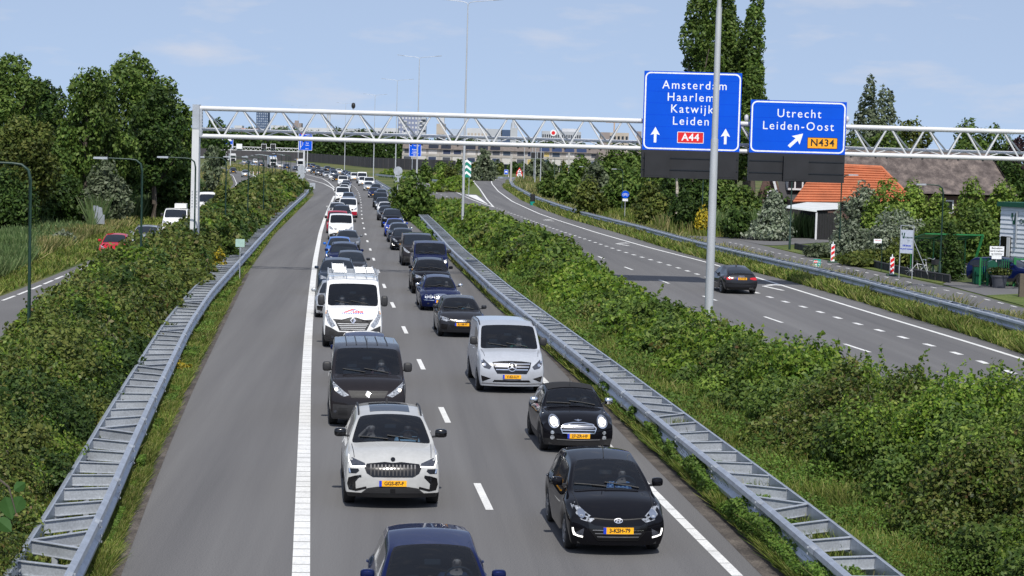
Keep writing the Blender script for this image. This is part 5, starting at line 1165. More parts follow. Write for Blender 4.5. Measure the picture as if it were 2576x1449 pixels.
for a in (((20, 165, -60, 95, 100, 'mid'), 'tall ragged tree at the left edge of the photo'), ((105, 185, 55, 165, 158, 'dark'), 'dark tree behind the yellowing one, second along the skyline from the left'), ((60, 150, -20, 135, 275, 'olive'), 'yellowing tree in front of the left wood by the near lamp post'),
    ((120, 160, 60, 190, 330, 'mid'), 'mid green tree between the yellowing tree and drooping birch'), ((335, 200, 235, 445, 116, 'mid'), 'broad domed tree, tallest and rounded on the left skyline'),
    ((385, 175, 320, 450, 195, 'dark'), 'dark full tree in front of the domed tree, right half'), ((455, 190, 415, 486, 226, 'mid'), 'slim tree at the right end of the left wood, beside the gantry post'), ((300, 172, 250, 370, 330, 'dark'), 'dark low-branched tree behind the grey-green willow shrub'), ((420, 180, 360, 480, 330, 'dark'), 'dark tree with bare trunk above the reeds, left of the gantry post')):
    (x, d, x0, x1, yt, kd), lb = a; tree(x, d, x0, x1, yt, kd, lb, ybot=(545 if yt > 250 else 500), group=wl, nb=11, dens=2.2)
tree(215, 165, 145, 290, 132, 'mid', 'birch with thin drooping foliage and pale trunk in the left wood', ybot=500, group=wl, droop=(0, 0, -1), nb=12, gap=.36, dens=2.0)
tree(250, 168, 180, 330, 300, 'mid', 'willow with hanging foliage under the birch', ybot=470, group=wl, droop=(0, 0, -1), nb=10, gap=.34)
tree(70, 195, 0, 150, 190, 'dark', 'dark tree filling the gap behind the yellowing tree', ybot=520, group=wl)
tree(215, 195, 150, 280, 215, 'dark', 'dark tree filling the gap behind the birch', ybot=520, group=wl)
tree(440, 205, 400, 492, 300, 'dark', 'dark low tree right behind the gantry post', ybot=540, group=wl)
tree(10, 140, -60, 70, 420, 'dark', 'dark bushy tree low at the left edge', group=wl, shape='shrub')
tree(150, 158, 60, 230, 440, 'dark', 'dark undergrowth tree behind the near lamp post', group=wl, shape='shrub'); tree(235, 175, 170, 300, 440, 'dark', 'dark undergrowth left of the grey-green willow shrub', group=wl, shape='shrub')
tree(395, 205, 300, 490, 420, 'dark', 'dark undergrowth behind the reeds', group=wl, shape='shrub')
tree(258, 158, 205, 316, 408, 'sage', 'grey-green willow shrub behind the leaning grey panel', shape='shrub', cat='shrub', name='shrub', px=4.2)
tree(155, 128, 130, 185, 575, 'silver', 'pale flowering bush at the edge of the dry grass', shape='shrub', cat='shrub', name='shrub', trunk=False)
tree(530, 240, 507, 552, 348, 'sage', 'silvery willow right of the gantry post', nb=10, droop=(0, 0, -1), px=4.0)
tree(543, 420, 512, 568, 279, 'dark', 'dark rounded tree far behind the gantry post')
tree(462, 58, 438, 488, 896, 'yellow', 'low yellow flowering weed clump between the left guard rail and the asphalt', shape='shrub', cat='plant', name='flowering_plant', trunk=False, px=2.6, nb=5)
bg_ = 'bushes along the left hedge'
for a in ((562, 150, 530, 600, 462, 'olive', 'tall bush sticking out of the left hedge near the local road cars'), (645, 230, 600, 700, 452, 'olive', 'bush in the far part of the left hedge'), (720, 290, 670, 765, 436, 'mid', 'bush at the far end of the left hedge by the round signs'), (560, 110, 520, 592, 562, 'mid', 'bright dense bush by the left guard rail')):
    tree(*a[:6], a[6], shape='shrub', cat='shrub', name='shrub', group=bg_, trunk=False)
tree(553, 101, 538, 574, 628, 'yellow', 'clump of yellow flowers beside the left guard rail', shape='shrub', cat='plant', name='flowering_plant', trunk=False, px=3, nb=5)
tree(1030, 190, 985, 1078, 438, 'mid', 'big round bush at the start of the median hedge', shape='shrub', cat='shrub', name='shrub', dens=2.6)
# right side: poplars, farm trees, shrubs
pg = 'poplars behind the big blue sign'
for a in ((1742, 205, 1708, 1786, -45, 'left column of the tall poplar group'), (1772, 206, 1735, 1815, 15, 'short poplar between the left and tallest columns'), (1840, 210, 1800, 1882, 50, 'short poplar between the tallest and right columns'), (1800, 212, 1768, 1850, -70, 'middle and tallest poplar behind the tall lamp mast'), (1872, 208, 1838, 1908, -25, 'right column of the tall poplar group'), (1888, 200, 1850, 1932, 190, 'lower side poplar right of the tall ones')):
    tree(a[0], a[1], a[2], a[3], a[4], 'sage' if False else 'mid', a[5], ybot=430, shape='column', name='poplar', group=pg, px=3.8, dens=3.4, gap=.27)
fg = 'trees behind the thatched roof'
tree(2165, 270, 2122, 2215, 208, 'sage', 'silvery willow with the higher tip behind the farm', shape='cone', name='willow', group=fg, px=4); tree(2205, 272, 2150, 2275, 226, 'sage', 'silvery willow with the lower tip behind the farm', shape='cone', name='willow', group=fg, px=4)
tree(2285, 275, 2240, 2335, 272, 'olive', 'olive brown tree between the willows and the walnut tree', group=fg); tree(2455, 268, 2370, 2540, 288, 'mid', 'open-crowned broad tree above the thatched roof', group=fg, gap=.42, px=4)
tree(2560, 262, 2530, 2610, 318, 'purple', 'dark purple-leaved tree at the right edge', group=fg); tree(2200, 262, 2120, 2290, 330, 'mid', 'green tree low behind the thatched roof', group=fg); tree(2545, 240, 2505, 2620, 395, 'dark', 'dark shrubbery at the right end of the thatched roof', group=fg)
sg_ = 'shrubs between the slip road and the farm'
for a in ((1375, 310, 1352, 1402, 430, 'mid'), (1425, 280, 1392, 1462, 424, 'mid'), (1490, 255, 1452, 1532, 416, 'sage'), (1560, 235, 1510, 1610, 415, 'mid'), (1545, 330, 1500, 1600, 365, 'mid'), (1600, 250, 1550, 1660, 372, 'mid'), (1655, 215, 1610, 1705, 400, 'mid'), (1700, 205, 1655, 1760, 430, 'dark'), (1750, 200, 1700, 1800, 410, 'dark'),
    (1815, 195, 1760, 1865, 440, 'mid'), (1865, 185, 1820, 1915, 470, 'mid'), (1640, 190, 1600, 1690, 465, 'olive'), (1720, 178, 1680, 1770, 485, 'dark'), (1935, 190, 1890, 1990, 470, 'dark'), (1480, 215, 1445, 1520, 448, 'olive'), (1345, 500, 1320, 1372, 392, 'sage')):
    tree(*a, '%s shrub %s' % ({'mid': 'leafy green', 'sage': 'grey-green', 'dark': 'dark green', 'olive': 'olive'}[a[5]], {1375: 'by the thin white masts', 1425: 'left of the two black lane signals\' near lamp posts', 1490: 'behind the thin green lamp posts', 1560: 'beside the round blue cycle sign', 1545: 'farther back behind the cycle sign shrubs',
      1600: 'tallest left of the black sign boxes', 1655: 'under the left black sign box', 1700: 'behind the birch trunk under the left sign', 1750: 'right of the birch trunk', 1815: 'behind the tall lamp mast', 1865: 'under the gap between both blue signs', 1640: 'low beside the lamp post under the left sign', 1720: 'low by the yellow flowers', 1935: 'in front of the brick farmhouse', 1480: 'low along the red cycle path', 1345: 'before the terraced houses by the lane signals'}[a[0]]), shape='shrub', cat='shrub', name='shrub', group=sg_, trunk=False, px=4.2)
tree(1699, 188, 1660, 1738, 345, 'mid', 'birch with a pale trunk below the left black housing', ybot=440, bark=mat('birch_bark', (.38, .34, .29), .8, 0, [(4, .35, (1, 1, 2))]), group=sg_)
tree(1768, 176, 1750, 1790, 518, 'yellow', 'bush with bright yellow flowers under the left blue sign', shape='shrub', cat='shrub', name='shrub', trunk=False, px=3)
tree(1938, 168, 1895, 1985, 485, 'silver', 'small silver willow in front of the white shed', shape='cone', cat='shrub', name='shrub', px=3.8)
yg = 'shrubs before the farm'
for a in ((2165, 150, 2110, 2225, 470, 'silver', 'silvery bush below the orange roof'), (2225, 148, 2170, 2290, 455, 'bright', 'light green maple below the orange roof'), (2290, 152, 2248, 2336, 462, 'bright', 'light green maple right of the orange roof'), (2355, 150, 2318, 2400, 490, 'bright', 'light green shrub behind the right lamp post'),
    (2440, 152, 2392, 2488, 458, 'bright', 'tall light green shrub before the thatched roof'), (2520, 150, 2478, 2582, 462, 'bright', 'light green shrub above the white clad building'), (2250, 140, 2170, 2330, 530, 'silver', 'wide feathery silver bush behind the red-white markers'), (2360, 138, 2300, 2420, 540, 'mid', 'green shrub behind the white company board'), (2450, 136, 2390, 2515, 520, 'mid', 'dense green shrub behind the bicycle shelter'),
    (2140, 136, 2095, 2190, 560, 'silver', 'silver bush beside the second red-white marker'), (2190, 130, 2120, 2270, 630, 'olive', 'bramble bush with white blossoms behind the retaining wall'), (2065, 140, 2030, 2110, 612, 'sage', 'grass-like sage bush by the ditch end'), (2270, 128, 2210, 2320, 600, 'olive', 'olive bush left of the company board'), (1850, 170, 1815, 1890, 520, 'dark', 'dark shrub left of the silver willow')):
    tree(*a[:6], a[6], shape='shrub', cat='shrub', name='shrub', group=yg, trunk=False, px=4)
tree(2394, 116, 2368, 2420, 566, 'dark', 'small fir tree in front of the bicycle shelter', shape='cone', name='fir_tree', px=3.6)
# far side
fr = 'trees before the terraced houses'
tree(1215, 480, 1190, 1240, 372, 'sage', 'silvery poplar-shaped tree before the houses', shape='cone', group=fr, px=3.6); tree(1350, 540, 1328, 1376, 395, 'sage', 'round grey tree behind the lane signals', group=fr, px=3.6, shape='shrub')
tree(1104, 560, 1086, 1120, 404, 'mid', 'bush by the end of the noise wall', group=fr, shape='shrub', px=3.6); tree(1455, 600, 1428, 1482, 392, 'mid', 'dark round tree before the right-hand houses', group=fr, shape='shrub', px=3.6)
for k, (x, y) in enumerate(((1065, 428), (1130, 430), (1165, 434), (1110, 440))): tree(x, 420+k*9, x-15, x+15, y-22, ('mid', 'olive', 'sage', 'bright')[k], ('green shrub under the small blue motorway sign', 'olive shrub right of the small blue motorway sign', 'grey-green shrub left of the chevron sign', 'light green shrub before the noise wall')[k], shape='shrub', cat='shrub', name='shrub', group='shrubs before the noise wall', trunk=False, px=3.4)
for k in range(22):
    x = 1150+15.5*k+rng.normal()*4; d = 610+rng.random()*120; lb_ = ('round', 'low', 'slim', 'wide')[k % 4]
    tree(x, d, x-rng.uniform(7, 14), x+rng.uniform(7, 14), 404+.03*(x-1150)+rng.uniform(-9, 6), ('mid', 'sage', 'olive', 'mid', 'dark')[k % 5], {'mid': 'leafy green', 'sage': 'grey-green', 'olive': 'olive', 'dark': 'dark green'}[('mid', 'sage', 'olive', 'mid', 'dark')[k % 5]]+' garden tree in front of the terraced houses', shape='shrub', group='garden trees before the terraced houses', px=3.4, trunk=k % 2 == 0)
# distant belt of trees: one far-off wood
V = []
for k in range(190):
    x = 480+1700*(k+rng.random())/190; d = 1060+140*rng.random(); p = D(x, 400, d); Hh = 10.5+5.5*rng.random()+(2.5 if x < 1000 else 0); R = 5+4*rng.random()
    V.append(crown([((p[0], d, Hh*.45), (R, R*.6, Hh*.5)), ((p[0]+rng.normal()*3, d, Hh*.7), (R*.6, R*.5, Hh*.32))], d, None, 3.2, 1.5, None, .30, 2.5))
tag(raw_quads('far_wood', np.vstack(V), L_tree['dark']), kind='stuff')
# leaves of a poplar twig hanging into the view close to the camera
tw = thing('twig', 'poplar twig with a few large leaves close to the camera at the left edge', 'twig', D(20, 1290, 7.5))
o = tw.location; b = MB(); b.tube([D(-60, 1180, 7.6), D(-10, 1200, 7.5), D(22, 1225, 7.5), D(40, 1290, 7.5)], [.006, .005, .004, .002], 5); b.build('stem', M_bark, tw, o)
M_leaf = leafmat('poplar_leaf', [(.022, .065, .012), (.05, .11, .03)], .2)
for (x, y, s, r) in ((20, 1275, .085, .3), (45, 1268, .07, -.4), (8, 1320, .07, .9), (48, 1225, .05, 2.2)):
    c = Vector(D(x, y, 7.5)); b = MB(); pts = []
    for (u, v_) in ((0, .5), (.32, .30), (.45, -.05), (.25, -.38), (0, -.62), (-.25, -.38), (-.45, -.05), (-.32, .30)): pts.append(c+Vector(((u*math.cos(r)-v_*math.sin(r))*s*1.0, .35*abs(u)*s, (u*math.sin(r)+v_*math.cos(r))*s*1.0)))
    mid = c+Vector((0, .03*s, 0)); b.add(pts+[mid], [(k, (k+1) % 8, 8) for k in range(8)]); b.build('leaf', M_leaf, tw, o)
# ---------------------------------------------------------------- gantry, big signs, lamp masts, small signs
GZ = 104.0
def gp(x, y, dz=0): p = D(x, y, GZ+dz); return Vector(p)
gt = thing('sign_gantry', 'white lattice gantry spanning the whole motorway', 'gantry', tuple(D(492, 590, GZ)[:2])+(0,)); go = tuple(gt.location)
uA, uB = gp(503, 272), gp(2900, 341.5); fA, fB = gp(505, 342), gp(2900, 409.5); kA, kB = gp(505, 325, 1.1), gp(2900, 395, 1.1)
b = MB(); b.cyl(uA, uB, .130, n=12); b.build('top_chord', M_white, gt, go, True)
b = MB(); b.cyl(fA, fB, .120, n=12); b.cyl(kA, kB, .09, n=10); b.build('bottom_chord', M_white, gt, go, True)
b = MB(); n = 0; x = 557.0; per = 97.3
def on(A, B, xx): u = (xx-503)/(2900-503); return A+(B-A)*u
while x < 2850:
    h2 = per/2
    for s in (-1, 1):
        b.cyl(on(fA, fB, x+s*3), on(uA, uB, x+s*(h2-4)), .05, n=6); b.cyl(on(kA, kB, x+s*3+h2*.1), on(uA, uB, x+s*(h2-4)), .045, n=6)
    if x > 600: b.cyl(on(fA, fB, x), on(kA, kB, x-h2), .03, n=5); b.cyl(on(fA, fB, x), on(kA, kB, x+h2), .03, n=5)
    x += per; per = max(92.0, per-.16)
b.build('diagonal', M_white, gt, go, True)['kind'] = 'stuff'
b = MB(); x = 520
while x < 2850:
    c = on(fA, fB, x); b.box((c.x, c.y, c.z-.15), (.09, .09, .06)); x += (28, 62, 40)[int(x) % 3]
b.build('cable_clip', M_black, gt, go)['kind'] = 'stuff'
def post(xa, label):
    p0 = gp(xa, 342); X = p0.x; b = MB(); zt = gp(xa, 264).z; b.add([(X-.24, GZ-.3, 0), (X+.20, GZ-.3, 0), (X+.20, GZ+.3, 0), (X-.24, GZ+.3, 0), (X-.17, GZ-.28, zt), (X+.17, GZ-.28, zt), (X+.17, GZ+.28, zt), (X-.17, GZ+.28, zt)], [(3, 2, 1, 0), (4, 5, 6, 7), (0, 1, 5, 4), (1, 2, 6, 5), (2, 3, 7, 6), (3, 0, 4, 7)])
    b.build('post', M_white, gt, go); b = MB(); b.box((X, GZ-.01, zt-.62), (.36, .60, 1.28)); b.box((X+.24, GZ, zt-.95), (.14, .30, 1.5)); b.build('post_head', M_galv2, gt, go)
    b = MB()
    for k in range(8): b.box((X+.33, GZ-.1, zt-.35-k*.17), (.05, .05, .05)); 
    for k in range(6): b.box((X-.12, GZ-.31, 4.4-k*.16), (.05, .03, .05)); b.box((X+.12, GZ-.31, 4.4-k*.16), (.05, .03, .05))
    b.build('bolts', M_galv2, gt, go)['kind'] = 'stuff'
post(494, ''); post(2790, '')
def rrect(x0, z0, x1, z1, r, n=5):
    pts = []
    for cx, cz, a0 in ((x1-r, z1-r, 0), (x0+r, z1-r, 90), (x0+r, z0+r, 180), (x1-r, z0+r, 270)):
        for k in range(n+1): a = math.radians(a0+90*k/n); pts.append((cx+r*math.cos(a), cz+r*math.sin(a)))
    return pts
def frame_strip(b, x0, z0, x1, z1, r, w_, y):
    o = rrect(x0, z0, x1, z1, r); i = rrect(x0+w_, z0+w_, x1-w_, z1-w_, max(.01, r-w_)); n = len(o)
    b.add([(p[0], y, p[1]) for p in o]+[(p[0], y, p[1]) for p in i], [(k, (k+1) % n, n+(k+1) % n, n+k) for k in range(n)])
M_seam = mat('sign_seam_blue', srgb(0, 62, 200), .6, spec=.1)
def big_sign(xl, xr, yt, yb, label, lines, roll=-ROLL):
    c = gp((xl+xr)/2, (yt+yb)/2); wd = (xr-xl)*GZ/FPX; ht = (yb-yt)*GZ/FPX; s = GZ/FPX
    t = thing('motorway_sign', label, 'road sign', (c.x, GZ-.55, c.z))
    b = MB(); b.box((0, 0, 0), (wd, .10, ht)); b.build('panel', M_blue, t)
    b = MB(); frame_strip(b, -wd/2+.05, -ht/2+.05, wd/2-.05, ht/2-.05, .30, .075, -.053); b.build('border', M_signw, t)
    b = MB()
    for (txt, size, dx, dz) in lines: put_text(b, txt, size, (dx, dz), -.053, bold=size*.002, sx=.97, space=1.24)
    b.build('lettering', M_signw, t)
    b = MB(); [b.box((0, -.0505, -ht/2+.62*k), (wd-.3, .004, .012)) for k in range(1, int(ht/.62)+1) if .62*k < ht-.15]; b.build('panel_seam', M_seam, t)['kind'] = 'stuff'
    b = MB(); b.box((0, .35, 0), (wd*.8, .12, .12)); b.box((-wd*.3, .3, -.2), (.1, .5, ht*.8)); b.box((wd*.3, .3, -.2), (.1, .5, ht*.8)); b.build('bracket', M_galv2, t)
    return t, wd, ht, s
def up_arrow(b, x, z, h, y=-.053, rot=0.0):
    pts = [(-.085, -.5), (.085, -.5), (.085, .05), (.30, -.02), (0, .5), (-.30, -.02), (-.085, .05)]; ca, sa = math.cos(rot), math.sin(rot)
    q = [((p[0]*ca-p[1]*sa)*h+x, y, (p[0]*sa+p[1]*ca)*h+z) for p in pts]; b.add(q, [(0, 1, 2, 6), (2, 3, 4), (4, 5, 6), (2, 4, 6)])
def shield(t, x, z, w_, h_, m, edge, txt, ink, size):
    b = MB(); b.slab(rrect(x-w_/2, z-h_/2, x+w_/2, z+h_/2, .05, 3), -.060, -.053); i = b.build('route_shield', m, t)
    b = MB(); frame_strip(b, x-w_/2, z-h_/2, x+w_/2, z+h_/2, .05, .03, -.063); b.build('shield_edge', edge, i)
    b = MB(); put_text(b, txt, size, (x, z), -.0635, bold=size*.02, sx=1.02, space=1.08); b.build('lettering', ink, i)
s1, wd, ht, s = big_sign(1617, 1860, 183, 379, 'big blue sign listing Amsterdam, Haarlem, Katwijk and Leiden with a red A44 shield', [('Amsterdam', .62, .10, (281-217)*.0212), ('Haarlem', .62, -.1, (281-247)*.0212), ('Katwijk', .62, -.02, (281-276)*.0212), ('Leiden', .62, -.05, (281-306)*.0212)])
for ax in (1648, 1823): b = MB(); up_arrow(b, (ax-1738)*.0212, (281-341)*.0212, .82); b.build('arrow', M_signw, s1)
shield(s1, (1736-1738)*.0212, (281-346)*.0212, 1.40, .60, M_red, M_signw, 'A44', M_signw, .52)
s2, wd2, ht2, s = big_sign(1884, 2123, 255, 386, 'blue exit sign reading Utrecht and Leiden-Oost with a yellow N434 shield', [('Utrecht', .62, .03, (320-287)*.0212), ('Leiden-Oost', .62, 0, (320-318)*.0212)])
b = MB(); up_arrow(b, (1999-2003)*.0212, (320-352)*.0212, 1.02, rot=-.80); b.build('arrow', M_signw, s2)
shield(s2, (2065-2003)*.0212, (320-358)*.0212, 1.60, .60, M_yel, M_ink, 'N434', M_ink, .52)
M_box = mat('signal_box_black', (.013, .013, .015), .5, 0, [(1.2, .3, (1, 1, 1))])
def matrix_box(xl, xr, yt, yb, label, squares):
    c = gp((xl+xr)/2, (yt+yb)/2); wd = (xr-xl)*GZ/FPX; ht = (yb-yt)*GZ/FPX; t = thing('signal_housing', label, 'signal housing', (c.x, GZ-.45, c.z)); b = MB(); b.box((0, 0, 0), (wd, .35, ht)); b.build('housing', M_box, t)
    b = MB(); cxs = [q for q in squares]; 
    for z in (ht*.22, -ht*.2): b.box((0, -.19, z), (wd-.1, .04, .05))
    b.build('rail', M_gloss, t)
    for q in squares: b = MB(); b.box((q, -.30, -.05), (1.55*.85, .24, 1.32)); i = b.build('lane_signal', M_box, t); b = MB(); b.box((q, -.425, -.05), (1.15, .012, 1.15)); b.build('signal_face', M_box, i)
matrix_box(1612, 1854, 379.5, 449, 'black lane signal housing below the larger blue sign', (-1.75, 1.75)); matrix_box(1879, 2119, 386.5, 457, 'black lane signal housing below the exit sign', (-.05,))
def camera_(x, y, m, label, r=.13):
    c = gp(x, y); t = thing('traffic_camera', label, 'camera', tuple(c)); b = MB(); b.ell((0, 0, 0), (r, r, r*1.5), 10, 6); b.box((0, 0, r*.6), (r*1.6, r*1.5, r)); b.build('dome', m, t, smooth=True); b = MB(); b.cyl((0, 0, -r*1.3), (0, 0, -r*3.2), r*.3); b.build('mount', M_galv2, t)
camera_(889, 266, M_black, 'black traffic camera on the top chord of the gantry', .11); camera_(1878, 297, M_white, 'white camera between the two blue signs', .13); camera_(2131, 300, M_white, 'white camera at the right edge of the exit sign', .12)
# tall double-armed lamp masts in the median
M_mast = mat('mast_steel', (.47, .49, .51), .5, .25, [(2.5, .08, (1, 1, .2)), (40, .12, (1, 1, 1))])
def mast(X, Y, H, label, arm=2.9, r=.115, group='tall lamp masts in the median', yaw=-.1):
    t = thing('lamp_mast', label, 'lamp mast', (X, Y, 0), yaw, group); b = MB(); segs = [(0, r), (H*.18, r*.95), (H*.18, r*.95), (H*.40, r*.86), (H*.40, r*.74), (H*.66, r*.66), (H*.66, r*.52), (H-1.0, r*.42), (H-1.0, r*.36), (H-.25, r*.30)]
    b.tube([(0, 0, z+(.001*i)) for i, (z, q) in enumerate(segs)], [q for z, q in segs], 12); b.build('pole', M_mast, t, smooth=True)
    for s in (-1, 1):
        b = MB(); b.tube([(0, 0, H-.3), (s*.12, 0, H-.08), (s*.5, 0, H), (s*arm*.72, 0, H+.14)], r*.24, 6); b.build('arm', M_mast, t, smooth=True); b = MB(); b.add([], []); b.bar((s*arm*.72, 0, H+.15), (s*arm, 0, H+.24), .22, .07); b.build('lamp_head', M_galv2, t)
mp0 = G(1784, 1015); mast(D(1781, 842, 74)[0], 74, 19.0, 'nearest tall lamp mast, crossing in front of the big blue sign', r=.165)
b = 0
for (x, yt, d, lb) in ((1165, 8, 162, 'tall lamp mast rising from the median hedge behind the gantry'), (1047, 146, 255, 'second lamp mast along the median behind the gantry'), (993, 203, 352, 'third lamp mast along the median, beside the round sign back'), (938, 240, 470, 'fourth lamp mast along the median in the bend'), (865, 261, 590, 'fifth and faint lamp mast in the bend'), (748, 268, 690, 'far faint lamp mast near the blue tower')):
    H = CH+(hor(x+8)-yt)*d/FPX; p = D(x, 500, d); mast(p[0]+(0 if d > 200 else .0), d, H, lb, r=.115 if d < 400 else .13)
# dark green lamp posts
def green_post(x, d, H, arm, label, group, r=.055, yaw=0.0, lamp=True):
    p = D(x, 600, d); t = thing('lamp_post', label, 'lamp post', (p[0], d, 0), yaw, group); s = 1 if arm > 0 else -1; a = abs(arm)
    b = MB(); b.tube([(0, 0, 0), (0, 0, 1.1), (0, 0, 1.15), (0, 0, H-.45), (s*.06, 0, H-.18), (s*.25, 0, H-.03), (s*.5, 0, H), (s*a, 0, H+.02)] if a > .3 else [(0, 0, 0), (0, 0, 1.1), (0, 0, 1.15), (0, 0, H)], [r*1.5, r*1.5, r, r*.8, r*.75, r*.7, r*.65, r*.55] if a > .3 else [r*1.5, r*1.5, r, r*.75], 10); b.build('pole', M_dgreen, t, smooth=True)
    if lamp: b = MB(); b.slab([(s*a-.05, H-.03), (s*a+s*.62, H-.02), (s*a+s*.60, H+.06), (s*a-.05, H+.07)], -.12, .12); b.build('lamp_head', M_galv2, t)
gl1 = 'green lamp posts along the local road'
for (x, d, lb) in ((75, 55, 'nearest green lamp post, at the far left'), (355, 80, 'second green lamp post beside the dark car roofs on the left'), (489, 101, 'green lamp post standing in front of the white gantry post'), (566, 126, 'green lamp post right of the gantry post'), (622, 152, 'green lamp post above the tall hedge bush'), (661, 172, 'green lamp post before the dry grass bank')):
    green_post(x, d, 6.2 if d < 90 else 6.2-.0035*(d-90)*1.0, -1.35, lb, gl1, yaw=.08)
for k, (x, yt, yb) in enumerate(((631, 393, 434), (647, 391, 438), (658, 390, 441), (666, 389, 446), (674, 390, 451), (682, 391, 455), (689, 392, 458), (704, 387, 452), (716, 388, 452), (723, 390, 452), (728, 391, 450))):
    d = FPX*CH/(yb-hor(x))*.93; H = CH+(hor(x)-yt)*d/FPX; green_post(x, d, H, -1.2, ('leftmost thin lamp post on the dry grass bank', 'second thin lamp post from the left on the dry grass bank', 'third thin lamp post from the left on the dry grass bank', 'fourth thin lamp post on the dry grass bank', 'fifth thin lamp post on the dry grass bank', 'thin lamp post before the white lorry', 'thin lamp post right of the white lorry', 'thin lamp post left of the yellow lorry, first of four', 'thin lamp post left of the yellow lorry, second of four', 'thin lamp post left of the yellow lorry, third of four', 'thin lamp post nearest the yellow lorry')[k], 'thin lamp posts on the dry grass bank', r=.07)
gl2 = 'green lamp posts on the right'
for (x, yb, yt, arm, lb) in ((1987, 628, 448, 0, 'green lamp post by the bend of the service road'), (2112, 657, 440, .5, 'green lamp post between the two red-white markers, left one close by'), (2368, 706, 466, -1.0, 'green lamp post with curved arm by the small fir tree'), (1629, 555, 440, 0, 'green lamp post under the left black signal housing'), (1764, 588, 452, 0, 'green lamp post behind the yellow flowering bush'), (1562, 542, 426, -.7, 'green lamp post beside the round blue cycle sign'), (1475, 514, 420, -.7, 'green lamp post left of the cycle sign, next along'), (1438, 502, 415, -.7, 'green lamp post in the middle of the row by the red path'), (1407, 490, 405, 0, 'green lamp post right by the red cycle path'), (1390, 480, 398, 0, 'farthest green lamp post by the red cycle path')):
    d = FPX*CH/(yb-hor(x)); H = min(6.4, CH+(hor(x)-yt)*d/FPX); green_post(x, d, H, arm, lb, gl2, r=.06, lamp=arm != 0)
# small road furniture
def flat_sign(name, label, cat, x, yb, d=None, group=None):
    p = G(x, yb) if d is None else D(x, yb, d); return thing(name, label, cat, (p[0], p[1], 0), 0, group), p, p[1]/FPX
def pole(t, h, r=.04, m=None, dx=0, dy=.05): b = MB(); b.cyl((dx, dy, 0), (dx, dy, h), r, n=8); b.build('pole', m or M_galv2, t, smooth=True)
def zof(x, y, d): return CH+(hor(x)-y)*d/FPX
def board(t, name, x0, z0, x1, z1, m, edge=None, ew=.05, r=.12, y=0.0, th=.04):
    b = MB(); b.slab(rrect(x0, z0, x1, z1, r, 4), y, y+th); i = b.build(name, m, t)
    if edge: b = MB(); frame_strip(b, x0+.02, z0+.02, x1-.02, z1-.02, r, ew, y-.004); b.build('border', edge, t)
    return i
d = 395.0; p = D(1043, 440, d); t = thing('direction_sign', 'small blue sign on poles announcing the exit to Katwijk and Leiden at 600 m', 'road sign', (p[0], d, 0)); z1, z0 = zof(1043, 360, d), zof(1043, 394, d); w_ = 31*d/FPX
board(t, 'panel', -w_/2, z0, w_/2, z1, M_blue, M_signw, .07, .2); b = MB(); s = (z1-z0)/34
put_text(b, 'Katwijk', .40, (0, z1-16.5*s), -.006, .006); put_text(b, 'Leiden', .40, (0, z1-22.5*s), -.006, .006); put_text(b, '600 m', .30, (0, z1-30*s), -.006, .006); put_text(b, 'Noordwijk', .26, (.25, z1-6.5*s), -.006, .004); b.box((0, -.006, z1-26*s), (w_*.6, .004, .05)); b.build('lettering', M_signw, t); b = MB(); up_arrow(b, -w_*.36, z1-6.5*s, .4, -.006, .8); b.build('arrow', M_signw, t)
for s_ in (-.55, .45): pole(t, z0+.5, .07, None, s_, .12)
d = 560.0; p = D(767, 440, d); t = thing('lane_sign', 'tall blue lane diagram sign in front of the noise wall', 'road sign', (p[0], d, 0)); z1, z0 = zof(767, 333, d), zof(767, 378.5, d); w_ = 34*d/FPX; s = d/FPX
board(t, 'panel', -w_/2, z0, w_/2, z1, M_blue, M_signw, .09, .25); b = MB(); b.tube([(-w_*.36, -.05, z0+.5), (-w_*.36, -.05, z1-1.1)], .10, 4); b.tube([(-w_*.36, -.05, z0+.9), (-w_*.2, -.05, z0+1.5), (-w_*.2, -.05, z0+2.6), (-w_*.05, -.05, z0+3.2)], .07, 4); b.build('lane_diagram', M_signw, t)
b = MB(); put_text(b, 'Leiden', .42, (.5, z0+1.5), -.006, .006); put_text(b, 'Zuid', .42, (.5, z0+2.1), -.006, .006); put_text(b, 'Noord', .42, (.5, z0+4.5), -.006, .006); put_text(b, '700 m', .36, (.4, z0+.5), -.006, .006); b.build('lettering', M_signw, t); b = MB(); b.box((.45, -.006, z0+3.5), (1.1, .004, .45)); b.build('route_shield', M_yel, t); b = MB(); b.box((-.8, -.006, z1-.45), (1.2, .004, .4)); b.build('route_shield', M_red, t)
for s_ in (-.3, .6): pole(t, z0+.4, .12, M_white, s_, .15)
d = 600.0; p = D(571.5, 430, d); t = thing('lane_sign', 'blue and white sign at the far left above the distant traffic', 'road sign', (p[0], d, 0)); z1, z0 = zof(571, 344, d), zof(571, 373, d); w_ = 28*d/FPX
board(t, 'panel', -w_/2, z0, w_/2, z1, M_blue, M_signw, .1, .25); b = MB(); b.box((-.1, -.006, z1-.9), (w_*.8, .004, .85)); b.box((0, -.006, z0+.75), (w_*.86, .004, 1.1)); b.build('white_field', M_signw, t)
for s_ in (-.4, .9): pole(t, z0+.3, .13, M_white, s_, .15)
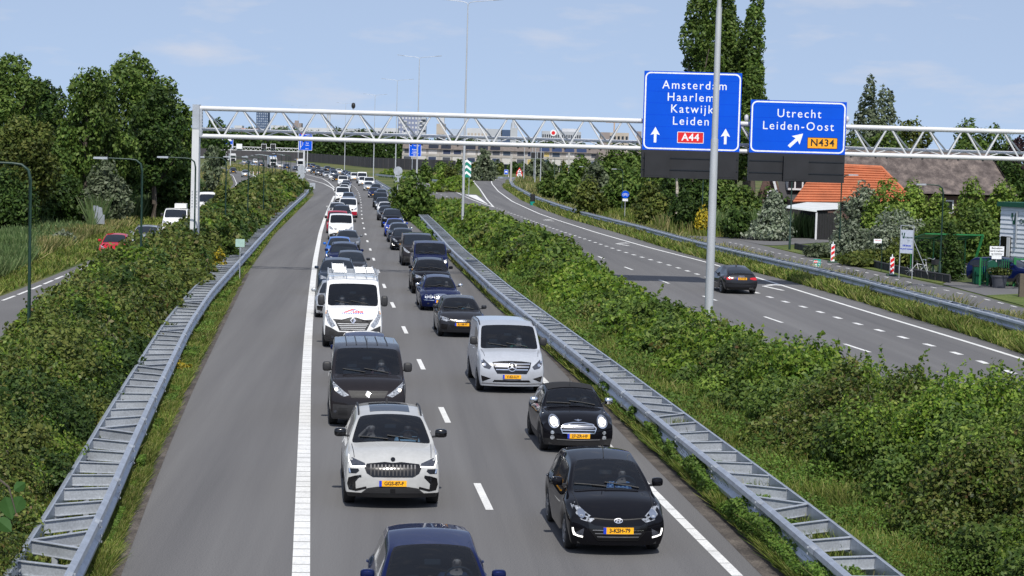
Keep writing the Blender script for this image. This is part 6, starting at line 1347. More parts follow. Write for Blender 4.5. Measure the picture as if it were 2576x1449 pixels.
# far lattice gantry with lane signals
d = 585.0; A = Vector(D(560, 368, d)); B = Vector(D(762, 374, d)); t = thing('sign_gantry', 'small far white gantry with two black lane signals', 'gantry', (A.x, d, 0)); o = tuple(t.location)
b = MB(); dz = Vector((0, 0, 1.0)); b.cyl(A, B, .11, n=6); b.cyl(A-dz, B-dz, .11, n=6)
for k in range(34): u0, u1 = k/34, (k+1)/34; q0 = A+(B-A)*u0; q1 = A+(B-A)*u1; b.cyl(q0 if k % 2 else q0-dz, q1-dz if k % 2 else q1, .06, n=4)
b.build('truss', M_white, t, o); b = MB(); b.box((A.x-.4, d, A.z/2), (.5, .5, A.z)); b.box((B.x+.4, d, A.z/2), (.5, .5, A.z)); b.build('post', M_white, t, o)
for x in (664, 687): c = D(x, 368.5, d-.5); b = MB(); b.box(c, (1.35, .3, 1.35)); i = b.build('lane_signal', M_black, t, o); b = MB(); b.box((c[0], c[1]+.05, c[2]), (1.55, .2, 1.55)); b.build('frame', M_signw, i, o)
c = D(602, 368, d-.5); b = MB(); b.box(c, (1.7, .3, 1.5)); b.build('lane_signal_back', M_signw, t, o)
# signal mast on the right: two black lane signals on thin poles
d = 470.0
for (x, lb) in ((1342, 'left black lane signal on a thin grey pole before the houses'), (1359, 'right black lane signal on a thin grey pole before the houses')):
    p = D(x, 430, d); t = thing('lane_signal', lb, 'lane signal', (p[0], d, 0), 0, 'black lane signals before the houses'); z = zof(x, 390.5, d); b = MB(); b.box((0, 0, z), (1.4, .3, 1.4)); b.build('signal_face', M_black, t); b = MB(); b.box((0, .03, z), (1.56, .3, 1.56)); b.build('frame', M_galv2, t); pole(t, z, .06, None, .1, .25)
for (x, yb, yt, lb, g_) in ((1317, 461, 360, 'thin pale mast beside the 70 sign', 0), (1338, 447, 362, 'thin pale mast left of the two lane signals', 0), (1345, 472, 363, 'thin pale mast under the left lane signal', 0), (1358.5, 481, 364, 'thin pale mast nearest the slip road, under the right lane signal', 0), (1420, 432, 370, 'thin pale mast by the yellow skip', 0)):
    p = G(x, yb); d = p[1]; t = thing('mast', lb, 'mast', (p[0], d, 0), 0, 'thin pale masts by the slip road'); H = zof(x, yt, d); b = MB(); b.tube([(0, 0, 0), (0, 0, H*.5), (0, 0, H)], [.11, .09, .06], 8); b.build('pole', M_mast, t, smooth=True); b = MB(); b.bar((0, 0, H), (-1.2, 0, H+.15), .10, .06); b.build('arm', M_mast, t)
for (x, yb, yt, lb) in ((1285, 450, 388, 'dark grey portal leg by the slip road bend'), (1430, 441, 384, 'grey portal leg beside the yellow skip')):
    d = 430; p = D(x, yb, d); t = thing('portal_leg', lb, 'portal leg', (p[0], d, 0), 0, 'portal legs'); b = MB(); b.box((0, 0, zof(x, yt, d)/2), (.42, .42, zof(x, yt, d))); b.build('leg', M_conc, t); b = MB(); b.box((0, 0, .15), (.9, .9, .3)); b.build('base', M_conc, t)
# chevron board
d = 300.0; p = D(1173, 470, d); t = thing('chevron_sign', 'green and white chevron board on the traffic island', 'road sign', (p[0], d, 0)); z1, z0 = zof(1173, 405, d), zof(1173, 446, d); w_ = 22*d/FPX; hh = z1-z0
board(t, 'panel', -w_/2, z0, w_/2, z1, mat('sign_green', (.0, .20, .14), .5), None, r=.02); b = MB()
for k in range(3): zc = z0+hh*(.02+.36*k); b.add([(-w_/2, -.006, zc), (0, -.006, zc+.55), (w_/2, -.006, zc), (w_/2, -.006, zc+.38), (0, -.006, zc+.93), (-w_/2, -.006, zc+.38)], [(0, 1, 4, 5), (1, 2, 3, 4)])
b.build('chevron', M_signw, t); pole(t, z1-.2, .05, None, -.4); pole(t, z1-.2, .05, None, .4)
# blue motor-road sign, danger sign with 70
p = G(1273, 446); d = p[1]; t = thing('road_sign', 'small square blue sign with a white car symbol', 'road sign', (p[0], d, 0)); z1, z0 = zof(1273, 426.5, d), zof(1273, 438.5, d); h_ = z1-z0; board(t, 'panel', -h_*.43, z0, h_*.43, z1, M_blue, M_signw, .06, .12)
b = MB(); zc = (z0+z1)/2; b.slab([(-h_*.26, zc-h_*.12), (h_*.26, zc-h_*.12), (h_*.26, zc+h_*.06), (h_*.17, zc+h_*.20), (-h_*.17, zc+h_*.20), (-h_*.26, zc+h_*.06)], -.012, -.006); b.build('car_symbol', M_signw, t); pole(t, z0+.3, .05)
p = G(1306, 455); d = p[1]; t = thing('road_sign', 'red-edged triangle above a round 70 speed limit sign', 'road sign', (p[0], d, 0)); pole(t, zof(1306, 424, d), .05); zc = zof(1306, 441, d); R = 8.2*d/FPX
b = MB(); b.slab(ngon(0, zc, R, R, 24), 0, .04); b.build('disc', M_red, t); b = MB(); b.slab(ngon(0, zc, R*.74, R*.74, 24), -.008, -.002); b.build('disc_centre', M_signw, t); b = MB(); put_text(b, '70', R*.95, (0, zc), -.012, .012); b.build('lettering', M_ink, t)
zt_ = zof(1306, 430, d); b = MB(); b.slab([(-R*1.05, zt_-R*.65), (R*1.05, zt_-R*.65), (0, zt_+R*1.1)], .0, .04); b.build('triangle', M_red, t); b = MB(); b.slab([(-R*.66, zt_-R*.42), (R*.66, zt_-R*.42), (0, zt_+R*.68)], -.008, -.002); b.build('triangle_centre', M_signw, t); b = MB(); b.slab([(-R*.1, zt_-R*.38), (R*.05, zt_-R*.38), (R*.05, zt_), (R*.25, zt_+.1*R), (R*.0, zt_+R*.4), (-R*.1, zt_)], -.014, -.009); b.build('symbol', M_ink, t)
# cycle sign
p = G(1571, 562); d = p[1]; t = thing('road_sign', 'round blue cycle path sign with a white plate below', 'road sign', (p[0], d, 0)); zc = zof(1571, 489, d); R = 9.5*d/FPX; pole(t, zc+.2, .035); b = MB(); b.slab(ngon(0, zc, R, R, 24), 0, .03); b.build('disc', M_blue, t); b = MB(); 
for q in ringpoly(-.45*R, zc-.1*R, .33*R, .33*R, .07*R, 12)+ringpoly(.42*R, zc-.1*R, .33*R, .33*R, .07*R, 12)+[thin([(-.45*R, zc-.1*R), (-.15*R, zc+.3*R), (.25*R, zc+.28*R), (.42*R, zc-.1*R)], .08*R), thin([(-.15*R, zc+.3*R), (.0, zc-.1*R), (.25*R, zc+.28*R)], .07*R)]: b.poly([(a, -.006, z) for a, z in q])
b.build('bicycle_symbol', M_signw, t); board(t, 'plate', -R*.7, zc-R*1.75, R*.7, zc-R*1.1, M_signw, None, r=.02)
b = MB(); put_text(b, '<  >', R*.45, (0, zc-R*1.42), -.006); b.build('plate_symbol', M_ink, t)
# backs of round signs
def round_back(x, ys, yb, d, label, extra=()):
    p = D(x, yb, d); t = thing('road_sign', label, 'road sign', (p[0], d, 0), 0, 'backs of road signs'); pole(t, zof(x, ys[0], d), .05)
    for y in ys: b = MB(); b.slab(ngon(0, zof(x, y, d), .62, .62, 22), -.03, .0); i = b.build('disc', M_galv2, t); b = MB(); b.box((0, -.06, zof(x, y, d)), (.05, .05, 1.1)); b.build('bracket', M_galv2, i)
    for (dx, y, w2, h2) in extra: b = MB(); b.box((dx, -.02, zof(x, y, d)), (w2, .03, h2)); b.build('plate', M_galv2, t)
round_back(757, (424, 441), 462, 330, 'grey backs of two round signs at the far end of the left hedge', ((0, 432.5, 1.7, .28), (.1, 456, .45, .75)))
round_back(1001, (430,), 452, 270, 'grey back of a round sign at the bend of the median', ((.35, 445, .45, .6),))
def box_sign(x, y, d, w_, h_, m, label, txt=None, ink=None, top=None, name='hectometre_sign'):
    p = D(x, y, d); t = thing(name, label, 'marker sign', (p[0], d, 0)); z = zof(x, y, d); b = MB(); b.slab(rrect(-w_/2, z-h_/2, w_/2, z+h_/2, .03, 3), 0, .025); b.build('panel', m, t); pole(t, z, .025, None, 0, .04)
    if top: b = MB(); b.box((-w_*.18, -.006, z+h_*.22), (w_*.5, .006, h_*.32)); b.build('route_shield', top, t); b = MB(); put_text(b, 'A44', h_*.30, (-w_*.18, z+h_*.22), -.011, .004); put_text(b, 'Li', h_*.30, (w_*.30, z+h_*.22), -.007, .004); b.build('lettering', M_signw, t)
    if txt: b = MB(); put_text(b, txt, h_*.5, (-.02, z-h_*.22), -.005, .006); b.build('lettering', ink, t)
M_hm = mat('marker_green', (.0, .30, .24), .5); M_hmb = mat('marker_back', (.35, .50, .44), .5)
box_sign(2055, 663, 118, .46, .54, M_hm, 'green 20.2 kilometre marker on the right guard rail', '20.2', M_signw, M_red)
box_sign(1457, 527, 235, .9, .62, M_hm, 'small green and white marker behind the slip road guard rail', None, None, None); box_sign(604, 611, 99, .46, .40, M_hmb, 'pale green back of a marker sign on the left guard rail')
box_sign(786, 467, 318, .9, .9, M_galv2, 'grey marker plate on the end of the left guard rail', name='marker_plate'); box_sign(1000, 450, 262, .5, .8, M_galv2, 'grey plate on the guard rail in the bend', name='marker_plate')
d = 285; p = D(1997/1, 500, d)
q = D(1999*.6708+0, 505, 262); t = thing('litter_bin', 'black bin with a green base at the slip road guard rail', 'bin', (D(1997, 729, 1)[0]*0+D(1340, 491, 262)[0], 262, 0)); b = MB(); b.cyl((0, 0, .5), (0, 0, 1.5), .33, .33, 12); b.build('bin_body', M_black, t); b = MB(); b.cyl((0, 0, 0), (0, 0, .5), .30, .34, 12); b.build('bin_base', M_hm, t)
for (x, y, lb) in ((1205, 448, 'white reflector post left of the slip road end'), (1222, 446, 'white reflector post in the middle of the slip road end'), (1237.5, 446, 'white reflector post right of the island'), (1279, 449, 'white reflector post beside the small blue sign'), (619, 443.5, 'leftmost white reflector post by the local road bend'), (637, 443, 'second white reflector post by the local road bend'), (647, 442.5, 'third white reflector post by the local road bend'), (653, 443.5, 'last white reflector post by the local road bend')):
    p = G(x, y); t = thing('reflector_post', lb, 'reflector post', (p[0], p[1], 0), 0, 'white reflector posts'); b = MB(); b.prism([(-.07, -.05), (.07, -.05), (.04, .07), (-.04, .07)], 0, 1.05); b.build('post', M_signw, t); b = MB(); b.box((0, -.052, .82), (.08, .01, .18)); b.build('reflector', M_red, t)
# leaning grey panel by the left dry grass
d = 150; p = D(246, 590, d); t = thing('panel_back', 'leaning grey metal panel on posts in the dry grass', 'panel', (p[0], d, 0), -.5); z1 = zof(246, 517, d); b = MB(); b.add([(-.45, 0, .6), (.62, 0, .6), (.62, 0, 1.3), (.42, 0, 1.35), (.36, 0, z1-.15), (-.42, 0, z1), (-.45, .04, .6), (.62, .04, .6), (.62, .04, 1.3), (.42, .04, 1.35), (.36, .04, z1-.15), (-.42, .04, z1)], [(0, 1, 2, 3), (0, 3, 4, 5), (6, 9, 8, 7), (6, 11, 10, 9)]+[(k, (k+1) % 6, 6+(k+1) % 6, 6+k) for k in range(6)]); b.build('panel', M_galv2, t); b = MB(); b.box((-.35, -.06, z1/2), (.08, .08, z1)); b.box((-.02, -.06, z1/2), (.06, .06, z1)); b.build('post', M_galv2, t)
# red and white marker posts
for (x, yb, lb) in ((2094, 661, 'left red and white striped marker post on the grass strip'), (2243, 694, 'right red and white striped marker post on the grass strip')):
    p = G(x, yb); d = p[1]; t = thing('marker_post', lb, 'marker post', (p[0], d, .012), .1, 'red and white marker posts'); H = 41*d/FPX+.1; W_ = .26; b = MB(); b.box((0, 0, H/2+.05), (W_, .06, H)); b.build('panel', M_signw, t); b = MB()
    for k in range(3): z = .12+k*H*.30; b.slab([(-W_/2+.015, z), (W_/2-.015, z+.16), (W_/2-.015, z+.36), (-W_/2+.015, z+.20)], -.038, -.032)
    b.build('stripe', M_red, t); b = MB(); b.box((0, 0, .045), (.62, .30, .09)); b.build('foot', mat('rubber_green', (.03, .08, .05), .7), t); b = MB(); b.cyl((0, 0, H+.05), (0, 0, H+.22), .04, .03, 8); b.build('knob', M_signw, t)
# ---------------------------------------------------------------- buildings
M_wallh = mat('pale_house_wall', (.36, .335, .31), .85, 0, [(.5, .12, (1, 1, 1))]); M_roofh = mat('grey_roof_tiles', (.16, .135, .12), .9, 0, [(.8, .2, (1, 1, 1)), (8, .15, (1, 1, 1))])
M_solar = mat('solar_panel', (.012, .014, .022), .2); M_shut = {k: mat('shutter_'+k, c, .6) for k, c in dict(blue=(.02, .032, .075), white=(.50, .48, .46), yellow=(.46, .36, .13), grey=(.05, .055, .07), slate=(.035, .055, .085)).items()}
HZ = 780.0; hx0 = 1011.0
hl = ('end house with dark window band, behind the small blue sign', 'house right behind the small blue sign', 'house with a navy window and dark solar roof panel', 'house with dark solar panel, right of the blue sign', 'house with white garage door left of the grey-leaved poplar', 'house with dark blue upper window behind the lamp mast', 'house behind the chevron sign with open balcony', 'house with two dark roof panels left of the yellow shutters', 'house with white shutters above a navy blind', 'house with dark grey ground-floor blind',
    'house with yellow shutters on both floors', 'house with wide blue solar panels behind the lane signals', 'house with solar panels right of the lane signals', 'house with white blind and dark upper floor', 'house with flat white canopy near the right end', 'last house of the long terrace with navy windows')
cols = ['grey', 'white', 'blue', 'grey', 'white', 'blue', 'grey', 'blue', 'white', 'grey', 'yellow', 'slate', 'white', 'white', 'grey', 'slate']
for k in range(16):
    x = hx0+31.2*k; p = D(x, 400, HZ); W_ = 31.2*HZ/FPX; X = 0; t = thing('terraced_house', hl[k], 'house', (p[0]+W_/2, HZ, 0), 0, 'terraced houses behind the noise wall')
    j = .18 if k % 2 else 0; b = MB(); b.box((0, 4.0+j, 2.85), (W_-.03, 8, 5.7)); b.box((0, 6+j, 6.7), (W_-.03, 5.6, 2.4)); b.box((0, -.05+j, 5.5), (W_-.03, .25, .9)); b.build('wall', M_wallh, t)
    b = MB(); b.add([(-W_/2, 2.2+j, 7.8), (W_/2, 2.2+j, 7.8), (W_/2, 6.5+j, 10.0), (-W_/2, 6.5+j, 10.0), (W_/2, 10.5+j, 7.4), (-W_/2, 10.5+j, 7.4)], [(0, 1, 2, 3), (3, 2, 4, 5), (1, 4, 2), (0, 3, 5)]); r = b.build('roof', M_roofh, t); b = MB(); b.box((W_*.3, 7.2+j, 10), (.6, .6, 1.2)); b.build('chimney', M_conc, r)
    sh = M_shut[cols[k]]; s2_ = M_shut[cols[(k*5+3) % 16]]
    for (z, h_, w_, y, m) in ((1.5, 2.1, W_*.55, -.02, M_glassdk), (3.75, 1.9, W_*.62, -.02, sh), (6.75, 1.6, W_*.6, 3.17, s2_)):
        b = MB(); b.box((W_*(.08 if k % 2 else -.06), y+j, z), (w_, .08, h_)); q = b.build('window', m, t); b = MB(); b.box((W_*(.08 if k % 2 else -.06), y+.02+j, z), (w_+.22, .05, h_+.22)); b.build('frame', M_white, q)
    if k in (2, 3, 5, 6, 7, 11, 12, 13, 14):
        b = MB(); c = .55; b.add([(-W_*.4, 2.2+.06*7+j, 8.06), (W_*.4, 2.2+.06*7+j, 8.06), (W_*.4, 2.2+3.4+j, 9.6), (-W_*.4, 2.2+3.4+j, 9.6)], [(0, 1, 2, 3)]); b.build('solar_panel', M_solar if k < 10 else mat('solar_panel_blue', (.02, .035, .09), .25), r)
for (x, w_, lb) in ((1535, 26, 'gabled house right of the terrace with a dark roof patch'), (1580, 34, 'gabled house beside the left black signal housing')):
    d = 700.; p = D(x, 420, d); t = thing('terraced_house', lb, 'house', (p[0], d, 0), .25, 'terraced houses behind the noise wall'); W_ = w_*d/FPX*1.9; b = MB(); b.box((0, 4, 2.6), (W_, 8, 5.2)); b.build('wall', M_wallh, t); b = MB(); b.add([(-W_/2-.2, -.3, 5.1), (W_/2+.2, -.3, 5.1), (W_/2+.2, 4, 8.4), (-W_/2-.2, 4, 8.4), (W_/2+.2, 8.3, 5.1), (-W_/2-.2, 8.3, 5.1)], [(0, 1, 2, 3), (3, 2, 4, 5), (1, 4, 2), (0, 3, 5)]); r = b.build('roof', M_roofh, t); b = MB(); b.add([(0, .5, 5.75), (W_*.3, .5, 5.75), (W_*.3, 3, 7.65), (0, 3, 7.65)], [(0, 1, 2, 3)]); b.build('solar_panel', M_solar, r)
    for q_ in (-.28, .12): b = MB(); b.box((W_*q_, -.03, 3.7), (W_*.22, .06, 1.3)); b.build('window', M_glassdk, t)
# noise wall
wpx = [(430, 371, 1000), (558, 374.5, 1000), (655, 379, 1000), (771, 385, 990), (860, 391, 850), (933, 396, 745), (1040, 400, 700), (1146, 404, 665)]
pts = [D(x, y, d) for x, y, d in wpx]; t = thing('noise_wall', 'long dark grey noise wall along the far side of the bend', 'noise wall', (pts[4][0], pts[4][1], 0)); o = tuple(t.location); Q = chain(pts, 6, 1); M_nw = mat('noise_wall_grey', (.055, .053, .058), .85, 0, [(.15, .25, (1, 1, .2)), (2, .1, (1, 1, 1))])
b = MB(); n = len(Q); b.add([(q[0], q[1], 0) for q in Q]+[tuple(q) for q in Q], [(k, k+1, n+k+1, n+k) for k in range(n-1)]); b.add([(q[0], q[1]+.4, 0) for q in Q]+[(q[0], q[1]+.4, q[2]) for q in Q], [(k, k+1, n+k+1, n+k) for k in range(n-1)]); b.add([tuple(q) for q in Q]+[(q[0], q[1]+.4, q[2]) for q in Q], [(k, k+1, n+k+1, n+k) for k in range(n-1)]); b.build('panels', M_nw, t, o)
b = MB(); [b.box((q[0], q[1]-.1, q[2]/2), (.2, .2, q[2])) for q in Q]; b.build('post', M_nw, t, o)['kind'] = 'stuff'
# town behind
def block(x0, x1, yt, d, label, m, cat='building', floors=0, wm=None, dep=14, name='building', cols_=8, style='band', top=None, grp='town buildings on the horizon'):
    p = D((x0+x1)/2, 360, d); W_ = (x1-x0)*d/FPX; H = zof((x0+x1)/2, yt, d); t = thing(name, label, cat, (p[0], d, 0), 0, grp); b = MB(); b.box((0, dep/2, H/2), (W_, dep, H)); b.build('wall', m, t)
    for f_ in range(floors):
        z = H-(f_+.62)*(H*.72/max(floors, 1)); hh = H*.72/floors*.46; b = MB()
        if style == 'band': b.box((0, -.06, z), (W_*.92, .12, hh))
        else:
            for c in range(cols_): b = MB(); b.box((-W_/2+W_*(c+.5)/cols_, -.06, z), (W_/cols_*.55, .12, hh)); b.build('window', wm or M_glassdk, t)
        if style == 'band': b.build('window_band', wm or M_glassdk, t)
    if top: b = MB(); b.box((W_*top[0], dep/2, H+top[2]/2), (W_*top[1], dep*.5, top[2])); b.build('roof_house', top[3], t)
    return t, W_, H
def bm_(n, c): return mat('wall_'+n, c, .8, 0, [(.1, .1, (1, 1, 1))])
wb, ww, wg, wbr, wbei, worg = bm_('blue_grey', (.20, .23, .34)), bm_('white', (.50, .51, .53)), bm_('light_grey', (.40, .42, .45)), bm_('brown', (.26, .22, .21)), bm_('beige', (.42, .37, .32)), bm_('orange_red', (.50, .20, .14)); wdb = bm_('dark_blue', (.05, .085, .16)); wpale = bm_('pale_blue', (.40, .46, .56))
t, W_, H = block(643.5, 673.5, 283, 2000, 'dark blue tower block standing alone on the horizon', wdb, floors=0)
for c in range(6):
    b = MB()
    for f_ in range(13): b.box((-W_/2+W_*(c+.5)/6, -.1, H-1.5-f_*(H-9)/13), (W_/6*(.42 if (c+f_) % 3 else .25), .2, (H-9)/13*.55))
    b.build('window_column', wpale, t)
t, W_, H = block(1000, 1058, 291, 1500, 'tall blue-grey apartment block with white balconies', wb, floors=7, style='w', cols_=7, wm=ww, top=(0.05, .5, 1.6, worg))
for s_, f_ in [(s_, f_) for s_ in (-.18, .5) for f_ in range(6)]: b = MB(); b.box((W_*s_, -.8, H-4.5-f_*3.0), (W_*.13, 1.5, 1.0)); b.build('balcony', ww, t)
t2, _, _ = block(1058, 1070, 296, 1500, 'narrow darker wing of the blue-grey apartment block', wg, floors=6)
t, W_, H = block(939, 1000, 322.5, 1300, 'white hall with a row of round dark windows', ww)
for k in range(7): b = MB(); b.cyl((-W_*.42+W_*.14*k, -.02, H-3.1), (-W_*.42+W_*.14*k, -.12, H-3.1), .85, n=12); b.build('round_window', M_glassdk, t)
block(589, 608, 316, 1800, 'small white block right of the far tree', ww, floors=3); block(607, 646, 323.5, 1700, 'low orange-red building left of the blue tower', worg, floors=2, style='w', wm=ww); block(680, 720, 316, 1600, 'flat white building right of the blue tower', ww, floors=2, style='w')
block(735, 757, 310, 1900, 'brown grey block with a roof house behind the blue lane sign', wbr, floors=2, top=(-.1, .4, 2.5, wbr)); block(742, 842, 322, 1500, 'long low white building behind the gantry', ww, floors=1); block(842, 940, 324, 1450, 'long pale grey building with many windows', wg, floors=2, style='w', cols_=24)
block(1097, 1119, 312, 1500, 'beige block behind a grey tree, next to the apartment block', wbei, floors=1, top=(.1, .5, 6, ww)); block(1130, 1176, 325, 1300, 'pale blue flat building left of the white commercial hall', wpale, floors=1); block(1174, 1226, 323, 1250, 'white commercial hall with big plain panels', ww, floors=2, style='w', cols_=6, wm=wbei); block(1226, 1262, 325, 1280, 'grey glazed office behind the gantry centre', wg, floors=1, style='w', cols_=3, wm=wpale); block(1260, 1283, 327, 1280, 'dark blue office block beside the church tower', wdb, floors=0)
t, W_, H = block(1283, 1301, 322, 1700, 'grey church-like tower with a thin spire', wg, cat='tower', name='tower'); b = MB(); b.cyl((-W_*.15, 5, H), (-W_*.15, 5, H+4.5), 1.9, 1.6, 8); b.cyl((-W_*.15, 5, H+4.5), (-W_*.15, 5, H+11), .9, .05, 8); b.build('spire', wg, t)
t, W_, H = block(1363, 1461, 331, 1150, 'long grey office with a red and white round logo', wg, floors=3, style='w', cols_=18, top=(.22, .42, 1.8, ww)); b = MB(); b.cyl((-W_*.21, -.15, H-1.0), (-W_*.21, -.3, H-1.0), 1.9, n=18); i = b.build('logo', M_signw, t); b = MB(); b.cyl((-W_*.21, -.31, H-1.0), (-W_*.21, -.4, H-1.0), 1.1, n=14); b.build('logo_centre', M_red, i)
t, W_, H = block(1511, 1581, 334, 1000, 'brown and beige apartment building left of the big blue sign', wbei, floors=3, style='w', cols_=7); b = MB(); b.box((-W_*.33, -.3, H*.5), (W_*.30, .6, H)); b.build('brown_bay', wbr, t); block(1602, 1613, 331, 900, 'narrow brick tower right at the edge of the big blue sign', wbr, cat='tower', name='tower', dep=3)
for x, lb in ((823.5, 'left of two thin white chimneys'), (829, 'right of two thin white chimneys')): p = D(x, 330, 2000); H = zof(x, 285, 2000); t = thing('chimney', lb, 'chimney', (p[0], 2000, 0), 0, 'thin white chimneys on the horizon'); b = MB(); b.cyl((0, 0, 0), (0, 0, H), .8, .7, 8); b.build('stack', ww, t); b = MB(); b.cyl((0, 0, H-2), (0, 0, H+.3), .9, .9, 8); b.build('rim', wg, t)
d = 1500; p = D(1545, 330, d); H = zof(1545, 309, d); t = thing('tower_crane', 'pale orange tower crane above the brown apartment building', 'crane', (p[0], d, 0)); M_cr = mat('crane_paint', (.45, .33, .26), .6); b = MB(); b.bar((0, 0, 0), (0, 0, H), 1.1); b.build('tower', M_cr, t); b = MB(); b.bar((-6.5, 0, H), (5, 0, H), .5); b.bar((0, 0, H+2.3), (-6, 0, H+.3), .2); b.bar((0, 0, H+2.3), (4.5, 0, H+.3), .2); b.bar((0, 0, H), (0, 0, H+2.5), .6); b.build('jib', M_cr, t)
p = D(1443, 421, 600); t = thing('skip', 'yellow skip half hidden before the terraced houses', 'skip', (p[0], 600, 0)); b = MB(); b.add([(-1.6, 0, .2), (1.6, 0, .2), (2.1, 0, 2.6), (-2.1, 0, 2.6), (-1.6, 1.8, .2), (1.6, 1.8, .2), (2.1, 1.8, 2.6), (-2.1, 1.8, 2.6)], [(0, 1, 2, 3), (4, 7, 6, 5), (0, 3, 7, 4), (1, 5, 6, 2), (0, 4, 5, 1)]); b.build('tub', bpy.data.materials['lorry_yellow'], t); b = MB(); b.box((0, -.05, 2.6), (4.3, .1, .2)); b.build('rim', M_yel, t)
car('hx', 'hatch', 'white', 1531, 'z', 560, 'white car parked before the gabled houses', skip=FAR, group='cars elsewhere', turn=.9)
# ---- farm on the right
M_thatch = rampmat('thatch', [(.30, (.055, .045, .042)), (.5, (.115, .095, .088)), (.62, (.17, .14, .125)), (.75, (.25, .20, .17))], .9, fine=(14, .35), stretch=(1.4, 1, .6), bump=.6)
M_pan = mat('orange_pantiles', (.43, .135, .06), .75, 0, [(.8, .15, (1, 1, 1)), (9, .12, (1, 1, 1))]); M_bw = mat('dark_brick', (.10, .06, .05), .9, 0, [(3, .25, (1, 1, 2))]); M_dkt = mat('dark_pantiles', (.045, .043, .045), .7); M_corr = mat('white_sheet_roof', (.60, .64, .64), .5, 0, [(1, .08, (1, 1, 1))])
FZ = 205.0
A, B, C_, E = D(2040, 365, FZ+8), D(2489, 385, FZ+8), D(2560, 492, FZ), D(2010, 480, FZ)
t = thing('thatched_barn', 'long barn under a steep grey-brown thatched roof', 'barn', ((A[0]+B[0])/2, FZ, 0)); o = tuple(t.location)
nx, ny = 44, 12; b = MB(); V = []
for i in range(nx+1):
    for j in range(ny+1):
        u, v_ = i/nx, j/ny; e = E+(C_-E)*u; r_ = A+(B-A)*u; q = e+(r_-e)*v_; q = q+np.array([0, 0, -.35*math.sin(math.pi*v_)+.10*(vnoise(np.array([[u*40, v_*10, 1.0]]), 2)[0]-.5)]); V.append(q)
b.add(V, [(i*(ny+1)+j, (i+1)*(ny+1)+j, (i+1)*(ny+1)+j+1, i*(ny+1)+j+1) for i in range(nx) for j in range(ny)])
bk = np.array([0, 16, 0]); b.add([A, B, C_+bk, E+bk], [(0, 1, 2, 3)]); b.add([C_, C_+bk, B], [(0, 1, 2)]); b.add([E, E+bk, A], [(0, 1, 2)])
b.build('roof', M_thatch, t, o); b = MB(); b.box(((E[0]+C_[0])/2, FZ+8.4, C_[2]/2-.1), (C_[0]-E[0]-1.2, 15, C_[2]-.3)); b.build('wall', M_bw, t, o)
p = D(2386, 496, FZ-.1); b = MB(); b.box((p[0], FZ+.86, 2.5), (1.3, .1, 1.1)); i = b.build('window', M_glassdk, t, o); b = MB(); b.box((p[0], FZ+.89, 2.5), (1.6, .06, 1.4)); b.build('frame', M_white, i, o)
OZ = 180.0
A, B = D(2060, 413, OZ+5), D(2217, 421, OZ+5); R_, Lf = D(2304, 510, OZ), D(1994, 509, OZ); Rk, Lk = R_+np.array([0, 9, 0]), Lf+np.array([1.5, 10, 0])
t = thing('tiled_barn', 'barn with bright orange tiled roof in front of the thatched barn', 'barn', ((A[0]+B[0])/2, OZ, 0)); o = tuple(t.location); rows = 15; b = MB()
for k in range(rows):
    u0, u1 = k/rows, (k+1)/rows; l0, l1, r0, r1 = Lf+(A-Lf)*u0, Lf+(A-Lf)*u1, R_+(B-R_)*u0, R_+(B-R_)*u1; up = np.array([0, -.06, .09]); b.quad(l0+up, r0+up, r1, l1); b.quad(l0, r0, r0+up, l0+up)
b.add([R_, Rk, B], [(0, 1, 2)]); b.add([Lf, Lk, A], [(0, 2, 1)]); b.add([A, B, Rk, Lk], [(0, 1, 2, 3)]); r = b.build('roof', M_pan, t, o); b = MB(); b.cyl(A, B, .16, n=8); b.cyl(B, R_, .14, n=8); b.build('ridge_tiles', M_pan, r, o)
b = MB(); b.box(((Lf[0]+R_[0])/2, OZ+5.2, R_[2]/2-.1), (R_[0]-Lf[0]-1.5, 9, R_[2]-.2)); b.build('wall', M_bw, t, o)
SZ = 172.0; P1, P2, P3, P4 = D(1972, 518.5, SZ), D(2055, 529, SZ), D(2112, 510.5, SZ+7), D(2030, 508.5, SZ+7); P5 = D(2112, 526, SZ)
t = thing('open_shed', 'black open-fronted shed with a white sheet roof', 'shed', ((P1[0]+P2[0])/2, SZ, 0)); o = tuple(t.location); b = MB(); b.add([P1, P2, P5, P3, P4], [(0, 1, 2, 3, 4)]); b.add([P1-np.array([0, 0, .15]), P2-np.array([0, 0, .15]), P2, P1], [(0, 1, 2, 3)]); b.build('roof', M_corr, t, o)
b = MB(); h_ = P2[2]-.2; b.box(((P1[0]+P5[0])/2, SZ+6.5, h_/2), (P5[0]-P1[0], .2, h_)); 
for k in range(18): b.box((P2[0]+.15+k*.11*1.05, SZ+.3+(k % 2)*.04, h_/2), (.10, .06, h_))
b.build('wall', M_black, t, o); b = MB(); b.box((P2[0], SZ+.15, h_/2), (.16, .16, h_)); b.build('post', M_white, t, o)
BZ = 190.0; a0, a1 = D(1905, 480, BZ)[0], D(2050, 480, BZ)[0]; t = thing('farmhouse', 'brick farmhouse with dark tiled roof and white dormer windows, below the exit sign', 'house', ((a0+a1)/2, BZ, 0)); o = tuple(t.location); xm = D(1968, 480, BZ)[0]
b = MB(); b.box(((a0+a1)/2, BZ+5, 1.55), (a1-a0, 10, 3.1)); b.slab([(a0, 3.1), (xm, 3.1), ((a0+xm)/2, 7.0)], BZ+.02, BZ+.4); b.build('wall', M_bw, t, o); b = MB(); b.add([(xm-.2, BZ-.5, 3.0), (a1, BZ-.5, 3.0), (a1, BZ+5, 7.2), (xm-.2, BZ+5, 7.2)], [(0, 1, 2, 3)]); r = b.build('roof', M_dkt, t, o); b = MB(); b.box(((xm+a1)/2+.4, BZ+1.2, 4.7), (2.9, 2.6, 1.3)); i = b.build('dormer', M_white, r, o)
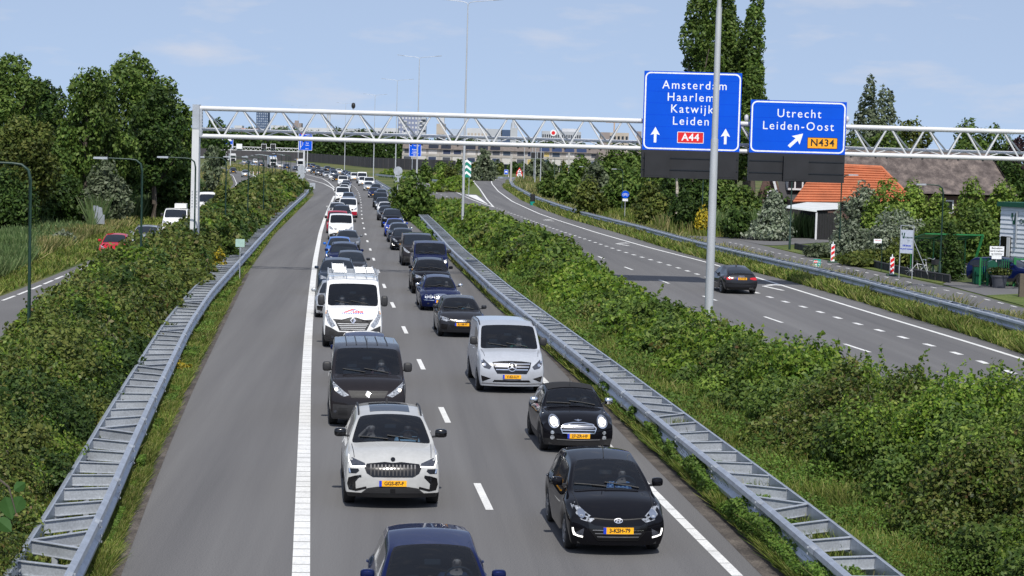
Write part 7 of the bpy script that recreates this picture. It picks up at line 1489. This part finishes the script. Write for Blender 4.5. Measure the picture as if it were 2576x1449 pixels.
for k in range(4): b = MB(); b.box(((xm+a1)/2-.75+k*.74, BZ-.12, 4.75), (.58, .05, .95)); b.build('window', M_glassdk, t, o)
b = MB(); b.bar((xm-.3, BZ-.6, 2.7), (xm-1.5, BZ-.4, 7.0), .22); b.build('barge_board', M_white, t, o); b = MB(); b.box((a0+1.5, BZ-.03, 3.4), (.8, .06, .9)); i = b.build('window', M_glassdk, t, o); b = MB(); b.box((a0+1.5, BZ, 3.4), (1.05, .06, 1.15)); b.build('frame', M_white, i, o)
# ---- company yard at the right edge
p0 = D(2514, 640, 126); t = thing('clad_building', 'white clapboard company building with dark green trim at the right edge', 'building', (p0[0], 126, 0), -1.1); H = zof(2514, 516, 126); M_clad = mat('white_cladding', (.62, .66, .72), .6, 0, [(1.5, .06, (1, 1, 1))])
b = MB(); n = 15
for k in range(n): z0, z1 = H*k/n, H*(k+1)/n; b.add([(0, -.05, z0), (9, -.05, z0), (9, 0, z1), (0, 0, z1)], [(0, 1, 2, 3)]); b.add([(0, 0, z0), (9, 0, z0), (9, -.05, z0), (0, -.05, z0)], [(0, 1, 2, 3)]); b.add([(-.05, 0, z0), (-.05, 9, z0), (0, 9, z1), (0, 0, z1)], [(0, 3, 2, 1)])
b.add([(0, 0, H), (9, 0, H), (9, 9, H), (0, 9, H)], [(0, 1, 2, 3)]); b.build('wall', M_clad, t); b = MB(); b.box((4.4, -.06, H+.08), (9.2, .3, .30)); b.box((-.07, 4.5, H+.08), (.2, 9, .30)); b.build('roof_edge', M_dkgreenp, t)
b = MB(); b.box((.65, -.08, 1.2), (.9, .08, 2.4)); b.box((3.2, -.08, 1.6), (1.0, .08, 3.0)); i = b.build('door', M_gloss, t); b = MB(); b.box((.95, -.12, 1.2), (.30, .06, 2.3)); b.build('door_leaf', M_white, i); b = MB(); b.box((1.62, -.12, 2.9), (.07, .08, 2.3)); b.build('downpipe', M_galv2, t)
def vlogo(b, x, z, h, y): b.add([(x, y, z+h), (x+h*.22, y, z+h), (x+h*.22, y, z+h*.35), (x+h*.36, y, z+h*.30), (x+h*.50, y, z+h), (x+h*.72, y, z+h), (x+h*.52, y, z), (x+h*.24, y, z), (x+h*.12, y, z+h*.62), (x, y, z+h*.62)], [(0, 1, 2, 8), (0, 8, 9), (8, 2, 3, 7), (3, 6, 7), (3, 4, 5, 6)])
b = MB(); vlogo(b, 1.05, 3.2, .72, -.07); put_text(b, 'OORHAM', .42, (2.75, 3.4), -.07, .01); b.build('lettering', M_dkgreenp, t)
p = D(2280, 640, 117); t = thing('company_board', 'white company board on poles with a green V logo', 'sign board', (p[0], 117, 0), -.75); z0, z1 = zof(2280, 637, 117), zof(2280, 578, 117); w_ = .84; b = MB(); b.box((0, 0, (z0+z1)/2), (w_, .04, z1-z0)); b.build('panel', mat('board_white', (.55, .60, .70), .5), t)
b = MB(); vlogo(b, -.36, z1-.52, .34, -.025); put_text(b, 'OORHAM', .13, (.11, z1-.46), -.025, .004); put_text(b, 'bouw', .07, (.14, z1-.64), -.025); b.build('logo', M_dkgreenp, t); b = MB(); put_text(b, 'DIE BAAN', .13, (.02, z0+.46), -.025, .006); put_text(b, 'WIL JE HET WORDEN?', .085, (0, z0+.26), -.025, .005); b.build('lettering', M_eu, t)
b = MB(); [b.cyl((s_*.45, 0, 0), (s_*.45, 0, z1+.25), .03, n=6) for s_ in (-1, 1)]; b.cyl((-.45, 0, z1+.25), (.45, 0, z1+.25), .025, n=6); b.cyl((.45, .02, z1-.6), (1.2, .8, 0), .025, n=6); b.build('frame', M_galv2, t)
# retaining wall along the ditch
wq = gpath([(2000, 627), (2060, 640), (2140, 659), (2230, 681), (2300, 697), (2372, 709), (2390, 712)], 1, 1); t = thing('retaining_wall', 'dark plank retaining wall of the ditch beside the grass strip', 'wall', tuple(wq[len(wq)//2])); o = tuple(t.location); M_pl = mat('dark_planks', (.035, .036, .042), .8, 0, [(2, .3, (3, 3, .3))])
b = MB(); n = len(wq)
for k in range(n-1): q = (wq[k]+wq[k+1])/2; b.bar((wq[k][0], wq[k][1]+.15, .21), (wq[k+1][0], wq[k+1][1]+.15, .21), .05, .42)
b.build('planks', M_pl, t, o); b = MB(); b.tube([(q[0], q[1]+.15, .44) for q in wq], .055, 4); b.build('cap_beam', M_pl, t, o); b = MB(); [b.box((q[0], q[1]+.07, .2), (.09, .09, .44)) for q in wq[::1]]; b.build('post', M_pl, t, o)['kind'] = 'stuff'
# bicycle shelter and bicycles
d = 123.0; xa, xb = D(2303, 690, d)[0], D(2440, 690, d)[0]; t = thing('bicycle_shelter', 'glass-roofed bicycle shelter with a bright green frame', 'bicycle shelter', ((xa+xb)/2, d, 0)); L = xb-xa; h0, h1 = 2.15, 2.55; g_ = MB()
for x in (-L/2, -.3, L/2): g_.bar((x, 1.6, 0), (x, 1.6, h0), .08); g_.bar((x, 1.6, h0), (x+.35, -.9, h1), .08)
g_.bar((-L/2, 1.6, h0), (L/2, 1.6, h0), .07); g_.bar((-L/2+.35, -.9, h1), (L/2+.35, -.9, h1), .08); g_.bar((L/2, -.2, 0), (L/2+.5, -.9, h1), .12); g_.bar((L/2-1.2, .6, h0+.05), (L/2+.5, -.9, h1+.02), .12); g_.build('frame', M_greenp, t); b = MB(); b.add([(-L/2, 1.6, h0+.05), (L/2, 1.6, h0+.05), (L/2+.35, -.9, h1+.06), (-L/2+.35, -.9, h1+.06)], [(0, 1, 2, 3)]); b.build('roof_pane', mat('shelter_roof_pane', (.30, .38, .36), .25), t); b = MB(); b.add([(-L/2, 1.65, .4), (L/2, 1.65, .4), (L/2, 1.65, h0), (-L/2, 1.65, h0)], [(0, 1, 2, 3)]); b.build('back_pane', M_glassp, t)
def bicycle(x, d, rz, label, m, basket=False):
    p = D(x, 690, d); t = thing('bicycle', label, 'bicycle', (p[0], d, 0), rz, 'bicycles at the shelter')
    for y in (-.53, .53):
        b = MB(); b.tube([(0, y+.34*math.cos(a), .35+.34*math.sin(a)) for a in np.linspace(0, 6.283, 19)], .022, 5); i = b.build('wheel', M_rub, t); b = MB(); [b.cyl((0, y, .35), (0, y+.33*math.cos(a), .35+.33*math.sin(a)), .006, n=4) for a in np.linspace(0, 5.7, 8)]; b.build('spokes', M_galv2, i)
    b = MB()
    for q in (((0, -.50, .37), (0, -.38, .95)), ((0, -.42, .80), (0, .02, .32)), ((0, .02, .32), (0, .16, .90)), ((0, -.40, .72), (0, .14, .80)), ((0, .02, .32), (0, .53, .35)), ((0, .15, .80), (0, .53, .35))): b.cyl(*q, .022, n=6)
    b.build('frame', m, t); b = MB(); b.tube([(-.30, -.22, 1.08), (-.2, -.34, 1.08), (0, -.38, 1.0), (.2, -.34, 1.08), (.30, -.22, 1.08)], .018, 5); b.build('handlebar', M_galv2, t); b = MB(); b.ell((0, .17, .95), (.09, .14, .05)); b.build('saddle', M_black, t, smooth=True)
    if basket: b = MB(); b.box((0, -.62, .86), (.42, .32, .30)); b.build('crate', M_plas, t)
bicycle(2312, 119, 1.2, 'bicycle with a white handlebar beside the company board', M_white); bicycle(2334, 121, .6, 'black bicycle with a front crate under the shelter', M_black, True); bicycle(2436, 117, .9, 'pale moped-like bicycle right of the fir tree', M_galv2)
# fence, letter box, planter, signs by the gate
d = 112.0; x0, x1 = D(2464, 717, d)[0], D(2546, 717, d)[0]; t = thing('yard_fence', 'green bar fence in front of the dark blue parked car', 'fence', (x0, d, 0)); H = zof(2500, 650, d); b = MB(); n = int((x1-x0)/.125)
for k in range(n): b.cyl((k*.125, 0, .05), (k*.125, 0, H), .019, n=5)
b.build('bars', M_greenp, t)['kind'] = 'stuff'; b = MB(); b.bar((0, 0, .2), (x1-x0, 0, .2), .05); b.bar((0, 0, H-.12), (x1-x0, 0, H-.12), .05); b.build('rails', M_dkgreenp, t); b = MB(); b.box((0, 0, H/2), (.09, .09, H+.1)); b.box((.45, 0, H/2), (.09, .09, H+.1)); b.build('post', M_greenp, t)
t = thing('gate_frame', 'bright green open gate frame at the right end of the fence', 'gate', (x1+.1, d, 0)); b = MB(); b.box((0, 0, H/2+.05), (.14, .14, H+.1)); b.box((.62, 0, H/2+.05), (.14, .14, H+.1)); b.build('post', M_greenp, t); b = MB(); b.box((.31, 0, H), (.48, .10, .10)); b.box((.31, 0, .15), (.48, .10, .08)); b.build('rail', M_greenp, t)
p = D(2493, 715, 111.2); t = thing('letter_box', 'dark green round-topped letter box with a white label', 'letter box', (p[0], 111.2, 0)); b = MB(); hb_ = .62; b.slab([(-.27, .5), (.27, .5), (.27, 1.25)]+[(.27*math.cos(a), 1.25+.27*math.sin(a)) for a in np.linspace(.3, 2.84, 7)]+[(-.27, 1.25)], -.22, .22); b.build('box', M_dkgreenp, t, smooth=False); b = MB(); b.box((0, 0, .25), (.1, .1, .5)); b.build('post', M_black, t); b = MB(); b.box((-.02, -.226, .98), (.36, .01, .20)); b.build('label', M_signw, t)
p = D(2513, 717, 110.5); t = thing('planter', 'big dark grey planter with a yellow-green shrub', 'planter', (p[0], 110.5, 0)); b = MB(); b.cyl((0, 0, 0), (0, 0, .62), .34, .46, 16); b.cyl((0, 0, .62), (0, 0, .72), .50, .50, 16); b.build('pot', mat('planter_grey', (.06, .065, .08), .7), t, smooth=True); o = (p[0], 110.5, 0); V = crown([((p[0]+dx, 110.5+dy, .92), (.33, .33, .24)) for dx, dy in ((-.36, 0), (0, .1), (.36, 0), (0, -.2))], 110, None, 3, 2.2, None, .2, .3); raw_quads('shrub_foliage', V, L_tree['olive'], t, o)
p = D(2504, 715, 111.6); t = thing('notice_sign', 'white notice on a pole asking visitors to report to the office', 'sign', (p[0], 111.6, 0)); z = zof(2504, 631, 111.6); b = MB(); b.box((0, 0, z), (.82, .03, .54)); b.box((0, 0, z-.36), (.56, .03, .20)); b.build('panel', M_signw, t); b = MB()
for k, q in enumerate(('Bezoekers', 'eerst melden', 'op kantoor')): put_text(b, q, .145, (0, z+.16-k*.16), -.018, .003)
b.build('lettering', M_ink, t); pole(t, z, .03, M_white)
p = D(2208, 607, 124); t = thing('notice_sign', 'small white notice with red text in the brambles', 'sign', (p[0], 124, 0)); z = zof(2208, 606, 124); b = MB(); b.box((0, 0, z), (.50, .03, .26)); b.build('panel', M_signw, t); b = MB(); put_text(b, 'Privé terrein', .075, (0, z+.04), -.018, .002); b.build('lettering', M_red, t); pole(t, z, .025, M_dgreen, .3)
p = D(2575, 755, 103); t = thing('bollard', 'weathered wooden bollard at the corner of the lawn', 'bollard', (p[0]-.12, 103, 0)); b = MB(); b.box((0, 0, .62), (.30, .28, 1.24)); b.build('post', M_wood, t); b = MB(); b.box((.155, 0, 1.0), (.012, .2, .3)); b.build('reflector', M_red, t)
p = D(2472, 700, 113); t = thing('waste_bin', 'dark green bin beside the letter box', 'bin', (p[0]-.35, 113, 0)); b = MB(); b.box((0, 0, .55), (.42, .45, 1.0)); b.build('body', M_dkgreenp, t); b = MB(); b.box((0, 0, 1.07), (.46, .49, .06)); b.build('lid', M_black, t)
# ---------------------------------------------------------------- people in the nearest cars
def skinned(verts, edges, radii, root=0, levels=1):
    me = bpy.data.meshes.new('s'); me.from_pydata(verts, edges, []); ob = bpy.data.objects.new('s', me); col.objects.link(ob)
    ob.modifiers.new('k', 'SKIN'); m = ob.modifiers.new('u', 'SUBSURF'); m.levels = m.render_levels = levels
    for i, r in enumerate(radii): me.skin_vertices[0].data[i].radius = (r if hasattr(r, '__len__') else (r, r))
    me.skin_vertices[0].data[root].use_root = True
    dg = bpy.context.evaluated_depsgraph_get(); q = bpy.data.meshes.new_from_object(ob.evaluated_get(dg)); bpy.data.objects.remove(ob); q.polygons.foreach_set('use_smooth', [True]*len(q.polygons)); return q
def figure(arms):                                       # seated figure facing -y, hip at the origin; arms: (elbow, hand) for each side
    v = [(0, 0, .08), (0, .02, .26), (0, .04, .44), (0, .03, .53), (0, .0, .61), (0, -.02, .69), (0, -.025, .77)]; r = [(.15, .11), (.15, .11), (.16, .11), (.075, .07), (.06, .06), (.085, .095), (.07, .085)]; e = [(k, k+1) for k in range(6)]
    v += [(0, -.115, .665)]; r += [.018]; e += [(5, 7)]                                   # nose
    for s in (-1, 1): n = len(v); v += [(s*.10, -.16, .05), (s*.13, -.42, .09), (s*.13, -.52, -.30)]; r += [.085, .07, .05]; e += [(0, n), (n, n+1), (n+1, n+2)]; n = len(v); v += [(s*.085, .0, .69)]; r += [.018]; e += [(5, n)]
    sv = [(0, .02, .10), (0, .02, .26), (0, .04, .44)]; srr = [(.215, .165), (.205, .16), (.205, .15)]; se = [(0, 1), (1, 2)]
    for s, (el, ha) in zip((-1, 1), arms):
        sh = (s*.19, .04, .44); n = len(v); v += [sh, el, ha]; r += [.055, .042, .030]; e += [(2, n), (n, n+1), (n+1, n+2)]
        d = Vector(ha)-Vector(el); d.normalize(); sd = d.cross(Vector((0, 0, 1))).normalized(); pm = Vector(ha)+d*.07; m = len(v); v += [tuple(pm)]; r += [.030]; e += [(n+2, m)]
        for k in range(5):
            off_ = sd*((k-1.6)*.019 if k < 4 else -.045*s); ln = (.035, .042, .039, .030, .02)[k]; b0 = pm+off_+d*(.02 if k < 4 else -.03); q = len(v); v += [tuple(b0+d*ln), tuple(b0+d*ln*1.5+Vector((0, 0, -.025)))]; r += [.009, .008]; e += [(m, q), (q, q+1)]
        q = len(sv); sv += [sh, tuple(Vector(el)*1.0), tuple((Vector(el)+Vector(ha))/2)]; srr += [.10, .078, .060]; se += [(2, q), (q, q+1), (q+1, q+2)]
    body = skinned(v, e, r); shirt = skinned(sv, se, srr); b = MB(); b.ell((0, .01, .735), (.092, .105, .085), 12, 7); hair = b.mesh('hair', smooth=True); b = MB(); [b.ell((s*.033, -.108, .695), (.012, .006, .007), 6, 4) for s in (-1, 1)]; eyes = b.mesh('eyes'); b = MB(); b.ell((0, -.103, .628), (.026, .006, .007), 8, 4); mouth = b.mesh('mouth')
    return body, shirt, hair, eyes, mouth
drv = figure((((-.27, -.14, .24), (-.14, -.36, .28)), ((.27, -.14, .24), (.15, -.36, .30)))); pas = figure((((-.28, -.08, .22), (-.06, -.20, .14)), ((.28, -.08, .22), (.07, -.20, .14)))); wav = figure((((-.34, -.12, .42), (-.12, -.20, .66)), ((.28, -.08, .22), (.07, -.20, .14))))
M_skin = {k: mat('skin_'+k, c, .55) for k, c in dict(light=(.52, .33, .25), tan=(.34, .20, .14), dark=(.12, .065, .045)).items()}; M_hair = {k: mat('hair_'+k, c, .7) for k, c in dict(dark=(.02, .015, .012), brown=(.08, .05, .03), grey=(.35, .34, .33), fair=(.32, .24, .13)).items()}
def shirtm(n, c, check=False):
    m = mat('shirt_'+n, c, .85, 0, [(30, .15, (1, 1, 1))])
    if check:
        t = m.node_tree; ck = t.nodes.new('ShaderNodeTexChecker'); ck.inputs['Scale'].default_value = 26; ck.inputs[1].default_value = (.35, .45, .62, 1); ck.inputs[2].default_value = (.06, .12, .30, 1); tcn = t.nodes.new('ShaderNodeTexCoord'); t.links.new(tcn.outputs['Object'], ck.inputs[0]); t.links.new(ck.outputs[0], t.nodes['Principled BSDF'].inputs['Base Color'])
    return m
SH = dict(check=shirtm('blue_check', (.2, .3, .5), True), black=shirtm('black', (.015, .015, .018)), pale=shirtm('pale_blue', (.42, .50, .55)), green=shirtm('green', (.03, .14, .07)), white=shirtm('white', (.6, .6, .6)), navy=shirtm('navy', (.02, .03, .07)), maroon=shirtm('maroon', (.12, .03, .03)), teal=shirtm('teal', (.12, .25, .27)))
def person(key, side, fig, shirt, skin, hair, label):
    o = CARS[key]; kk = {'navy': 'hatch', 'greysuv': 'suv', 'panelvan': 'panelvan', 'bigvan': 'bigvan', 'hatchblack': 'hatch', 'mini': 'mini', 'starvan': 'starvan', 'hatchb': 'hatchb', 'estate': 'estate', 'r6': 'suvb', 'r7': 'van'}[key]; S = KITS[kk].S
    loc = Vector((side*.37, S['ws_y']+S.get('seat', .05)+.22-S['L']/2, .44+S.get('sz', 0))); M = Matrix.Rotation(o.rotation_euler.z, 4, 'Z'); w_ = M @ loc
    t = thing('person', label, 'person', (o.location.x+w_.x, o.location.y+w_.y, loc.z+o.location.z), o.rotation_euler.z, 'people in the cars'); b, s, h, ey, mo = fig
    link('body', b, M_skin[skin], t); link('shirt', s, SH[shirt], t); link('hair', h, M_hair[hair], t); link('eyes', ey, M_ink, t); link('mouth', mo, SH['maroon'], t); return t
person('navy', 1, drv, 'navy', 'light', 'brown', 'driver in a dark top in the dark blue car at the bottom edge'); person('greysuv', 1, drv, 'pale', 'dark', 'dark', 'driver in a pale shirt in the pale grey SUV'); person('greysuv', -1, wav, 'black', 'light', 'brown', 'passenger in black, hand at the forehead, in the pale grey SUV')
person('panelvan', 1, drv, 'maroon', 'light', 'brown', 'driver of the dark panel van behind the pale grey SUV'); person('hatchblack', 1, drv, 'check', 'light', 'grey', 'driver in a blue checked shirt in the black small hatchback'); person('mini', 1, drv, 'black', 'light', 'fair', 'driver of the black convertible with hand on the wheel')
person('starvan', 1, drv, 'green', 'light', 'dark', 'driver in a green top in the silver people carrier'); person('bigvan', 1, drv, 'navy', 'tan', 'dark', 'driver of the white ladder van'); person('bigvan', -1, pas, 'navy', 'light', 'dark', 'passenger of the white ladder van'); person('hatchb', 1, drv, 'teal', 'light', 'brown', 'driver of the dark grey small hatchback')
person('estate', 1, drv, 'maroon', 'light', 'grey', 'driver of the old dark blue estate')
